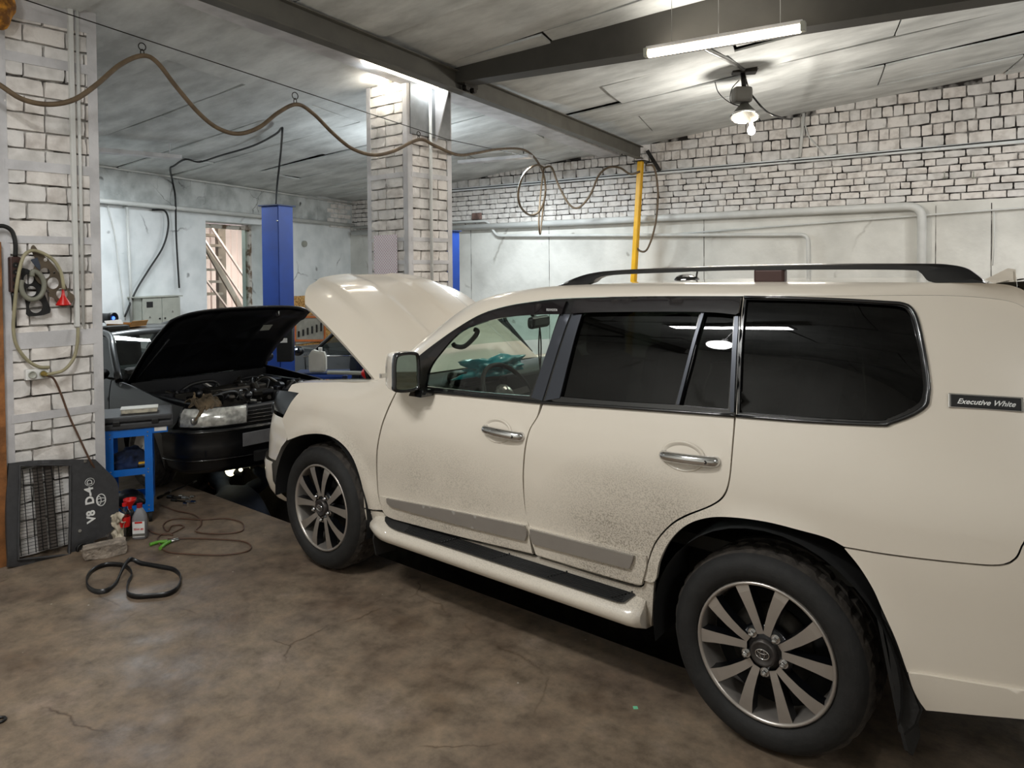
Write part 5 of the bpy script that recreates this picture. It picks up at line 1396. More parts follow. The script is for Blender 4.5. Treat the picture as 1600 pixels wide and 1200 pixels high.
# rosary on the inner mirror and teal cover on the dashboard rest in the car but are things of their own
a = mr+Vector((.03, -.03, -.03)); bm = B(); P = []
zl = onY(838, 590, a.y).z
L_ = a.z-zl-.05
for k in range(30):
    f_ = k/29; 
    for s in (-1, 1): sph(bm, (a.x, a.y+s*.012*math.sin(PI*min(1, f_*1.05)), a.z-L_*f_), .0055, n=6)
zc_ = a.z-L_
for k in range(3): sph(bm, (a.x, a.y, zc_-.012*k), .005, n=6)
box(bm, (a.x, a.y, zc_-.055), (.006, .012, .062), bev=.002); box(bm, (a.x, a.y, zc_-.045), (.006, .042, .012), bev=.002)
one('rosary', bm, M['dark_metal'], 'beaded rosary with a cross hanging from the inner mirror of the white car', 'rosary')
def crumple(name, c_, s_, m_, label, cat, seed=0, sub=3, amp=.35, group=None):
    bm = B(); bmesh.ops.create_icosphere(bm, subdivisions=sub, radius=1)
    for v in bm.verts:
        n_ = noise.noise(v.co*1.7+Vector((seed, 0, 0)))*amp+noise.noise(v.co*4+Vector((0, seed, 0)))*amp*.5
        v.co *= 1+n_; v.co = Vector((v.co.x*s_[0], v.co.y*s_[1], v.co.z*s_[2])); v.co.z = max(v.co.z, -s_[2]*.55)
    bm.transform(Matrix.Translation(Vector(c_))); return one(name, bm, m_, label, cat, group, smooth=True)
tb = onY(770, 560, -.33)
crumple('teal_cover', (tb.x-.02, -.3, 1.29), (.09, .24, .06), M['teal_bag'], 'crumpled teal plastic cover lying on the dashboard of the white car', 'cover', 3, 4, .8)
# ================================================================ black saloon facing the white car across the pit
BY = -.04
WP2 = [(.15, .76), (.30, .80), (.45, .825), (.60, .835), (.72, .825), (.82, .795), (.90, .76), (1.0, .73), (1.15, .66), (1.3, .57), (1.36, .5)]
def W2(X, Z):
    w_ = hermite(WP2, Z); k = max(0, X+2.35)/.62
    return w_-.30*min(1.15, k)**2.3-.12*max(0, (-5.4-X)/.7)**2
def bside(off=0., sg=-1): return lambda x, z: Vector((x, BY+sg*(W2(x, z)+off), z))
M['bc_paint'] = mat('bc_paint', '#08090c', .4, var=.05, scale=4, coat=.35)
M['bc_inner'] = mat('bc_inner', '#141519', .42, var=.1)
M['glass_dark'] = glass('glass_dark', (.45, .5, .48), .55)
M['lamp_glass'] = mat('lamp_glass', '#e2e2dc', .15, .45, var=.2, scale=22, coat=1.)
BC = thing('saloon_car', 'black saloon car with raised bonnet and open engine bay behind the near pillar', 'car', (-3.9, BY, 0))
def bc(name, bm, m, parent=None, smooth=False, label=None): return obj(name, bm, m, parent or BC, smooth, label=label)
AX_, AZ_, AR_ = -2.72, .30, .355
def arch2(x0, x1, z0, cx=AX_):
    pts = []
    a0 = math.asin(max(-1, (z0-AZ_)/AR_))
    for k in range(15):
        a = a0+(PI-2*a0)*k/14; pts.append((cx+AR_*math.cos(a), AZ_+AR_*math.sin(a)))
    return pts
def ztop2(x): return hermite([(-5.9, .86), (-3.3, .885), (-2.7, .845), (-2.2, .80), (-1.95, .77)], x)
# fender
z0 = .22
fo_ = [(-3.30, z0, 1)]+[(-3.30, .45), (-3.33, .70), (-3.42, ztop2(-3.42), 1)]+[(x, ztop2(x)) for x in (-3.1, -2.8, -2.5, -2.25)]+[(-2.06, ztop2(-2.06), 1), (-2.10, .66, 1), (-2.22, .52, 1), (-2.30, .30, 1)]
ar = arch2(0, 0, z0); fo_ = fo_[:-1]+[(ar[0][0]+.02, ar[0][1], 1)]+[(p[0], p[1]) for p in ar[1:-1]]+[(ar[-1][0], ar[-1][1], 1)]
def bpanel(name, pts, mt=None, off=0., mir=True, step=.04, holes=(), n=4):
    os_ = []
    for sg in ((-1, 1) if mir else (-1,)):
        bm = sheet(B(), outline(pts, n), [outline(h, n) for h in holes], bside(off, sg), step, .015, (0, -sg, 0)); os_.append(bc(name, bm, mt or M['bc_paint']))
    return os_
bpanel('front_fender', fo_)
bpanel('front_door', [(-3.32, .24, 1), (-4.30, .24, 1), (-4.34, .6), (-4.36, .885, 1), (-3.44, .885, 1), (-3.35, .70), (-3.32, .45)])
bpanel('rear_door', [(-4.32, .24, 1), (-4.86, .26, 1), (-5.02, .55), (-5.2, .885, 1), (-4.38, .885, 1), (-4.36, .6)])
bpanel('rear_wing', [(-5.04, .55, 1), (-5.22, .885, 1), (-5.98, .90, 1), (-6.0, .45, 1), (-5.75, .42, 1), (-5.65, .58), (-5.4, .66), (-5.15, .60)])
# cabin: roof, pillars, glazing
def cab(y, x0, z): return Vector((x0, BY+y, z))
rows = []
for x, zz in ((-3.98, 1.265), (-4.3, 1.30), (-4.8, 1.305), (-5.2, 1.28)):
    rows.append([Vector((x-.04*(1-(k/6)**2), BY+.56*k/6, zz-.035*(abs(k)/6)**3)) for k in range(-6, 7)])
bm = B(); grid(bm, rows); bm.normal_update()
for f in bm.faces:
    if f.normal.z < 0: f.normal_flip()
solidify(bm, .02); bc('roof', bm, M['bc_paint'])
rows = []
for k in range(7):
    t_ = k/6; x = -3.30-.68*t_; z = .90+.37*t_; hw = .74-.18*t_
    rows.append([Vector((x+.10*(1-(j/6)**2)*(1-t_*.6), BY+hw*j/6, z+.02*math.sin(PI*t_))) for j in range(-6, 7)])
bm = B(); grid(bm, rows); bc('windscreen', bm, M['glass_dark'])
for sg in (-1, 1):
    bm = B(); tube(bm, [(-3.28, BY+sg*.76, .89), (-3.62, BY+sg*.67, 1.13), (-3.98, BY+sg*.56, 1.265), (-4.5, BY+sg*.55, 1.285), (-5.2, BY+sg*.55, 1.25), (-5.75, BY+sg*.62, .93)], .032, 8, 4); bc('roof_pillar', bm, M['bc_paint'])
    bm = B(); grid(bm, [[Vector((-3.45, BY+sg*.735, .90)), Vector((-4.3, BY+sg*.735, .90)), Vector((-5.1, BY+sg*.735, .90))], [Vector((-3.95, BY+sg*.58, 1.24)), Vector((-4.35, BY+sg*.575, 1.265)), Vector((-5.1, BY+sg*.575, 1.24))]]); bc('side_glass', bm, M['glass_dark'])
    bm = B(); sph(bm, (-3.46, BY+sg*.87, .95), .1, (.55, 1, .62), 16); bc('door_mirror', bm, M['bc_paint'])
bm = B(); box(bm, (-4.4, BY, .55), (2.1, 1.45, .5), bev=.05); box(bm, (-5.6, BY, .75), (.75, 1.3, .35), bev=.1); bc('cabin_floor', bm, M['bc_inner'])
for y in (-.36, .36):
    bm = B(); box(bm, (-4.25, BY+y, 1.0), (.13, .46, .5), Matrix.Rotation(-.2, 3, 'Y'), bev=.05); box(bm, (-4.3, BY+y, 1.26), (.1, .26, .16), bev=.03); bc('seat', bm, M['interior'])
bm = B(); box(bm, (-3.50, BY, .92), (.35, 1.35, .14), bev=.05); dsh2 = bc('dashboard', bm, M['interior'])
c0_ = Vector((-3.78, BY+.36, .94)); bm = B(); tube(bm, [c0_+Vector((.05*math.sin(q*PI/12), .17*math.cos(q*PI/12), .16*math.sin(q*PI/12))) for q in range(24)], .014, 6, closed=True); bc('steering_wheel', bm, M['grey_paint'], dsh2)
# front: bumper, grille, headlamps
def nose(zs, a=0, b=1):
    rows = []
    for z, dx in zs:
        Q = crom([(-2.24, -W2(-2.24, z), 0), (-2.05, -.775+.0*z, 0), (-1.93, -.68, 0), (-1.84, -.50, 0), (-1.79, -.25, 0), (-1.775, 0, 0)], 6)
        i0, i1 = int(a*(len(Q)-1)), int(b*(len(Q)-1)); r_ = []
        for q in Q[i0:i1+1]:
            dn = Vector((q.x+2.35, q.y, 0)).normalized(); r_.append(Vector((q.x+dn.x*dx, BY+q.y+dn.y*dx, z)))
        rows.append(r_)
    return rows
def mir2(rows): return [r+[Vector((p.x, 2*BY-p.y, p.z)) for p in r[::-1]][1:] for r in rows]
bm = B(); grid(bm, mir2(nose([(.60, .0), (.595, .035), (.565, .045), (.55, .03), (.46, .035), (.37, .04), (.36, .03), (.28, .02), (.235, -.02), (.225, -.08)]))); bmesh.ops.recalc_face_normals(bm, faces=bm.faces); bmp = bc('front_bumper', bm, M['bc_paint'])
for z, r_ in ((.582, .010), (.352, .006)):
    rows = mir2(nose([(z, .05)])); bm = B(); tube(bm, rows[0], r_, 6); bc('bumper_moulding', bm, M['lc_trim'], bmp)
bm = B(); box(bm, (-1.745, BY+.0, .335), (.04, .62, .09), bev=.01); bc('air_intake', bm, M['dark_void'], bmp)
bm = B(); box(bm, (-1.715, BY-.17, .50), (.012, .52, .112), bev=.004); bc('number_plate', bm, M['grey_blank'] if 'grey_blank' in M else mat('grey_blank', '#77777a', .6, var=.25, scale=2), bmp)
bm = B(); rows = mir2(nose([(.60, -.02), (.73, -.06)], .55)); grid(bm, rows); bc('grille_backing', bm, M['dark_void'])
for z, dx in ((.62, -.005), (.65, -.01), (.68, -.015), (.71, -.02)):
    rows = mir2(nose([(z, dx)], .58)); bm = B(); tube(bm, rows[0], .006, 5); bc('grille_bar', bm, M['lc_trim'])
for sg in (-1, 1):
    rows = nose([(.622, .02), (.635, .032), (.68, .030), (.735, .015), (.762, -.01), (.770, -.03)], .20, .74)
    if sg > 0: rows = [[Vector((p.x, 2*BY-p.y, p.z)) for p in r] for r in rows]
    bm = B(); V_ = grid(bm, rows); bmesh.ops.recalc_face_normals(bm, faces=bm.faces); h_ = bc('headlamp', bm, M['lamp_glass'])
    rim_ = [p for p in rows[0]]+[r[-1] for r in rows][1:]+rows[-1][::-1][1:]+[r[0] for r in rows[::-1]][1:-1]
    bm = B(); tube(bm, rim_, .006, 6, closed=True); bc('lamp_rim', bm, M['lc_trim'], h_)
    mid = rows[2]; c_ = mid[len(mid)//3]; bm = B(); sph(bm, c_+Vector((.004, sg*.004, .0)), .035, (.5, 1, .9), 12); bc('lamp_reflector', bm, M['bright_metal'], h_)
# raised bonnet seen from below
b0, b1 = Vector((-3.28, 0, .885)), Vector((-2.38, 0, 1.60)); bd_ = (b1-b0).normalized(); bn_ = Vector((-bd_.z, 0, bd_.x)); BL = (b1-b0).length
def bq(a, y, dz=0):
    yy = abs(y)/.70
    return b0+bd_*a+bn_*(-.06*(a/BL)**2*BL+.03*math.sin(PI*a/BL)-.045*yy**3-dz)+Vector((0, BY+y, 0))
def bl2(y): yy = abs(y)/.70; return BL*(1.04-.02*yy**2-.08*yy**9)
for nm, dz, hw, mt in (('bonnet', 0, .70, 'bc_paint'),):
    rows = [[bq(bl2(y)*i/16, y) for y in [hw*(k/16) for k in range(-16, 17)]] for i in range(17)]
    bm = B(); grid(bm, rows); bm.normal_update(); solidify(bm, .012); bn2 = bc(nm, bm, M[mt])
rows = []
for i in range(25):
    r_ = []
    for k in range(-24, 25):
        y = .67*k/24; a = bl2(y)*(.02+.955*i/24); f_ = i/24; u_ = abs(k)/24
        rib = max(math.exp(-((f_-.5)/.05)**2), math.exp(-((u_-.45)/.05)**2), math.exp(-((f_-.06)/.06)**2), math.exp(-((f_-.93)/.06)**2), math.exp(-((u_-.93)/.06)**2), math.exp(-((abs(f_-.5)*1.4-u_*.9)/.06)**2))
        r_.append(bq(a, y, .016+.022*rib))
    rows.append(r_)
bm = B(); grid(bm, rows); bc('bonnet_liner', bm, M['bc_inner'], bn2)
p = onP(416, 512, bq(.8, 0, .05), bn_); bm = B(); box(bm, p-bn_*.0, (.085, .10, .004), axes(bd_, Vector((0, 1, 0)), bn_)); bc('sticker', bm, M['grey_paint'], bn2)
p = bq(BL*.97, .30, .03); bm = B(); tube(bm, [p, p-bn_*.04, p-bn_*.05+bd_*.03, p-bn_*.02+bd_*.05], .007, 6); bc('latch', bm, M['bright_metal'], bn2)
bm = B(); tube(bm, [(-3.2, BY-.66, .86), (-2.62, BY-.60, 1.30)], .008, 6); bc('bonnet_prop', bm, M['bc_inner'])
# engine bay: walls, block, hoses and small hardware
bm = B(); box(bm, (-2.55, BY, .40), (1.35, 1.35, .06)); box(bm, (-3.2, BY, .66), (.05, 1.4, .42)); box(bm, (-2.0, BY, .68), (.06, 1.3, .10), bev=.02)
for sg in (-1, 1): box(bm, (-2.6, BY+sg*.66, .65), (1.25, .05, .32), bev=.02); cyl(bm, (-2.85, BY+sg*.55, .5), (-2.85, BY+sg*.55, .80), .11, 20)
bc('engine_bay', bm, M['bc_inner'])
bm = B(); box(bm, (-2.6, BY, .62), (.42, .62, .3), bev=.03); box(bm, (-2.62, BY+.02, .78), (.22, .56, .07), bev=.02); eb = bc('engine_block', bm, M['dark_metal'])
rn = random.Random(21)
def blob_(k):
    x = rn.uniform(-3.05, -2.1); y = BY+rn.uniform(-.58, .58); z = rn.uniform(.66, .80)
    return Vector((x, y, z))
for mt, cnt in (('dark_metal', 34), ('bright_metal', 13), ('bc_inner', 34)):
    for k in range(cnt):
        p = blob_(k); bm = B(); r_ = rn.random()
        if r_ < .4: box(bm, p, (rn.uniform(.03, .12), rn.uniform(.03, .12), rn.uniform(.03, .10)), rz(rn.uniform(0, 3)), .006, 1)
        elif r_ < .75: q = p+Vector((rn.uniform(-.08, .08), rn.uniform(-.08, .08), rn.uniform(-.02, .06))); cyl(bm, p, q+Vector((.02, 0, 0)), rn.uniform(.012, .035), 10)
        else: sph(bm, p, rn.uniform(.015, .04), n=10)
        bc('engine_component', bm, M[mt], eb)
for k in range(18):
    p = blob_(k); q = blob_(k)*.4+p*.6; bm = B(); tube(bm, [p, p.lerp(q, .3)+Vector((0, 0, .06)), p.lerp(q, .7)+Vector((0, .04, .07)), q], rn.choice((.008, .012, .018)), 7, 5); bc('hose', bm, M['cable_black' if k % 3 else 'dark_metal'], eb)
bm = B(); box(bm, (-2.12, BY+.36, .745), (.12, .22, .10), bev=.01); bc('battery', bm, M['bc_inner'])
bm = B(); sph(bm, (-2.08, BY+.33, .80), .028, n=10); box(bm, (-2.1, BY+.40, .815), (.03, .07, .02), bev=.005); bc('battery_terminal', bm, M['red'], label='red battery terminal cap')
bm = B(); lathe(bm, [(0, 0), (.045, 0), (.05, .05), (.03, .08), (.03, .10), (0, .10)], (-2.02, BY+.50, .74), n=16); bc('fluid_tank', bm, M['cream_plastic'])
# wheels
def bwheel(cx, sg):
    o = Vector((cx, BY+sg*.80, .30)); ax = axes(Vector((1, 0, 0)), Vector((0, 0, 1)), Vector((0, -1, 0))) if sg < 0 else axes(Vector((-1, 0, 0)), Vector((0, 0, 1)), Vector((0, 1, 0)))
    bm = B(); n = 72; P = [(.20, -.01), (.23, .012), (.27, .008), (.29, -.01), (.3, -.03), (.3, -.06), (.292, -.063), (.292, -.07), (.3, -.073), (.3, -.11), (.292, -.113), (.292, -.12), (.3, -.123), (.3, -.155), (.285, -.18), (.22, -.19)]
    rings = []
    for r, h in P:
        rings.append([])
        for k in range(n):
            rr = r-.006 if (r >= .3 and (k+int(h*-40)) % 3 == 0) else r
            v = o+ax@Vector((rr*math.cos(2*PI*k/n), rr*math.sin(2*PI*k/n), h)); v.z = max(v.z, .001); rings[-1].append(bm.verts.new(v))
    for i in range(len(P)-1):
        for k in range(n): bm.faces.new((rings[i][k], rings[i][(k+1) % n], rings[i+1][(k+1) % n], rings[i+1][k]))
    bmesh.ops.recalc_face_normals(bm, faces=bm.faces); w_ = bc('wheel', bm, M['tread'])
    bm = B(); lathe(bm, [(0, -.005), (.05, -.002), (.08, -.02), (.17, -.03), (.195, -.008), (.205, -.008), (.2, -.16)], o, ax, 36); bc('rim', bm, M['grey_strip'], w_)
    return w_
for cx in (-2.72, -5.35):
    for sg in (-1, 1): bwheel(cx, sg)
for cx in (-2.72,):
    for sg in (-1, 1):
        rows = [[Vector((cx+.35*math.cos(a), BY+sg*.80, AZ_+.35*math.sin(a))), Vector((cx+.36*math.cos(a), BY+sg*.55, AZ_+.36*math.sin(a)))] for a in [math.radians(-5+190*k/18) for k in range(19)]]
        bm = B(); grid(bm, rows); bc('wheel_liner', bm, M['dark_void'])
# rag over the headlamp
def cloth(name, c_, ex, ey, nx, amp, m_, label, cat, seed, drape=None, ax=None):
    bm = B(); rows = []
    for i in range(nx+1):
        r_ = []
        for j in range(nx+1):
            a, b = (i/nx-.5), (j/nx-.5); v = Vector((a*ex, b*ey, amp*noise.noise(Vector((a*4+seed, b*4, seed)))+amp*.6*noise.noise(Vector((a*9, b*9+seed, seed)))))
            v.x += amp*.8*noise.noise(Vector((b*5, a*5, seed+3))); v.y += amp*.8*noise.noise(Vector((a*5, b*5, seed+7)))
            if drape: v.z += drape(v.x, v.y)
            if ax: v = ax@v
            r_.append(Vector(c_)+v)
        rows.append(r_)
    r2 = [[p+Vector((.001, .001, -.004)) for p in r] for r in rows]; grid(bm, rows); grid(bm, r2, flip=True)
    e = lambda R: R[0]+[r[-1] for r in R][1:]+R[-1][::-1][1:]+[r[0] for r in R[::-1]][1:]
    grid(bm, [e(rows), e(r2)])
    return one(name, bm, m_, label, cat, smooth=True)
rg = Vector((-2.0, BY-.60, .835))
cloth('rag', rg, .22, .22, 22, .06, mat('rag', '#6b5b45', .9, var=.25, bump=.3), 'crumpled brown rag draped over the headlamp of the black car', 'rag', 2, lambda x, y: -2.0*max(0, x-.01)**1.3-.5*max(0, abs(y)-.06))
# things on the black car roof
ra = onY(168, 497, BY-.35); 
c = Vector((-4.25, BY-.42, 1.425)); c = onZ(169, 497, 1.37)
t = thing('black_lamp', 'black cylindrical inspection lamp lying on the roof of the black car', 'lamp', (c.x, c.y, 1.30))
dv = Vector((.75, -.25, 0)).normalized(); dv = Vector((.9, .42, 0)).normalized()
bm = B(); lathe(bm, [(0, -.1), (.045, -.1), (.056, -.085), (.056, .02), (.062, .03), (.066, .085), (.060, .09), (.05, .075), (0, .07)], c, axes(Vector((0, 0, 1)).cross(dv), Vector((0, 0, 1)), dv), 24); obj('housing', bm, M['black'], t)
bm = B(); sph(bm, c+dv*.07, .022, n=10); obj('lens', bm, mat('blue_lens', '#2a4fd8', .1, emit='#4a78ff', est=1.5), t)
c = onZ(198, 511, 1.30); A_ = rz(.45)
t = thing('cardboard_tray', 'open cardboard tray lying on the roof of the black car', 'tray', (c.x, c.y, 1.305))
c = Vector((c.x, c.y, 1.312)); bm = B(); box(bm, c, (.30, .24, .005), A_); obj('base', bm, M['cardboard'], t)
for (dx, dy, w_, d_, rt_) in ((.16, 0, .005, .24, .5), (-.165, 0, .005, .24, -.5)):
    bm = B(); box(bm, c+A_@Vector((dx, dy, .03)), (w_, d_, .07), A_@Matrix.Rotation(rt_, 3, 'Y')); obj('flap', bm, M['cardboard'] if dx > 0 else M['paper_white'], t)
for dy in (-.12, .12):
    bm = B(); box(bm, c+A_@Vector((0, dy, .015)), (.30, .005, .03), A_); obj('side_wall', bm, M['cardboard'], t)
# ================================================================ two-post lift
PCc = onD(433, 330, 9.55); PCc = Vector((PCc.x, PCc.y, 0)); ht = 2.70
HT = onP(433, 323, PCc, (_F.x, _F.y, 0)).z
def lift_post(name, c, h, label, rot):
    t = thing(name, label, 'lift', (c.x, c.y, 0), rot, 'posts of the two-post car lift')
    R_ = rz(rot); Lc = lambda x, y, z: Vector((c.x, c.y, 0))+R_@Vector((x, y, z))
    bm = B(); box(bm, Lc(0, -.13, h/2), (.27, .012, h), R_, .003); obj('web', bm, M['lift_blue'], t)
    for k, mt in ((-1, 'lift_blue_dark'), (1, 'lift_blue')):  # one flange in darker blue: its shade is put into the colour
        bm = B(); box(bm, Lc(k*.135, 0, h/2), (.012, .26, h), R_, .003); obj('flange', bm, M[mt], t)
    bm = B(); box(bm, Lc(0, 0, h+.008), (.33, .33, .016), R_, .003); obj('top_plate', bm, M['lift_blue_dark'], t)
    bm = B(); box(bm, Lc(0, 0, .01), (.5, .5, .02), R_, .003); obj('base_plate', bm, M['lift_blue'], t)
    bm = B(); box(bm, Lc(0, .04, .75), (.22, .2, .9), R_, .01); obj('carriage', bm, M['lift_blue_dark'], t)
    return t, Lc
vd = math.atan2(PCc.y-CC.y, PCc.x-CC.x)
lp, Lc = lift_post('lift_post', PCc, HT, 'tall blue lift post standing behind the black car bonnet', vd-PI/2-.75)
bm = B(); c = onD(446, 537, 9.3); box(bm, c, (.19, .16, .44), rz(vd-PI/2-.2), .012); obj('control_box', bm, M['black'], lp)
bm = B(); c = onD(443, 532, 9.2); box(bm, c, (.09, .004, .055), rz(vd-PI/2-.2)); obj('label_plate', bm, M['paper_white'], lp)
for y0_ in (345, 486):
    bm = B(); c = onD(433, y0_, 9.36); sph(bm, c, .012, n=8); obj('bolt', bm, M['bright_metal'], lp)
P2c = onD(699, 362, 12.0); h2_ = P2c.z; P2c = Vector((P2c.x, P2c.y, 0))
lift_post('lift_post', P2c, h2_, 'shorter blue post seen right beside the far brick pillar', 0.)
# blue stand with canister and tube between the two raised bonnets
c = onD(503, 592, 8.5); top_z = onD(497, 583, 8.4).z
A_ = rz(CYAW)
t = thing('blue_stand', 'blue steel stand behind the white car wing carrying a white canister', 'stand', (c.x, c.y, 0), 0)
bm = B(); box(bm, (c.x, c.y, top_z-.06), (.62, .36, .11), A_, .03); obj('tray', bm, M['lift_blue'], t)
bm = B(); box(bm, (c.x, c.y, top_z+.002), (.58, .32, .012), A_, .004); obj('tray_top', bm, M['lift_blue_dark'], t)
for sx in (-1, 1):
    for sy in (-1, 1): q = Vector((c.x, c.y, 0))+A_@Vector((sx*.24, sy*.12, 0)); bm = B(); box(bm, (q.x, q.y, (top_z-.1)/2), (.04, .04, top_z-.1), A_, .004); obj('leg', bm, M['lift_blue'], t)
cc_ = onD(497, 583, 8.45); cc_.z = top_z+.01
t = thing('canister', 'translucent white plastic canister standing on the blue stand', 'canister', cc_)
bm = B(); rows = [(-.085, 0), (.085, 0), (.095, .03), (.095, .17), (.075, .225), (.0, .235), (-.04, .25), (-.06, .245), (-.095, .19), (-.095, .03)]
prism(bm, rows, cc_+A_@Vector((0, .05, 0)), axes(A_@Vector((1, 0, 0)), Vector((0, 0, 1)), A_@Vector((0, -1, 0))), .10, bev=.015); obj('body', bm, M['cream_plastic'], t)
bm = B(); cyl(bm, cc_+A_@Vector((.03, 0, .235)), cc_+A_@Vector((.03, 0, .275)), .022, 14); obj('cap', bm, M['paper_white'], t)
ta, tb_ = onD(512, 582, 8.1), onD(566, 583, 8.0)
t = thing('suction_tube', 'white tube with a red cup end lying behind the white car wing', 'tube', ta)
bm = B(); cyl(bm, ta, tb_, .022, 14); obj('tube', bm, M['grey_paint'], t)
dv = (tb_-ta).normalized(); bm = B(); lathe(bm, [(0, 0), (.03, 0), (.05, .02), (.075, .06), (.075, .07), (0, .06)], tb_, axes(dv.orthogonal().normalized(), dv.cross(dv.orthogonal()).normalized(), dv), 24); obj('cup', bm, M['red'], t)
bm = B(); q = (ta+tb_)/2; box(bm, (q.x, q.y, q.z/2-.02), (.05, .05, q.z-.02), A_, .004); obj('support', bm, M['lift_blue_dark'], t)
# ================================================================ dark car in the background
M['car3'] = mat('car3', '#23262b', .25, .4, var=.03, coat=1.)
Y3 = 2.35; f3 = lambda x, y, Y=Y3: onY(x, y, Y)
TC = thing('hatchback', 'dark grey car parked behind the lift post with its side window in view', 'car', (f3(530, 590).x, Y3+.85, 0))
def tc(name, bm, m, parent=None): return obj(name, bm, m, parent or TC)
ax3 = axes(Vector((1, 0, 0)), Vector((0, 0, 1)), Vector((0, -1, 0)))
bx = f3(466, 556).x; zb3 = f3(500, 556).z
def prof3(y, w=1.): pass
body = [(bx-1.05, .25), (bx-1.12, .45), (bx-1.0, zb3-.12), (bx-.3, zb3-.02), (bx+.0, zb3+.01), (bx+1.4, zb3+.03), (bx+2.7, zb3+.06), (bx+3.0, zb3-.1), (bx+3.0, .3), (bx+2.7, .2), (bx-.8, .2)]
bo = outline(body, 5)
for k in (0, 1):
    Yk = Y3+1.72*k; sg = -1 if k == 0 else 1
    bm = sheet(B(), bo, [], lambda x, z: Vector((x, Yk+sg*.0+(-sg)*(.10*max(0, (z-.5))**2*2+.06*max(0, (.35-z))), z)), .08, .05, (0, -sg, 0)); tc('body_side', bm, M['car3'])
rows = []
for i, p in enumerate(crom([(a, 0, b) for a, b in body[:8]], 4)): rows.append([Vector((p.x, Y3+.05+1.62*k/8, p.z+.03*math.sin(PI*k/8))) for k in range(9)])
bm = B(); grid(bm, rows); tc('bonnet', bm, M['car3'])
rf = [f3(476, 556), f3(500, 533), f3(522, 515), f3(560, 503), f3(640, 500)]; 
rf = [Vector((p.x, 0, p.z)) for p in rf]+[Vector((bx+2.5, 0, zb3+.42)), Vector((bx+2.9, 0, zb3+.06))]
rows = [[Vector((p.x, Y3+.16+1.40*k/8, p.z+.02)) for k in range(9)] for p in crom(rf[2:], 5)]; bm = B(); grid(bm, rows); tc('roof', bm, M['car3'])
rows = [[Vector((p.x, Y3+.12+1.48*k/8, p.z+.01)) for k in range(9)] for p in crom(rf[:3], 5)]; bm = B(); grid(bm, rows); tc('windscreen', bm, M['glass_dark'])
for k in (0, 1):
    bm = B(); tube(bm, [Vector((p.x, (Y3+.10 if k == 0 else Y3+1.62), p.z)) for p in rf], .028, 7, 5); tc('roof_pillar', bm, M['car3'])
    gl = [(rf[0].x+.06, zb3+.01, 1), (rf[1].x+.04, rf[1].z-.03), (rf[2].x+.03, rf[2].z-.04), (rf[3].x, rf[3].z-.05), (rf[4].x, rf[4].z-.05, 1), (rf[4].x, zb3+.03, 1)]
    bm = sheet(B(), outline(gl, 4), [], lambda x, z: Vector((x, (Y3+.09 if k == 0 else Y3+1.63), z)), .1, 0); tc('side_glass', bm, M['glass_dark'])
bm = B(); tube(bm, [f3(474, 557, Y3-.01), f3(520, 556, Y3-.01), f3(610, 555, Y3-.01)], .009, 6); tc('chrome_strip', bm, M['chrome'])
c = f3(465, 548, Y3-.12); bm = B(); sph(bm, c, .115, (.9, .7, .62), 16); m3 = tc('door_mirror', bm, M['car3'])
bm = B(); tube(bm, [Vector((f3(476, 570).x, Y3-.004, zb3)), Vector((f3(478, 590).x, Y3-.004, .5)), Vector((f3(480, 600).x, Y3-.004, .3))], .004, 5); tube(bm, [Vector((f3(560, 570).x, Y3-.004, zb3)), Vector((f3(562, 590).x, Y3-.004, .5))], .004, 5); tc('door_seam', bm, M['seam'])
bm = B(); box(bm, (bx+.9, Y3+.86, .55), (2.6, 1.4, .5), bev=.05); tc('cabin_floor', bm, M['bc_inner'])
for cx in (bx-.35, bx+2.3):
    for k in (0, 1):
        y = Y3+.02 if k == 0 else Y3+1.5; bm = B(); cyl(bm, (cx, y, .30), (cx, y+.18, .30), .298, 40); w_ = tc('wheel', bm, M['rubber'])
        bm = B(); cyl(bm, (cx, y-.01, .30), (cx, y+.19, .30), .19, 30); tc('rim', bm, M['grey_strip'], w_)
# ================================================================ OSB tool board on the far wall
oa, ob = onL(458, 463, .35), onL(540, 540, .35)
s0_, s1_ = (oa-KC).dot(dL), (ob-KC).dot(dL); z1_, z0_ = oa.z, .35
t = thing('tool_board', 'chipboard tool board with hanging tools behind the white bonnet', 'board', PL((s0_+s1_)/2, 0, .35))
bm = B(); box(bm, PL((s0_+s1_)/2, (z0_+z1_)/2, .35), (s0_-s1_, .02, z1_-z0_), AXL2); obj('panel', bm, M['osb'], t)
for s in (s0_-.1, s1_+.1):
    bm = B(); box(bm, PL(s, z1_/2, .30), (.05, .08, z1_), AXL2); obj('stand_leg', bm, M['wood'], t)
def OB(px, py, o_=.365): return onL(px, py, o_)
for k in range(9):
    x = 480+k*4.2; bm = B(); a = OB(x, 472+k*.4, .375); tube(bm, [a, a-Vector((0, 0, .14+.03*(k % 3)))], .010, 6); box(bm, a-Vector((0, 0, .16)), (.03, .012, .05), AXL2)
    one('hand_tool', bm, M['dark_metal'], ['leftmost', 'second', 'third', 'fourth', 'middle', 'sixth', 'seventh', 'eighth', 'rightmost'][k]+' spanner from the left in the row on the chipboard board', 'tool', 'spanners on the tool board')
p0_, p1_ = OB(461, 495, .385), OB(507, 532, .385); sa, sb_ = (p0_-KC).dot(dL), (p1_-KC).dot(dL)
t = thing('tool_case', 'grey tool case lid with orange frame leaning on the chipboard', 'case', PL((sa+sb_)/2, p1_.z, .385))
bm = B(); box(bm, PL((sa+sb_)/2, (p0_.z+p1_.z)/2, .39), (sa-sb_, .02, p0_.z-p1_.z), AXL2, .004); obj('panel', bm, mat('case_grey', '#8d8a80', .6, var=.1), t)
mo_ = mat('case_orange', '#b8642c', .5)
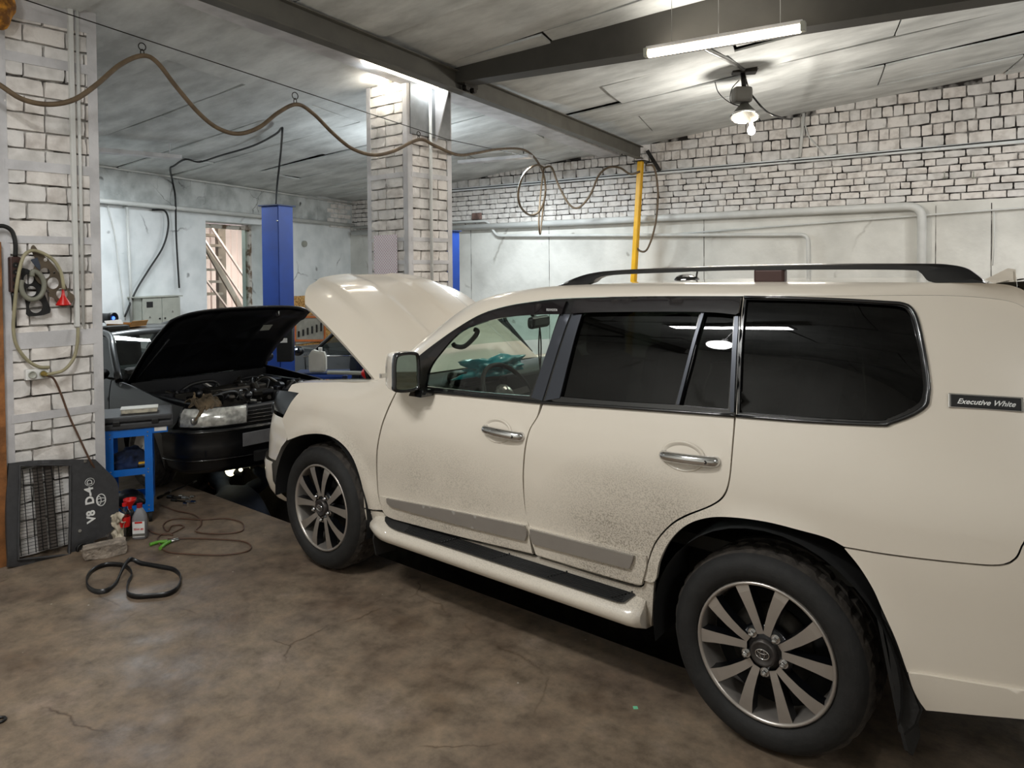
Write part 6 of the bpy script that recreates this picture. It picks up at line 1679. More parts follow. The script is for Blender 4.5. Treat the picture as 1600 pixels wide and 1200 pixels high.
for (a, b) in (((461, 495), (507, 495)), ((507, 495), (507, 532)), ((507, 532), (461, 532)), ((461, 532), (461, 495))):
    bm = B(); beam(bm, OB(*a, .405), OB(*b, .405), .04, .03, up=nL); obj('frame_bar', bm, mo_, t)
for k in range(6):
    x = 467+k*7; bm = B(); a = OB(x, 522-k*2.2, .41); box(bm, a, (.04, .02, .11+.01*k), AXL2, .006); obj('tool_grip', bm, M['black' if k % 2 else 'dark_metal'], t)
# ================================================================ person in the pit
def skinned(name, joints, bones, m_, parent, sub=2, extra=None):
    """joints: {k:(xyz, r)}; continuous skin surface rooted at the first joint"""
    keys = list(joints); me = bpy.data.meshes.new(name); idx = {k: i for i, k in enumerate(keys)}
    me.from_pydata([joints[k][0] for k in keys], [(idx[a], idx[b]) for a, b in bones], [])
    o = bpy.data.objects.new(name, me); COL.objects.link(o)
    sk = o.modifiers.new('skin', 'SKIN'); sk.use_smooth_shade = True
    for i, k in enumerate(keys):
        r = joints[k][1]; me.skin_vertices[0].data[i].radius = (r, r) if not isinstance(r, tuple) else r
        me.skin_vertices[0].data[i].use_root = (i == 0)
    su = o.modifiers.new('sub', 'SUBSURF'); su.levels = sub; su.render_levels = sub
    bpy.context.view_layer.update()
    me2 = bpy.data.meshes.new_from_object(o.evaluated_get(bpy.context.evaluated_depsgraph_get()))
    bm = bmesh.new(); bm.from_mesh(me2); bpy.data.objects.remove(o); bpy.data.meshes.remove(me2)
    return obj(name, bm, m_, parent, smooth=True)
PE = thing('person', 'person in dark navy jacket bent over in the pit below the black car bumper', 'person', (-2.2, -.08, -1.55))
J = {'pelvis': ((-2.08, -.10, -.52), (.17, .20)), 'spine': ((-2.28, -.10, -.36), (.18, .20)), 'chest': ((-2.55, -.09, -.29), (.19, .23)), 'neckb': ((-2.74, -.06, -.27), (.11, .12)), 'neck': ((-2.82, -.04, -.22), .065), 
     'headc': ((-2.92, -.02, -.16), (.085, .095)), 'headt': ((-3.00, .0, -.10), (.07, .08)),
     'hipL': ((-2.06, -.24, -.68), .12), 'kneeL': ((-2.22, -.27, -1.08), .085), 'ankL': ((-2.10, -.27, -1.46), .055), 'toeL': ((-2.28, -.29, -1.51), .04),
     'hipR': ((-2.06, .06, -.68), .12), 'kneeR': ((-2.20, .10, -1.08), .085), 'ankR': ((-2.06, .10, -1.46), .055), 'toeR': ((-2.24, .12, -1.51), .04),
     'shL': ((-2.66, -.28, -.30), .085), 'elL': ((-2.62, -.36, -.52), .06), 'wrL': ((-2.80, -.22, -.42), .04),
     'shR': ((-2.62, .12, -.22), .09), 'elR': ((-2.42, .20, -.10), .062), 'wrR': ((-2.52, .10, .02), .042)}
Bn = [('pelvis', 'spine'), ('spine', 'chest'), ('chest', 'neckb'), ('neckb', 'neck'), ('neck', 'headc'), ('headc', 'headt'), ('pelvis', 'hipL'), ('hipL', 'kneeL'), ('kneeL', 'ankL'), ('ankL', 'toeL'), ('pelvis', 'hipR'), ('hipR', 'kneeR'), ('kneeR', 'ankR'), ('ankR', 'toeR'), ('chest', 'shL'), ('shL', 'elL'), ('elL', 'wrL'), ('chest', 'shR'), ('shR', 'elR'), ('elR', 'wrR')]
skinned('body', J, Bn, M['navy'], PE)
bm = B(); sph(bm, (-2.95, -.01, -.135), .108, (1.05, .9, 1.0), 18); obj('cap', bm, M['navy'], PE, smooth=True)
bm = B(); sph(bm, (-3.0, -.01, -.175), .085, (.95, .88, 1.0), 18); sph(bm, (-3.085, -.01, -.18), .016, (1.2, .8, 1), 8); sph(bm, (-3.0, -.092, -.18), .02, (.6, .4, 1), 8)
for s in (-1, 1): sph(bm, (-3.068, -.01+s*.03, -.155), .010, n=8)
obj('face', bm, M['skin'], PE, smooth=True)
def hand(w, pdir, ndir, m_, parent, curl=.9, side=1):
    w = Vector(w); p = Vector(pdir).normalized(); n_ = Vector(ndir).normalized(); s = p.cross(n_).normalized()*side
    J = {'w': (w, (.028, .020)), 'p1': (w+p*.045, (.040, .018)), 'p2': (w+p*.085, (.040, .016))}; bn = [('w', 'p1'), ('p1', 'p2')]
    o1 = None
    for i, (L, off) in enumerate(((.072, -.030), (.080, -.010), (.075, .010), (.060, .030))):
        a = w+p*.075+s*off; pts = [a]; ang = 0; q = a
        for k in range(3):
            ang += curl*(.35+.25*k); q = q+(p*math.cos(ang)-n_*math.sin(ang))*L/3*(1.15-.12*k); pts.append(q)
        Jf = {f'f{i}{k}': (pts[k], .0095-.0008*k) for k in range(4)}; J.update(Jf); bn += [(f'f{i}{k}', f'f{i}{k+1}') for k in range(3)]; bn.append(('p2', f'f{i}0'))
    a = w+p*.025-s*.028; J['t0'] = (a, .012); J['t1'] = (a+p*.028-s*.022-n_*.008, .010); J['t2'] = (a+p*.05-s*.018-n_*.030, .009); bn += [('w', 't0'), ('t0', 't1'), ('t1', 't2')]
    return skinned('gloved_hand', {k: (tuple(v[0]), v[1]) for k, v in J.items()}, bn, m_, parent, 1)
hand((-2.53, .10, .03), (-.9, -.3, .35), (.3, -.2, .95), M['glove'], PE, .8)
hand((-2.81, -.21, -.41), (-.8, .3, .4), (0, -.2, 1), M['glove'], PE, .7, -1)
lm = onY(360, 735, -.02)
t = thing('work_lamp', 'small glowing work lamp held by the person under the black car', 'lamp', lm)
bm = B(); sph(bm, lm, .055, (1.1, .8, 1.0), 16); obj('lens', bm, M['led_on'], t, smooth=True)
bm = B(); cyl(bm, lm+Vector((.03, .01, -.01)), lm+Vector((.13, .06, -.02)), .026, 14); obj('handle', bm, M['black'], t)
q = onY(376, 734, -.02); bm = B(); sph(bm, q, .018, n=10); obj('side_led', bm, M['led_on'], t, smooth=True)
light('work_lamp_light', 'POINT', lm+Vector((-.02, -.10, .02)), .15, (1, .97, .8), .03)
# ================================================================ blue tool trolley
ta_ = Vector((-1.90, -1.47, 0)); tb2 = Vector((-1.765, -1.19, 0)); e1 = (tb2-ta_).normalized(); e2 = Vector((-e1.y, e1.x, 0)); Wd, Dp = (tb2-ta_).length, .46
def zD(py, P): return CC.z-((py-424.8)/CF)*(Vector(P)-CC).dot(_F)
zt = .712
t = thing('tool_trolley', 'blue steel tool trolley beside the near brick pillar', 'trolley', (ta_+tb2)/2+e2*Dp/2)
At = axes(e1, e2, Vector((0, 0, 1)))
for (u, v) in ((0, 0), (1, 0), (0, 1), (1, 1)):
    p = ta_+e1*Wd*u+e2*Dp*v; bm = B(); su, sv = (1 if u == 0 else -1), (1 if v == 0 else -1)
    box(bm, p+e1*su*.0245+Vector((0, 0, .40)), (.055, .004, .64), At); box(bm, p+e2*sv*.0245+Vector((0, 0, .40)), (.004, .05, .64), At); lg = obj('leg', bm, M['cart_blue'], t)
    for z in (.69, .66, .41, .385, .13, .10):
        bm = B(); c_ = p+e1*su*.03-e2*sv*.003+Vector((0, 0, z)); sph(bm, c_, .006, n=8); obj('bolt', bm, M['chrome'], lg)
    bm = B(); cy = p+e1*su*.02+e2*sv*.02; cyl(bm, cy+Vector((0, 0, .04))-e1*.012, cy+Vector((0, 0, .04))+e1*.012, .039, 20); cyl(bm, cy+Vector((0, 0, .05)), cy+Vector((0, 0, .085)), .012, 8); box(bm, cy+Vector((0, 0, .075)), (.04, .03, .01), At); obj('castor', bm, M['rubber'], t)
for z, h in ((.69, .055), (.395, .05), (.115, .05)):
    bm = B(); m0 = ta_+e1*Wd/2+e2*Dp/2
    box(bm, m0+Vector((0, 0, z-h/2+.004)), (Wd-.01, Dp-.01, .004), At)
    for v in (0, 1): box(bm, ta_+e1*Wd/2+e2*(Dp*v+(.003 if v == 0 else -.003))+Vector((0, 0, z)), (Wd-.004, .004, h), At)
    for u in (0, 1): box(bm, ta_+e2*Dp/2+e1*(Wd*u+(.003 if u == 0 else -.003))+Vector((0, 0, z)), (.004, Dp-.004, h), At)
    obj('shelf', bm, M['cart_blue'], t)
bm = B(); box(bm, tb2+e1*.055+e2*.06+Vector((0, 0, .70)), (.11, .12, .05), At, .004); hb = obj('side_handle', bm, M['cart_blue'], t)
bm = B(); box(bm, tb2+e1*.06-e2*.002+Vector((0, 0, .705)), (.085, .003, .03), At); obj('label_plate', bm, M['paper_white'], hb)
# black case and white box on top
cc0 = (ta_+tb2)/2+e1*.05+e2*.20
t = thing('tool_case', 'flat black plastic tool case lying on top of the blue trolley', 'case', (cc0.x, cc0.y, .72))
for z0_, z1_, g in ((.722, .770, 0), (.776, .818, .004)):
    bm = B(); box(bm, (cc0.x, cc0.y, (z0_+z1_)/2), (.50-g, .44-g, z1_-z0_), At, .012, 2); obj('lower_shell' if g == 0 else 'lid', bm, M['plastic_grey'], t)
for k in (-1, 1):
    bm = B(); box(bm, cc0+e1*k*.13-e2*.222+Vector((0, 0, .772)), (.05, .012, .035), At, .004); obj('latch', bm, M['black'], t)
c_ = cc0+e1*.02-e2*.05
t = thing('parts_box', 'low white plastic box on top of the black tool case', 'box', (c_.x, c_.y, .82))
bm = B(); box(bm, (c_.x, c_.y, .838), (.25, .13, .034), At, .006); obj('tub', bm, mat('dirty_white', '#cbc3b0', .5, var=.2, scale=20), t)
bm = B(); box(bm, (c_.x, c_.y, .856), (.26, .14, .008), At, .003); obj('lid', bm, M['cream_plastic'], t)
# on the middle shelf
c_ = (ta_+tb2)/2+e2*.2
crumple('cloth_bundle', (c_.x, c_.y, .44), (.15, .12, .09), mat('blue_cloth', '#14284e', .85, var=.3, scale=12), 'dark blue bundled cloth on the middle shelf of the blue trolley', 'cloth', 5, 4, .4)
c2_ = tb2-e1*.06+e2*.06; 
t = thing('tape_measure', 'yellow and black tape measure on the middle shelf of the trolley', 'tape measure', (c2_.x, c2_.y, .405))
bm = B(); box(bm, (c2_.x, c2_.y, .425), (.085, .05, .035), At, .008); obj('case', bm, M['black'], t)
bm = B(); box(bm, (c2_.x, c2_.y, .446), (.075, .045, .008), At, .003); obj('top_plate', bm, M['yellow'], t)
c_ = (ta_+tb2)/2+e2*.14
crumple('black_bag', (c_.x-.02, c_.y, .15), (.13, .10, .07), M['black'], 'black cloth bag on the lowest shelf of the blue trolley', 'bag', 9, 3, .3)
# ================================================================ bottles
b2 = onZ(219, 841)
t = thing('oil_bottle', 'grey plastic oil bottle with dark red cap beside the blue trolley', 'bottle', b2)
Ab = rz(CYAW+.2)
bm = B(); rows = []
def rrect(w_, d_, r_, z, c=b2, A=Ab, n=24):
    o = []
    for k in range(n):
        a = 2*PI*k/n; x, y = math.cos(a), math.sin(a); f_ = (abs(x)**4+abs(y)**4)**(-.25); o.append(c+A@Vector((x*f_*w_/2, y*f_*d_/2, z)))
    return o+[o[0]]
gm = mat('bottle_grey', '#8f8f93', .35, .3, var=.05)
for w_, d_, z in ((.0, .0, 0), (.085, .05, .0), (.098, .062, .008), (.098, .062, .14), (.09, .058, .165), (.05, .042, .205), (.032, .032, .22), (.032, .032, .228), (0, 0, .228)): rows.append(rrect(w_, d_, 0, z))
grid(bm, rows); bmesh.ops.remove_doubles(bm, verts=bm.verts, dist=1e-5); bmesh.ops.recalc_face_normals(bm, faces=bm.faces); obj('body', bm, gm, t)
bm = B(); cyl(bm, b2+Vector((0, 0, .222)), b2+Vector((0, 0, .250)), .019, 20); obj('cap', bm, mat('cap_red', '#8e1c22', .4), t)
lo = b2+Ab@Vector((0, -.0325, .075)); Al = axes(Ab@Vector((1, 0, 0)), Vector((0, 0, 1)), Ab@Vector((0, -1, 0)))
bm = B(); box(bm, lo, (.08, .11, .0015), Al); lbm = obj('label', bm, M['paper_white'], t)
for (dz, w_, h, mt) in ((.048, .05, .012, 'red'), (-.04, .08, .018, 'steel_grey')):
    bm = B(); box(bm, lo+Vector((0, 0, dz))+Ab@Vector((0, -.001, 0)), (w_, h, .001), Al); obj('label_band', bm, M[mt], lbm)
bm = textmesh('75W-85', .02, .0003, bold=.0006); place(bm, lo+Vector((0, 0, .0))+Ab@Vector((0, -.0015, 0)), Al); obj('lettering', bm, M['red'], lbm)
b1_ = onZ(196, 844)
t = thing('drink_bottle', 'clear plastic bottle with red wrapper and red cap behind the engine cover', 'bottle', b1_)
gp = glass('pet', (.75, .78, .76), .9)
bm = B(); lathe(bm, [(0, 0), (.030, 0), (.036, .01), (.036, .05), (.031, .09), (.036, .13), (.036, .18), (.030, .205), (.014, .235), (.013, .25), (0, .25)], b1_, n=24); obj('body', bm, gp, t)
bm = B(); lathe(bm, [(.033, .10), (.0368, .13), (.0368, .165), (.035, .172)], b1_, n=24); obj('wrapper', bm, M['red'], t)
bm = B(); cyl(bm, b1_+Vector((0, 0, .244)), b1_+Vector((0, 0, .265)), .016, 18); obj('cap', bm, M['red'], t)
b3_ = b1_+Vector((.02, .08, 0)); b3_ = onZ(204, 836)
t = thing('red_funnel', 'red plastic funnel standing on a dark jar behind the clear bottle', 'funnel', b3_)
bm = B(); lathe(bm, [(0, 0), (.028, 0), (.03, .01), (.03, .16), (.018, .19), (0, .19)], b3_, n=20); obj('jar', bm, M['black'], t)
bm = B(); lathe(bm, [(.012, .185), (.014, .21), (.042, .25), (.044, .265), (.041, .262), (.012, .212)], b3_, n=24); obj('cone', bm, M['red'], t)
# ================================================================ engine cover leaning on the pillar
tl_ = .15; ncv = Vector((math.cos(tl_), 0, math.sin(tl_))); pc0 = Vector((-1.575, 0, 0))
uy = Vector((0, 1, 0)); uz = Vector((-math.sin(tl_), 0, math.cos(tl_)))
def CV(px, py, off=0.):
    p = onP(px, py, pc0+ncv*off, ncv)-pc0; return (p.dot(uy), p.dot(uz))
def cvf(off=0.): return lambda a, b: pc0+uy*a+uz*b+ncv*off
def CVO(pts, off=0.): return [CV(p[0], p[1], off)+tuple(p[2:]) for p in pts]
ECo = pc0+uy*CV(80, 870)[0]
EC = thing('engine_cover', 'grey plastic engine cover with a barred opening and white lettering leaning on the near pillar', 'engine cover', ECo)
ol = [(13, 724, 1), (60, 719), (147, 717.5, 1), (165, 735), (182, 755), (184, 790), (183, 822, 1), (160, 838), (146, 845, 1), (141, 855), (130, 872, 1), (70, 881), (12, 886.5, 1), (9, 830), (9, 770)]
wi = [(30, 728, 1), (70, 726.5), (108, 727, 1), (108.5, 790), (107, 866, 1), (70, 870), (27, 874, 1), (28, 800)]
oo = outline(CVO(ol), 4); ww = outline(CVO(wi), 3)
bm = sheet(B(), oo, [ww], lambda a, b: cvf(.0)(a, b)+ncv*(.018*sst(.0, .06, b)), .03, .03, tuple(-ncv)); obj('cover', bm, M['plastic_grey'], EC)
# raised frame around the opening
for off_, r_ in ((.014, .008),):
    bm = B(); tube(bm, [cvf(off_+.006)(a, b) for a, b in ww], r_, 6, closed=True); obj('opening_frame', bm, M['plastic_grey'], EC)
y0_, zb_ = CV(28, 872); y1_, _ = CV(108, 866); _, ztp = CV(70, 727)
bmv = []
for k in range(7):
    y = y0_+(y1_-y0_)*(k+.5)/7; bm = B(); beam(bm, cvf(-.006)(y, zb_+.005), cvf(-.006)(y, ztp-.005), .004, .006, up=tuple(ncv)); obj('bar', bm, M['black'], EC)
bm = B()
for k in range(26):
    z = zb_+.012+(ztp-zb_-.02)*k/25; beam(bm, cvf(-.009)(y0_, z), cvf(-.009)(y1_, z), .0025, .0025, up=tuple(ncv))
o = obj('mesh_bars', bm, M['black'], EC); o['kind'] = 'stuff'
bm = B(); 
for a0_, a1_ in ((.42, .60), (.64, .80)):
    box(bm, cvf(-.016)(y0_+(y1_-y0_)*(a0_+a1_)/2, (zb_+ztp)/2), ((y1_-y0_)*(a1_-a0_), ztp-zb_-.01, .006), axes(uy, uz, ncv))
obj('flat_rib', bm, mat('rib_brown', '#4c4540', .7), EC)
Atx = axes(uz, -uy, ncv)
a, b = CV(139, 783); bm = textmesh('V8  D-4', .075, .0015, bold=.0026, align='CENTER'); place(bm, cvf(.020)(a, b-.025), Atx); obj('lettering', bm, M['paper_white'], EC)
a2, b2_ = CV(138.5, 753); bm = textmesh('D', .05, .0015); place(bm, cvf(.020)(a2, b2_), Atx); obj('lettering', bm, M['paper_white'], EC); bm = B(); tube(bm, [cvf(.020)(a2+.03*math.cos(q*PI/8), b2_+.026*math.sin(q*PI/8)) for q in range(16)], .002, 4, closed=True); obj('lettering_ring', bm, M['paper_white'], EC)
ea, eb_ = CV(156, 781); bm = B()
def ovc(rx, ry, cx_, cy_, w_): tube(bm, [cvf(.021)(ea+cx_+rx*math.cos(q*PI/12), eb_+cy_+ry*math.sin(q*PI/12)) for q in range(24)], w_, 6, closed=True)
ovc(.030, .040, 0, 0, .0035); ovc(.028, .013, 0, 0, .0028); ovc(.012, .028, -.012, 0, .0028); obj('emblem', bm, M['paper_white'], EC)
for (x, y) in ((131, 720.5), (122.5, 829)):
    a, b = CV(x, y); bm = B(); q = cvf(.018)(a, b); cyl(bm, q, q+ncv*.008, .011, 14); obj('fixing', bm, M['chrome'], EC)
a, b = CV(127, 857); bm = B(); q = cvf(.0)(a, b); lathe(bm, [(.02, -.01), (.022, .02), (.034, .03), (.038, .022), (.038, 0)], q, axes(uy, uz, ncv), 24); obj('grommet', bm, M['black'], EC)
# loose painted brick and torn foil
ba, bb = onZ(134, 874), onZ(192, 862); dv = (bb-ba).normalized(); rb_ = Matrix((dv, Vector((-dv.y, dv.x, 0)), Vector((0, 0, 1)))).transposed()
bm = B(); c_ = (ba+bb)/2+Vector((0, 0, .042)); me_ = BR[2]; bm.from_mesh(me_); bmesh.ops.subdivide_edges(bm, edges=bm.edges[:], cuts=2, use_grid_fill=True)
for v in bm.verts: v.co += Vector((noise.noise(v.co*5), noise.noise(v.co*5+Vector((4, 0, 0))), noise.noise(v.co*6)))*.05
bm.transform(Matrix.Translation(c_) @ rb_.to_4x4() @ Matrix.Diagonal(((bb-ba).length+.04, .12, .085, 1)))
zm = min(v.co.z for v in bm.verts); bm.transform(Matrix.Translation((0, 0, -zm)))
one('loose_brick', bm, mat('brick_old', '#a5988a', .9, var=.2, scale=18, bump=.7), 'loose dirty white brick on the floor in front of the engine cover', 'brick')
fo1 = onZ(186, 848)
cloth('plastic_sheet', fo1+Vector((-.03, .0, .10)), .10, .20, 16, .03, mat('film', '#cfc3ae', .4, var=.1), 'crumpled pale plastic sheet hanging behind the engine cover edge', 'sheet', 4, None, axes(Vector((.25, .1, 0)).normalized(), Vector((0, 0, 1)), Vector((.3, -.95, 0)).normalized()))
# ================================================================ belt, cord, pliers, tools on the floor
def F(px, py, z=.0): return onZ(px, py, z)
def ribbon(bm, pts, w_, th, n=8, closed=True):
    P = crom(pts, n, closed); L = len(P); rows = []
    for i, p in enumerate(P):
        d_ = (P[(i+1) % L]-P[i-1]); d_ = Vector((d_.x, d_.y, 0)).normalized(); s = Vector((-d_.y, d_.x, 0))
        rows.append([p-s*th/2, p+s*th/2, p+s*th/2+Vector((0, 0, w_)), p-s*th/2+Vector((0, 0, w_)), p-s*th/2])
    if closed: rows.append(rows[0])
    grid(bm, rows); return bm
bl_ = [(204, 885), (222, 884), (250, 889), (272, 894), (282, 905), (278, 922), (262, 932), (235, 935), (212, 936), (199, 930), (200, 915), (206, 902), (200, 891), (188, 886), (165, 886), (146, 894), (136, 907), (137, 920), (150, 928), (168, 926), (182, 914), (192, 900)]
P = [F(x, y) for x, y in bl_]
for i in range(len(P)):
    P[i] = P[i]+Vector((0, 0, .030 if i in (21, 0) else .0))
bm = B(); ribbon(bm, P, .030, .006); one('drive_belt', bm, mat('belt', '#121214', .35, var=.1), 'black ribbed drive belt lying in a figure of eight on the floor', 'belt')
cd = [(186, 792), (200, 805), (222, 823), (245, 834), (262, 835), (275, 830), (287, 823), (280, 820), (268, 822), (262, 830), (255, 822), (262, 814), (280, 810), (313, 812), (350, 810), (375, 815), (381, 823), (374, 831), (340, 834), (312, 832), (306, 828), (314, 820), (313, 811), (300, 803), (275, 798), (262, 793), (250, 788)]
zz = [.19, .13, .05]+[.007]*(len(cd)-3)
bm = B(); tube(bm, [F(x, y, z) for (x, y), z in zip(cd, zz)], .0055, 6, 6); one('extension_lead', bm, M['cable_brown'], 'thin brown cord looping on the floor toward the trolley', 'cord')
cd = [(262, 842), (300, 841), (350, 843), (380, 846), (392, 853), (384, 862), (345, 867), (300, 866), (262, 862), (250, 852), (247, 840), (256, 834), (270, 836)]
bm = B(); tube(bm, [F(x, y, .008) for x, y in cd], .0055, 6, 6); one('extension_lead', bm, M['cable_brown'], 'outer loop of brown cord on the floor right of the green pliers', 'cord')
a = F(262, 848); t = thing('pliers', 'green-handled pliers lying on the floor inside the cord loop', 'pliers', a)
for k, (h0, h1, j) in enumerate((((234, 851), (262, 846), (278, 841)), ((250, 857), (266, 846), (280, 843)))):
    bm = B(); tube(bm, [F(*h0, .012), F((h0[0]+h1[0])/2, (h0[1]+h1[1])/2-1.5, .014), F(*h1, .012)], .012, 8, 5); obj('handle', bm, M['green'], t)
    bm = B(); tube(bm, [F(*h1, .012), F(*j, .010)], [.010, .006], 8); obj('jaw', bm, M['bright_metal'], t)
tl = [('spanner', (247, 778), (266, 768), .008, 'dark open spanner on the floor left of the pit by the trolley'), ('ratchet', (262, 776), (290, 778), .010, 'long ratchet handle lying near the pit edge'), ('screwdriver', (258, 772), (305, 752), .006, 'thin steel bar lying across the floor toward the black car'), ('breaker_bar', (268, 781), (296, 784), .007, 'short steel bar in front of the ratchet on the floor')]
for nm, a_, b_, r_, lb in tl:
    a, b = F(*a_, .012), F(*b_, .012); t = thing(nm, lb, 'tool', a)
    bm = B(); cyl(bm, a, b, r_, 8); obj('shaft', bm, M['dark_metal'], t)
    bm = B(); d_ = (b-a).normalized(); cyl(bm, a-d_*.0-Vector((0, 0, .0)), a+d_*.05, r_*1.7, 10); obj('grip', bm, M['black'], t)
    bm = B(); cyl(bm, b-d_*.03, b+d_*.012, r_*1.6, 10); obj('head', bm, M['bright_metal'], t)
for k, (x, y, dx) in enumerate(((283, 775, 5), (301, 776, 6), (303, 784, 7), (290, 787, 6), (295, 779, 4))):
    a, b = F(x-dx/2, y, .014), F(x+dx/2, y+.5, .014); bm = B(); cyl(bm, a, b, .013, 12); one('socket', bm, M['chrome'], ['leftmost chrome socket lying near the ratchet by the pit', 'chrome socket at the far side of the small tools by the pit', 'chrome socket nearest the pit edge at right of the tools', 'chrome socket nearest the camera among the small tools', 'chrome socket in the middle of the small tools by the pit'][k], 'socket', 'chrome sockets at the pit edge')
a = F(993, 1106); bm = B(); box(bm, a+Vector((0, 0, .001)), (.020, .020, .002), rz(.7)); one('green_chip', bm, mat('mint', '#7fd6a8', .5), 'tiny mint green square chip lying on the bare floor near the rear wheel', 'chip')
a = F(0, 1127); bm = B(); tube(bm, [a+Vector((.02*math.cos(q*PI/8), .02*math.sin(q*PI/8), .006)) for q in range(16)], .006, 6, closed=True); one('rubber_ring', bm, M['black'], 'small black ring on the floor at the left edge of the photo', 'ring')
# ================================================================ things on the near pillar face
XF = PLX+.03
def G(px, py, off=0.): return onX(px, py, XF+off)
def GO(pts, off=0.): return [(G(p[0], p[1], off).y, G(p[0], p[1], off).z)+tuple(p[2:]) for p in pts]
def gf_(off): return lambda a, b: Vector((XF+off, a, b))
def circ(px, py, r, n=16): return [(px+r*math.cos(q*2*PI/n), py+r*math.sin(q*2*PI/n)) for q in range(n)]
def flat(name, ol, holes, off, m_, label, cat, group=None, th=.003):
    bm = sheet(B(), outline(GO(ol, off), 3), [outline(GO(h, off), 2) for h in holes], gf_(off), .012, th, (-1, 0, 0)); return one(name, bm, m_, label, cat, group)
g1_ = [(48, 388), (53, 383), (62, 394), (75, 405), (88, 420), (100, 440), (108, 455), (116, 462), (113, 472), (105, 478), (92, 478), (84, 466), (76, 463), (77, 455), (70, 448), (60, 442), (53, 432), (50, 425), (56, 410), (52, 398)]
flat('gasket', g1_, [circ(70, 427, 8.5), circ(83, 442.5, 9), circ(97, 459, 9), circ(71, 406, 3), circ(85, 426, 2)], .045, M['gasket'], 'long brown cylinder head gasket hanging diagonally on the near pillar', 'gasket')
g2_ = [(31, 420), (50, 424), (66, 444), (70, 460), (74, 470), (78, 489), (44, 494), (41, 480), (38, 462), (34, 445)]
flat('gasket', g2_, [circ(45, 436, 8), circ(49, 455, 8), circ(56, 478.5, 10.5)], .030, mat('gasket_black', '#141414', .5), 'black three-hole gasket hanging behind the brown one on the pillar', 'gasket')
bm = sheet(B(), outline(GO([(48, 406, 1), (58, 402, 1), (63, 415), (62, 422, 1), (55, 416)], .05), 2), [], gf_(.052), .012, .006, (-1, 0, 0)); one('blue_tag', bm, mat('slate', '#39414f', .5), 'dark slate plastic tag hanging over the gaskets on the pillar', 'tag')
# power strip
pa, pb = G(23, 401, .05), G(23, 457, .05); wy = abs(G(32, 430, .05).y-G(14, 430, .05).y)
t = thing('power_strip', 'brown and black four-socket power strip hanging on the near pillar', 'power strip', pb)
bm = B(); box(bm, (XF+.04, pa.y, (pa.z+pb.z)/2), (.05, wy, pa.z-pb.z), bev=.01); obj('body', bm, mat('strip_brown', '#3f2620', .45, var=.1), t)
for k in range(4):
    z = pb.z+(pa.z-pb.z)*(.12+.2*k)+.01; bm = B(); cyl(bm, (XF+.06, pa.y, z), (XF+.068, pa.y, z), .019, 20); sk_ = obj('socket', bm, M['black'], t)
    bm = B(); cyl(bm, (XF+.066, pa.y, z), (XF+.0695, pa.y, z), .004, 8); obj('pin', bm, M['bright_metal'], sk_)
bm = B(); tube(bm, [G(-25, 362, .05), G(-5, 354, .06), G(8, 354, .06), G(19, 362, .06), G(24, 380, .06), G(24, 401, .05)], .014, 8, 6); one('cable', bm, M['cable_black'], 'thick black cable arching into the power strip from the left edge', 'cable')
bm = B(); tube(bm, [G(20, 457, .04), G(22, 480, .03), G(23, 511, .03)], .012, 8, 4); one('cable', bm, M['cable_black'], 'short black cable end hanging below the power strip', 'cable')
# olive hose looping over gaskets down to the socket
bm = B(); tube(bm, [G(100, 452, .08), G(95, 425, .08), G(82, 405, .08), (G(60, 393, .08)), G(45, 393, .08), G(35, 405, .085), G(27, 440, .085), G(22, 490, .06), G(21, 515, .05), G(26, 540, .05), G(42, 562, .05), G(60, 573, .05), G(77, 574, .05)], .011, 8, 8); one('fuel_hose', bm, M['cable_olive'], 'pale olive hose looping over the gaskets and down the near pillar', 'hose')
bm = B(); tube(bm, [G(50, 432, .075)+Vector((0, .0, 0))]+[G(51+18*math.cos(a_), 446+22*math.sin(a_), .075) for a_ in [q*PI/8-PI/2 for q in range(14)]], .016, 8, 4); one('hose', bm, mat('hose_grey', '#7f7f72', .5), 'short thick grey hose coil behind the olive hose on the pillar', 'hose')
# red funnel
fz0, fz1 = G(100, 477, .07), G(98, 452, .07)
bm = B(); lathe(bm, [(.006, .13), (.009, .085), (.014, .06), (.045, .008), (.047, 0), (.043, .002), (.010, .06), (.005, .09)], (XF+.06, fz0.y, fz0.z), n=28); one('funnel', bm, M['red'], 'small bright red funnel hanging upside down beside the gaskets', 'funnel')
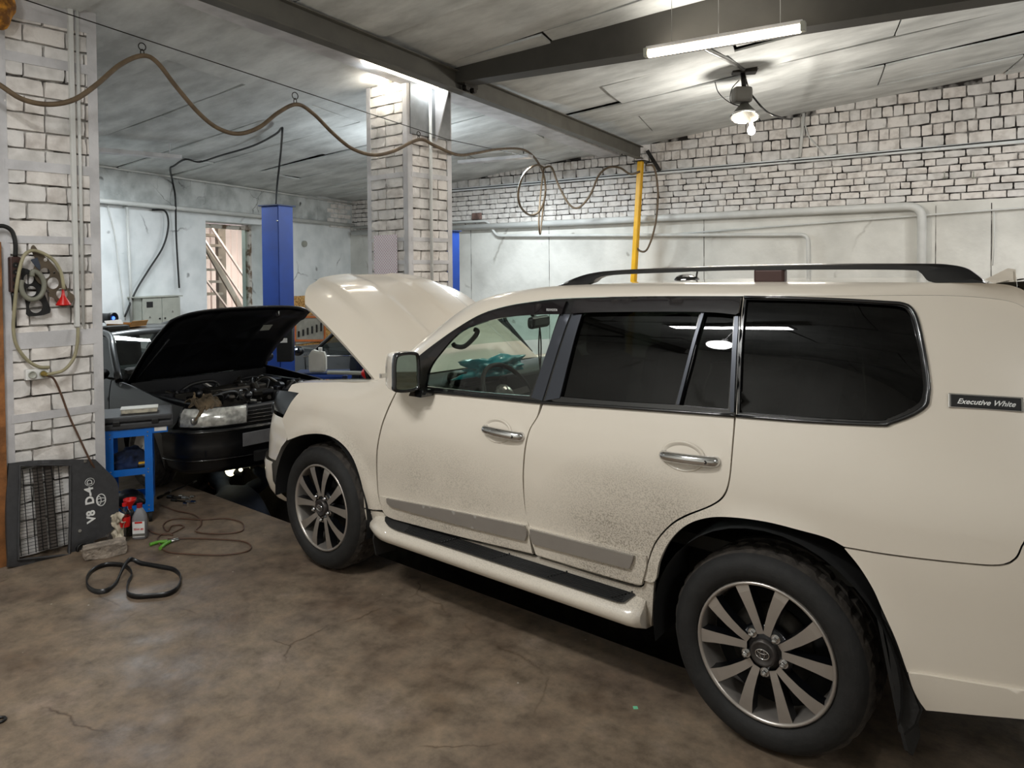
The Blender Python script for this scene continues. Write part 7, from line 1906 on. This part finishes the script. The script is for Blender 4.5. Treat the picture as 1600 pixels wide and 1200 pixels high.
# double wall socket with plug
sa_ = G(55, 584, .0); t = thing('wall_socket', 'white double wall socket low on the near pillar with a plug in it', 'socket', (XF, sa_.y, sa_.z-.04))
bm = B(); box(bm, (XF+.022, sa_.y, sa_.z), (.045, .135, .07), bev=.006); obj('box', bm, M['paper_white'], t)
for k in (-1, 1):
    bm = B(); lathe(bm, [(0, .004), (.018, .004), (.021, .010), (.024, .010), (.024, 0)], (XF+.045, sa_.y+k*.032, sa_.z), axes(Vector((0, 1, 0)), Vector((0, 0, 1)), Vector((1, 0, 0))), 22); sk_ = obj('outlet', bm, M['grey_paint'], t)
bm = B(); cyl(bm, (XF+.05, sa_.y+.032, sa_.z), (XF+.10, sa_.y+.036, sa_.z), .018, 16, .010); one('plug', bm, mat('plug_yellow', '#8f7a35', .5), 'round yellowish plug in the right outlet of the pillar socket', 'plug')
bm = B(); tube(bm, [Vector((XF+.09, sa_.y+.036, sa_.z)), G(80, 584, .09), G(100, 578, .07), G(115, 560, .05), G(121, 535, .04), G(122, 512, .03)], .011, 8, 6); one('cable', bm, M['cable_olive'], 'pale olive cable running from the plug up to the conduit end', 'cable')
bm = B(); tube(bm, [Vector((XF+.09, sa_.y+.04, sa_.z-.01)), G(84, 592, .06), G(95, 615, .04), G(108, 650, .04), G(122, 680, .05), G(138, 714, .07), G(150, 735, .04)], .007, 7, 6); one('cable', bm, M['cable_brown'], 'thin brown cable running down the pillar behind the engine cover', 'cable')
# timber plank at the left edge, insulation lump at top left
pl0 = onX(6, 700, PLX+.03); bm = B(); box(bm, (PLX+.055, PLY-.055, 1.05), (.045, .075, 2.1), bev=.003); t = one('timber_post', bm, M['wood'], 'brown timber board standing against the left side of the near pillar', 'board')
rn = random.Random(4)
q = onX(4, 12, -1.55); bm = B(); sph(bm, q+Vector((0, -.02, 0)), .085, (1, 1, 1.5), 20)
for v in bm.verts: v.co += (v.co-q)*.25*noise.noise(v.co*14)
one('foam_lump', bm, M['orange_pipe'], 'rough orange foam lump hanging at the top left corner', 'lump')
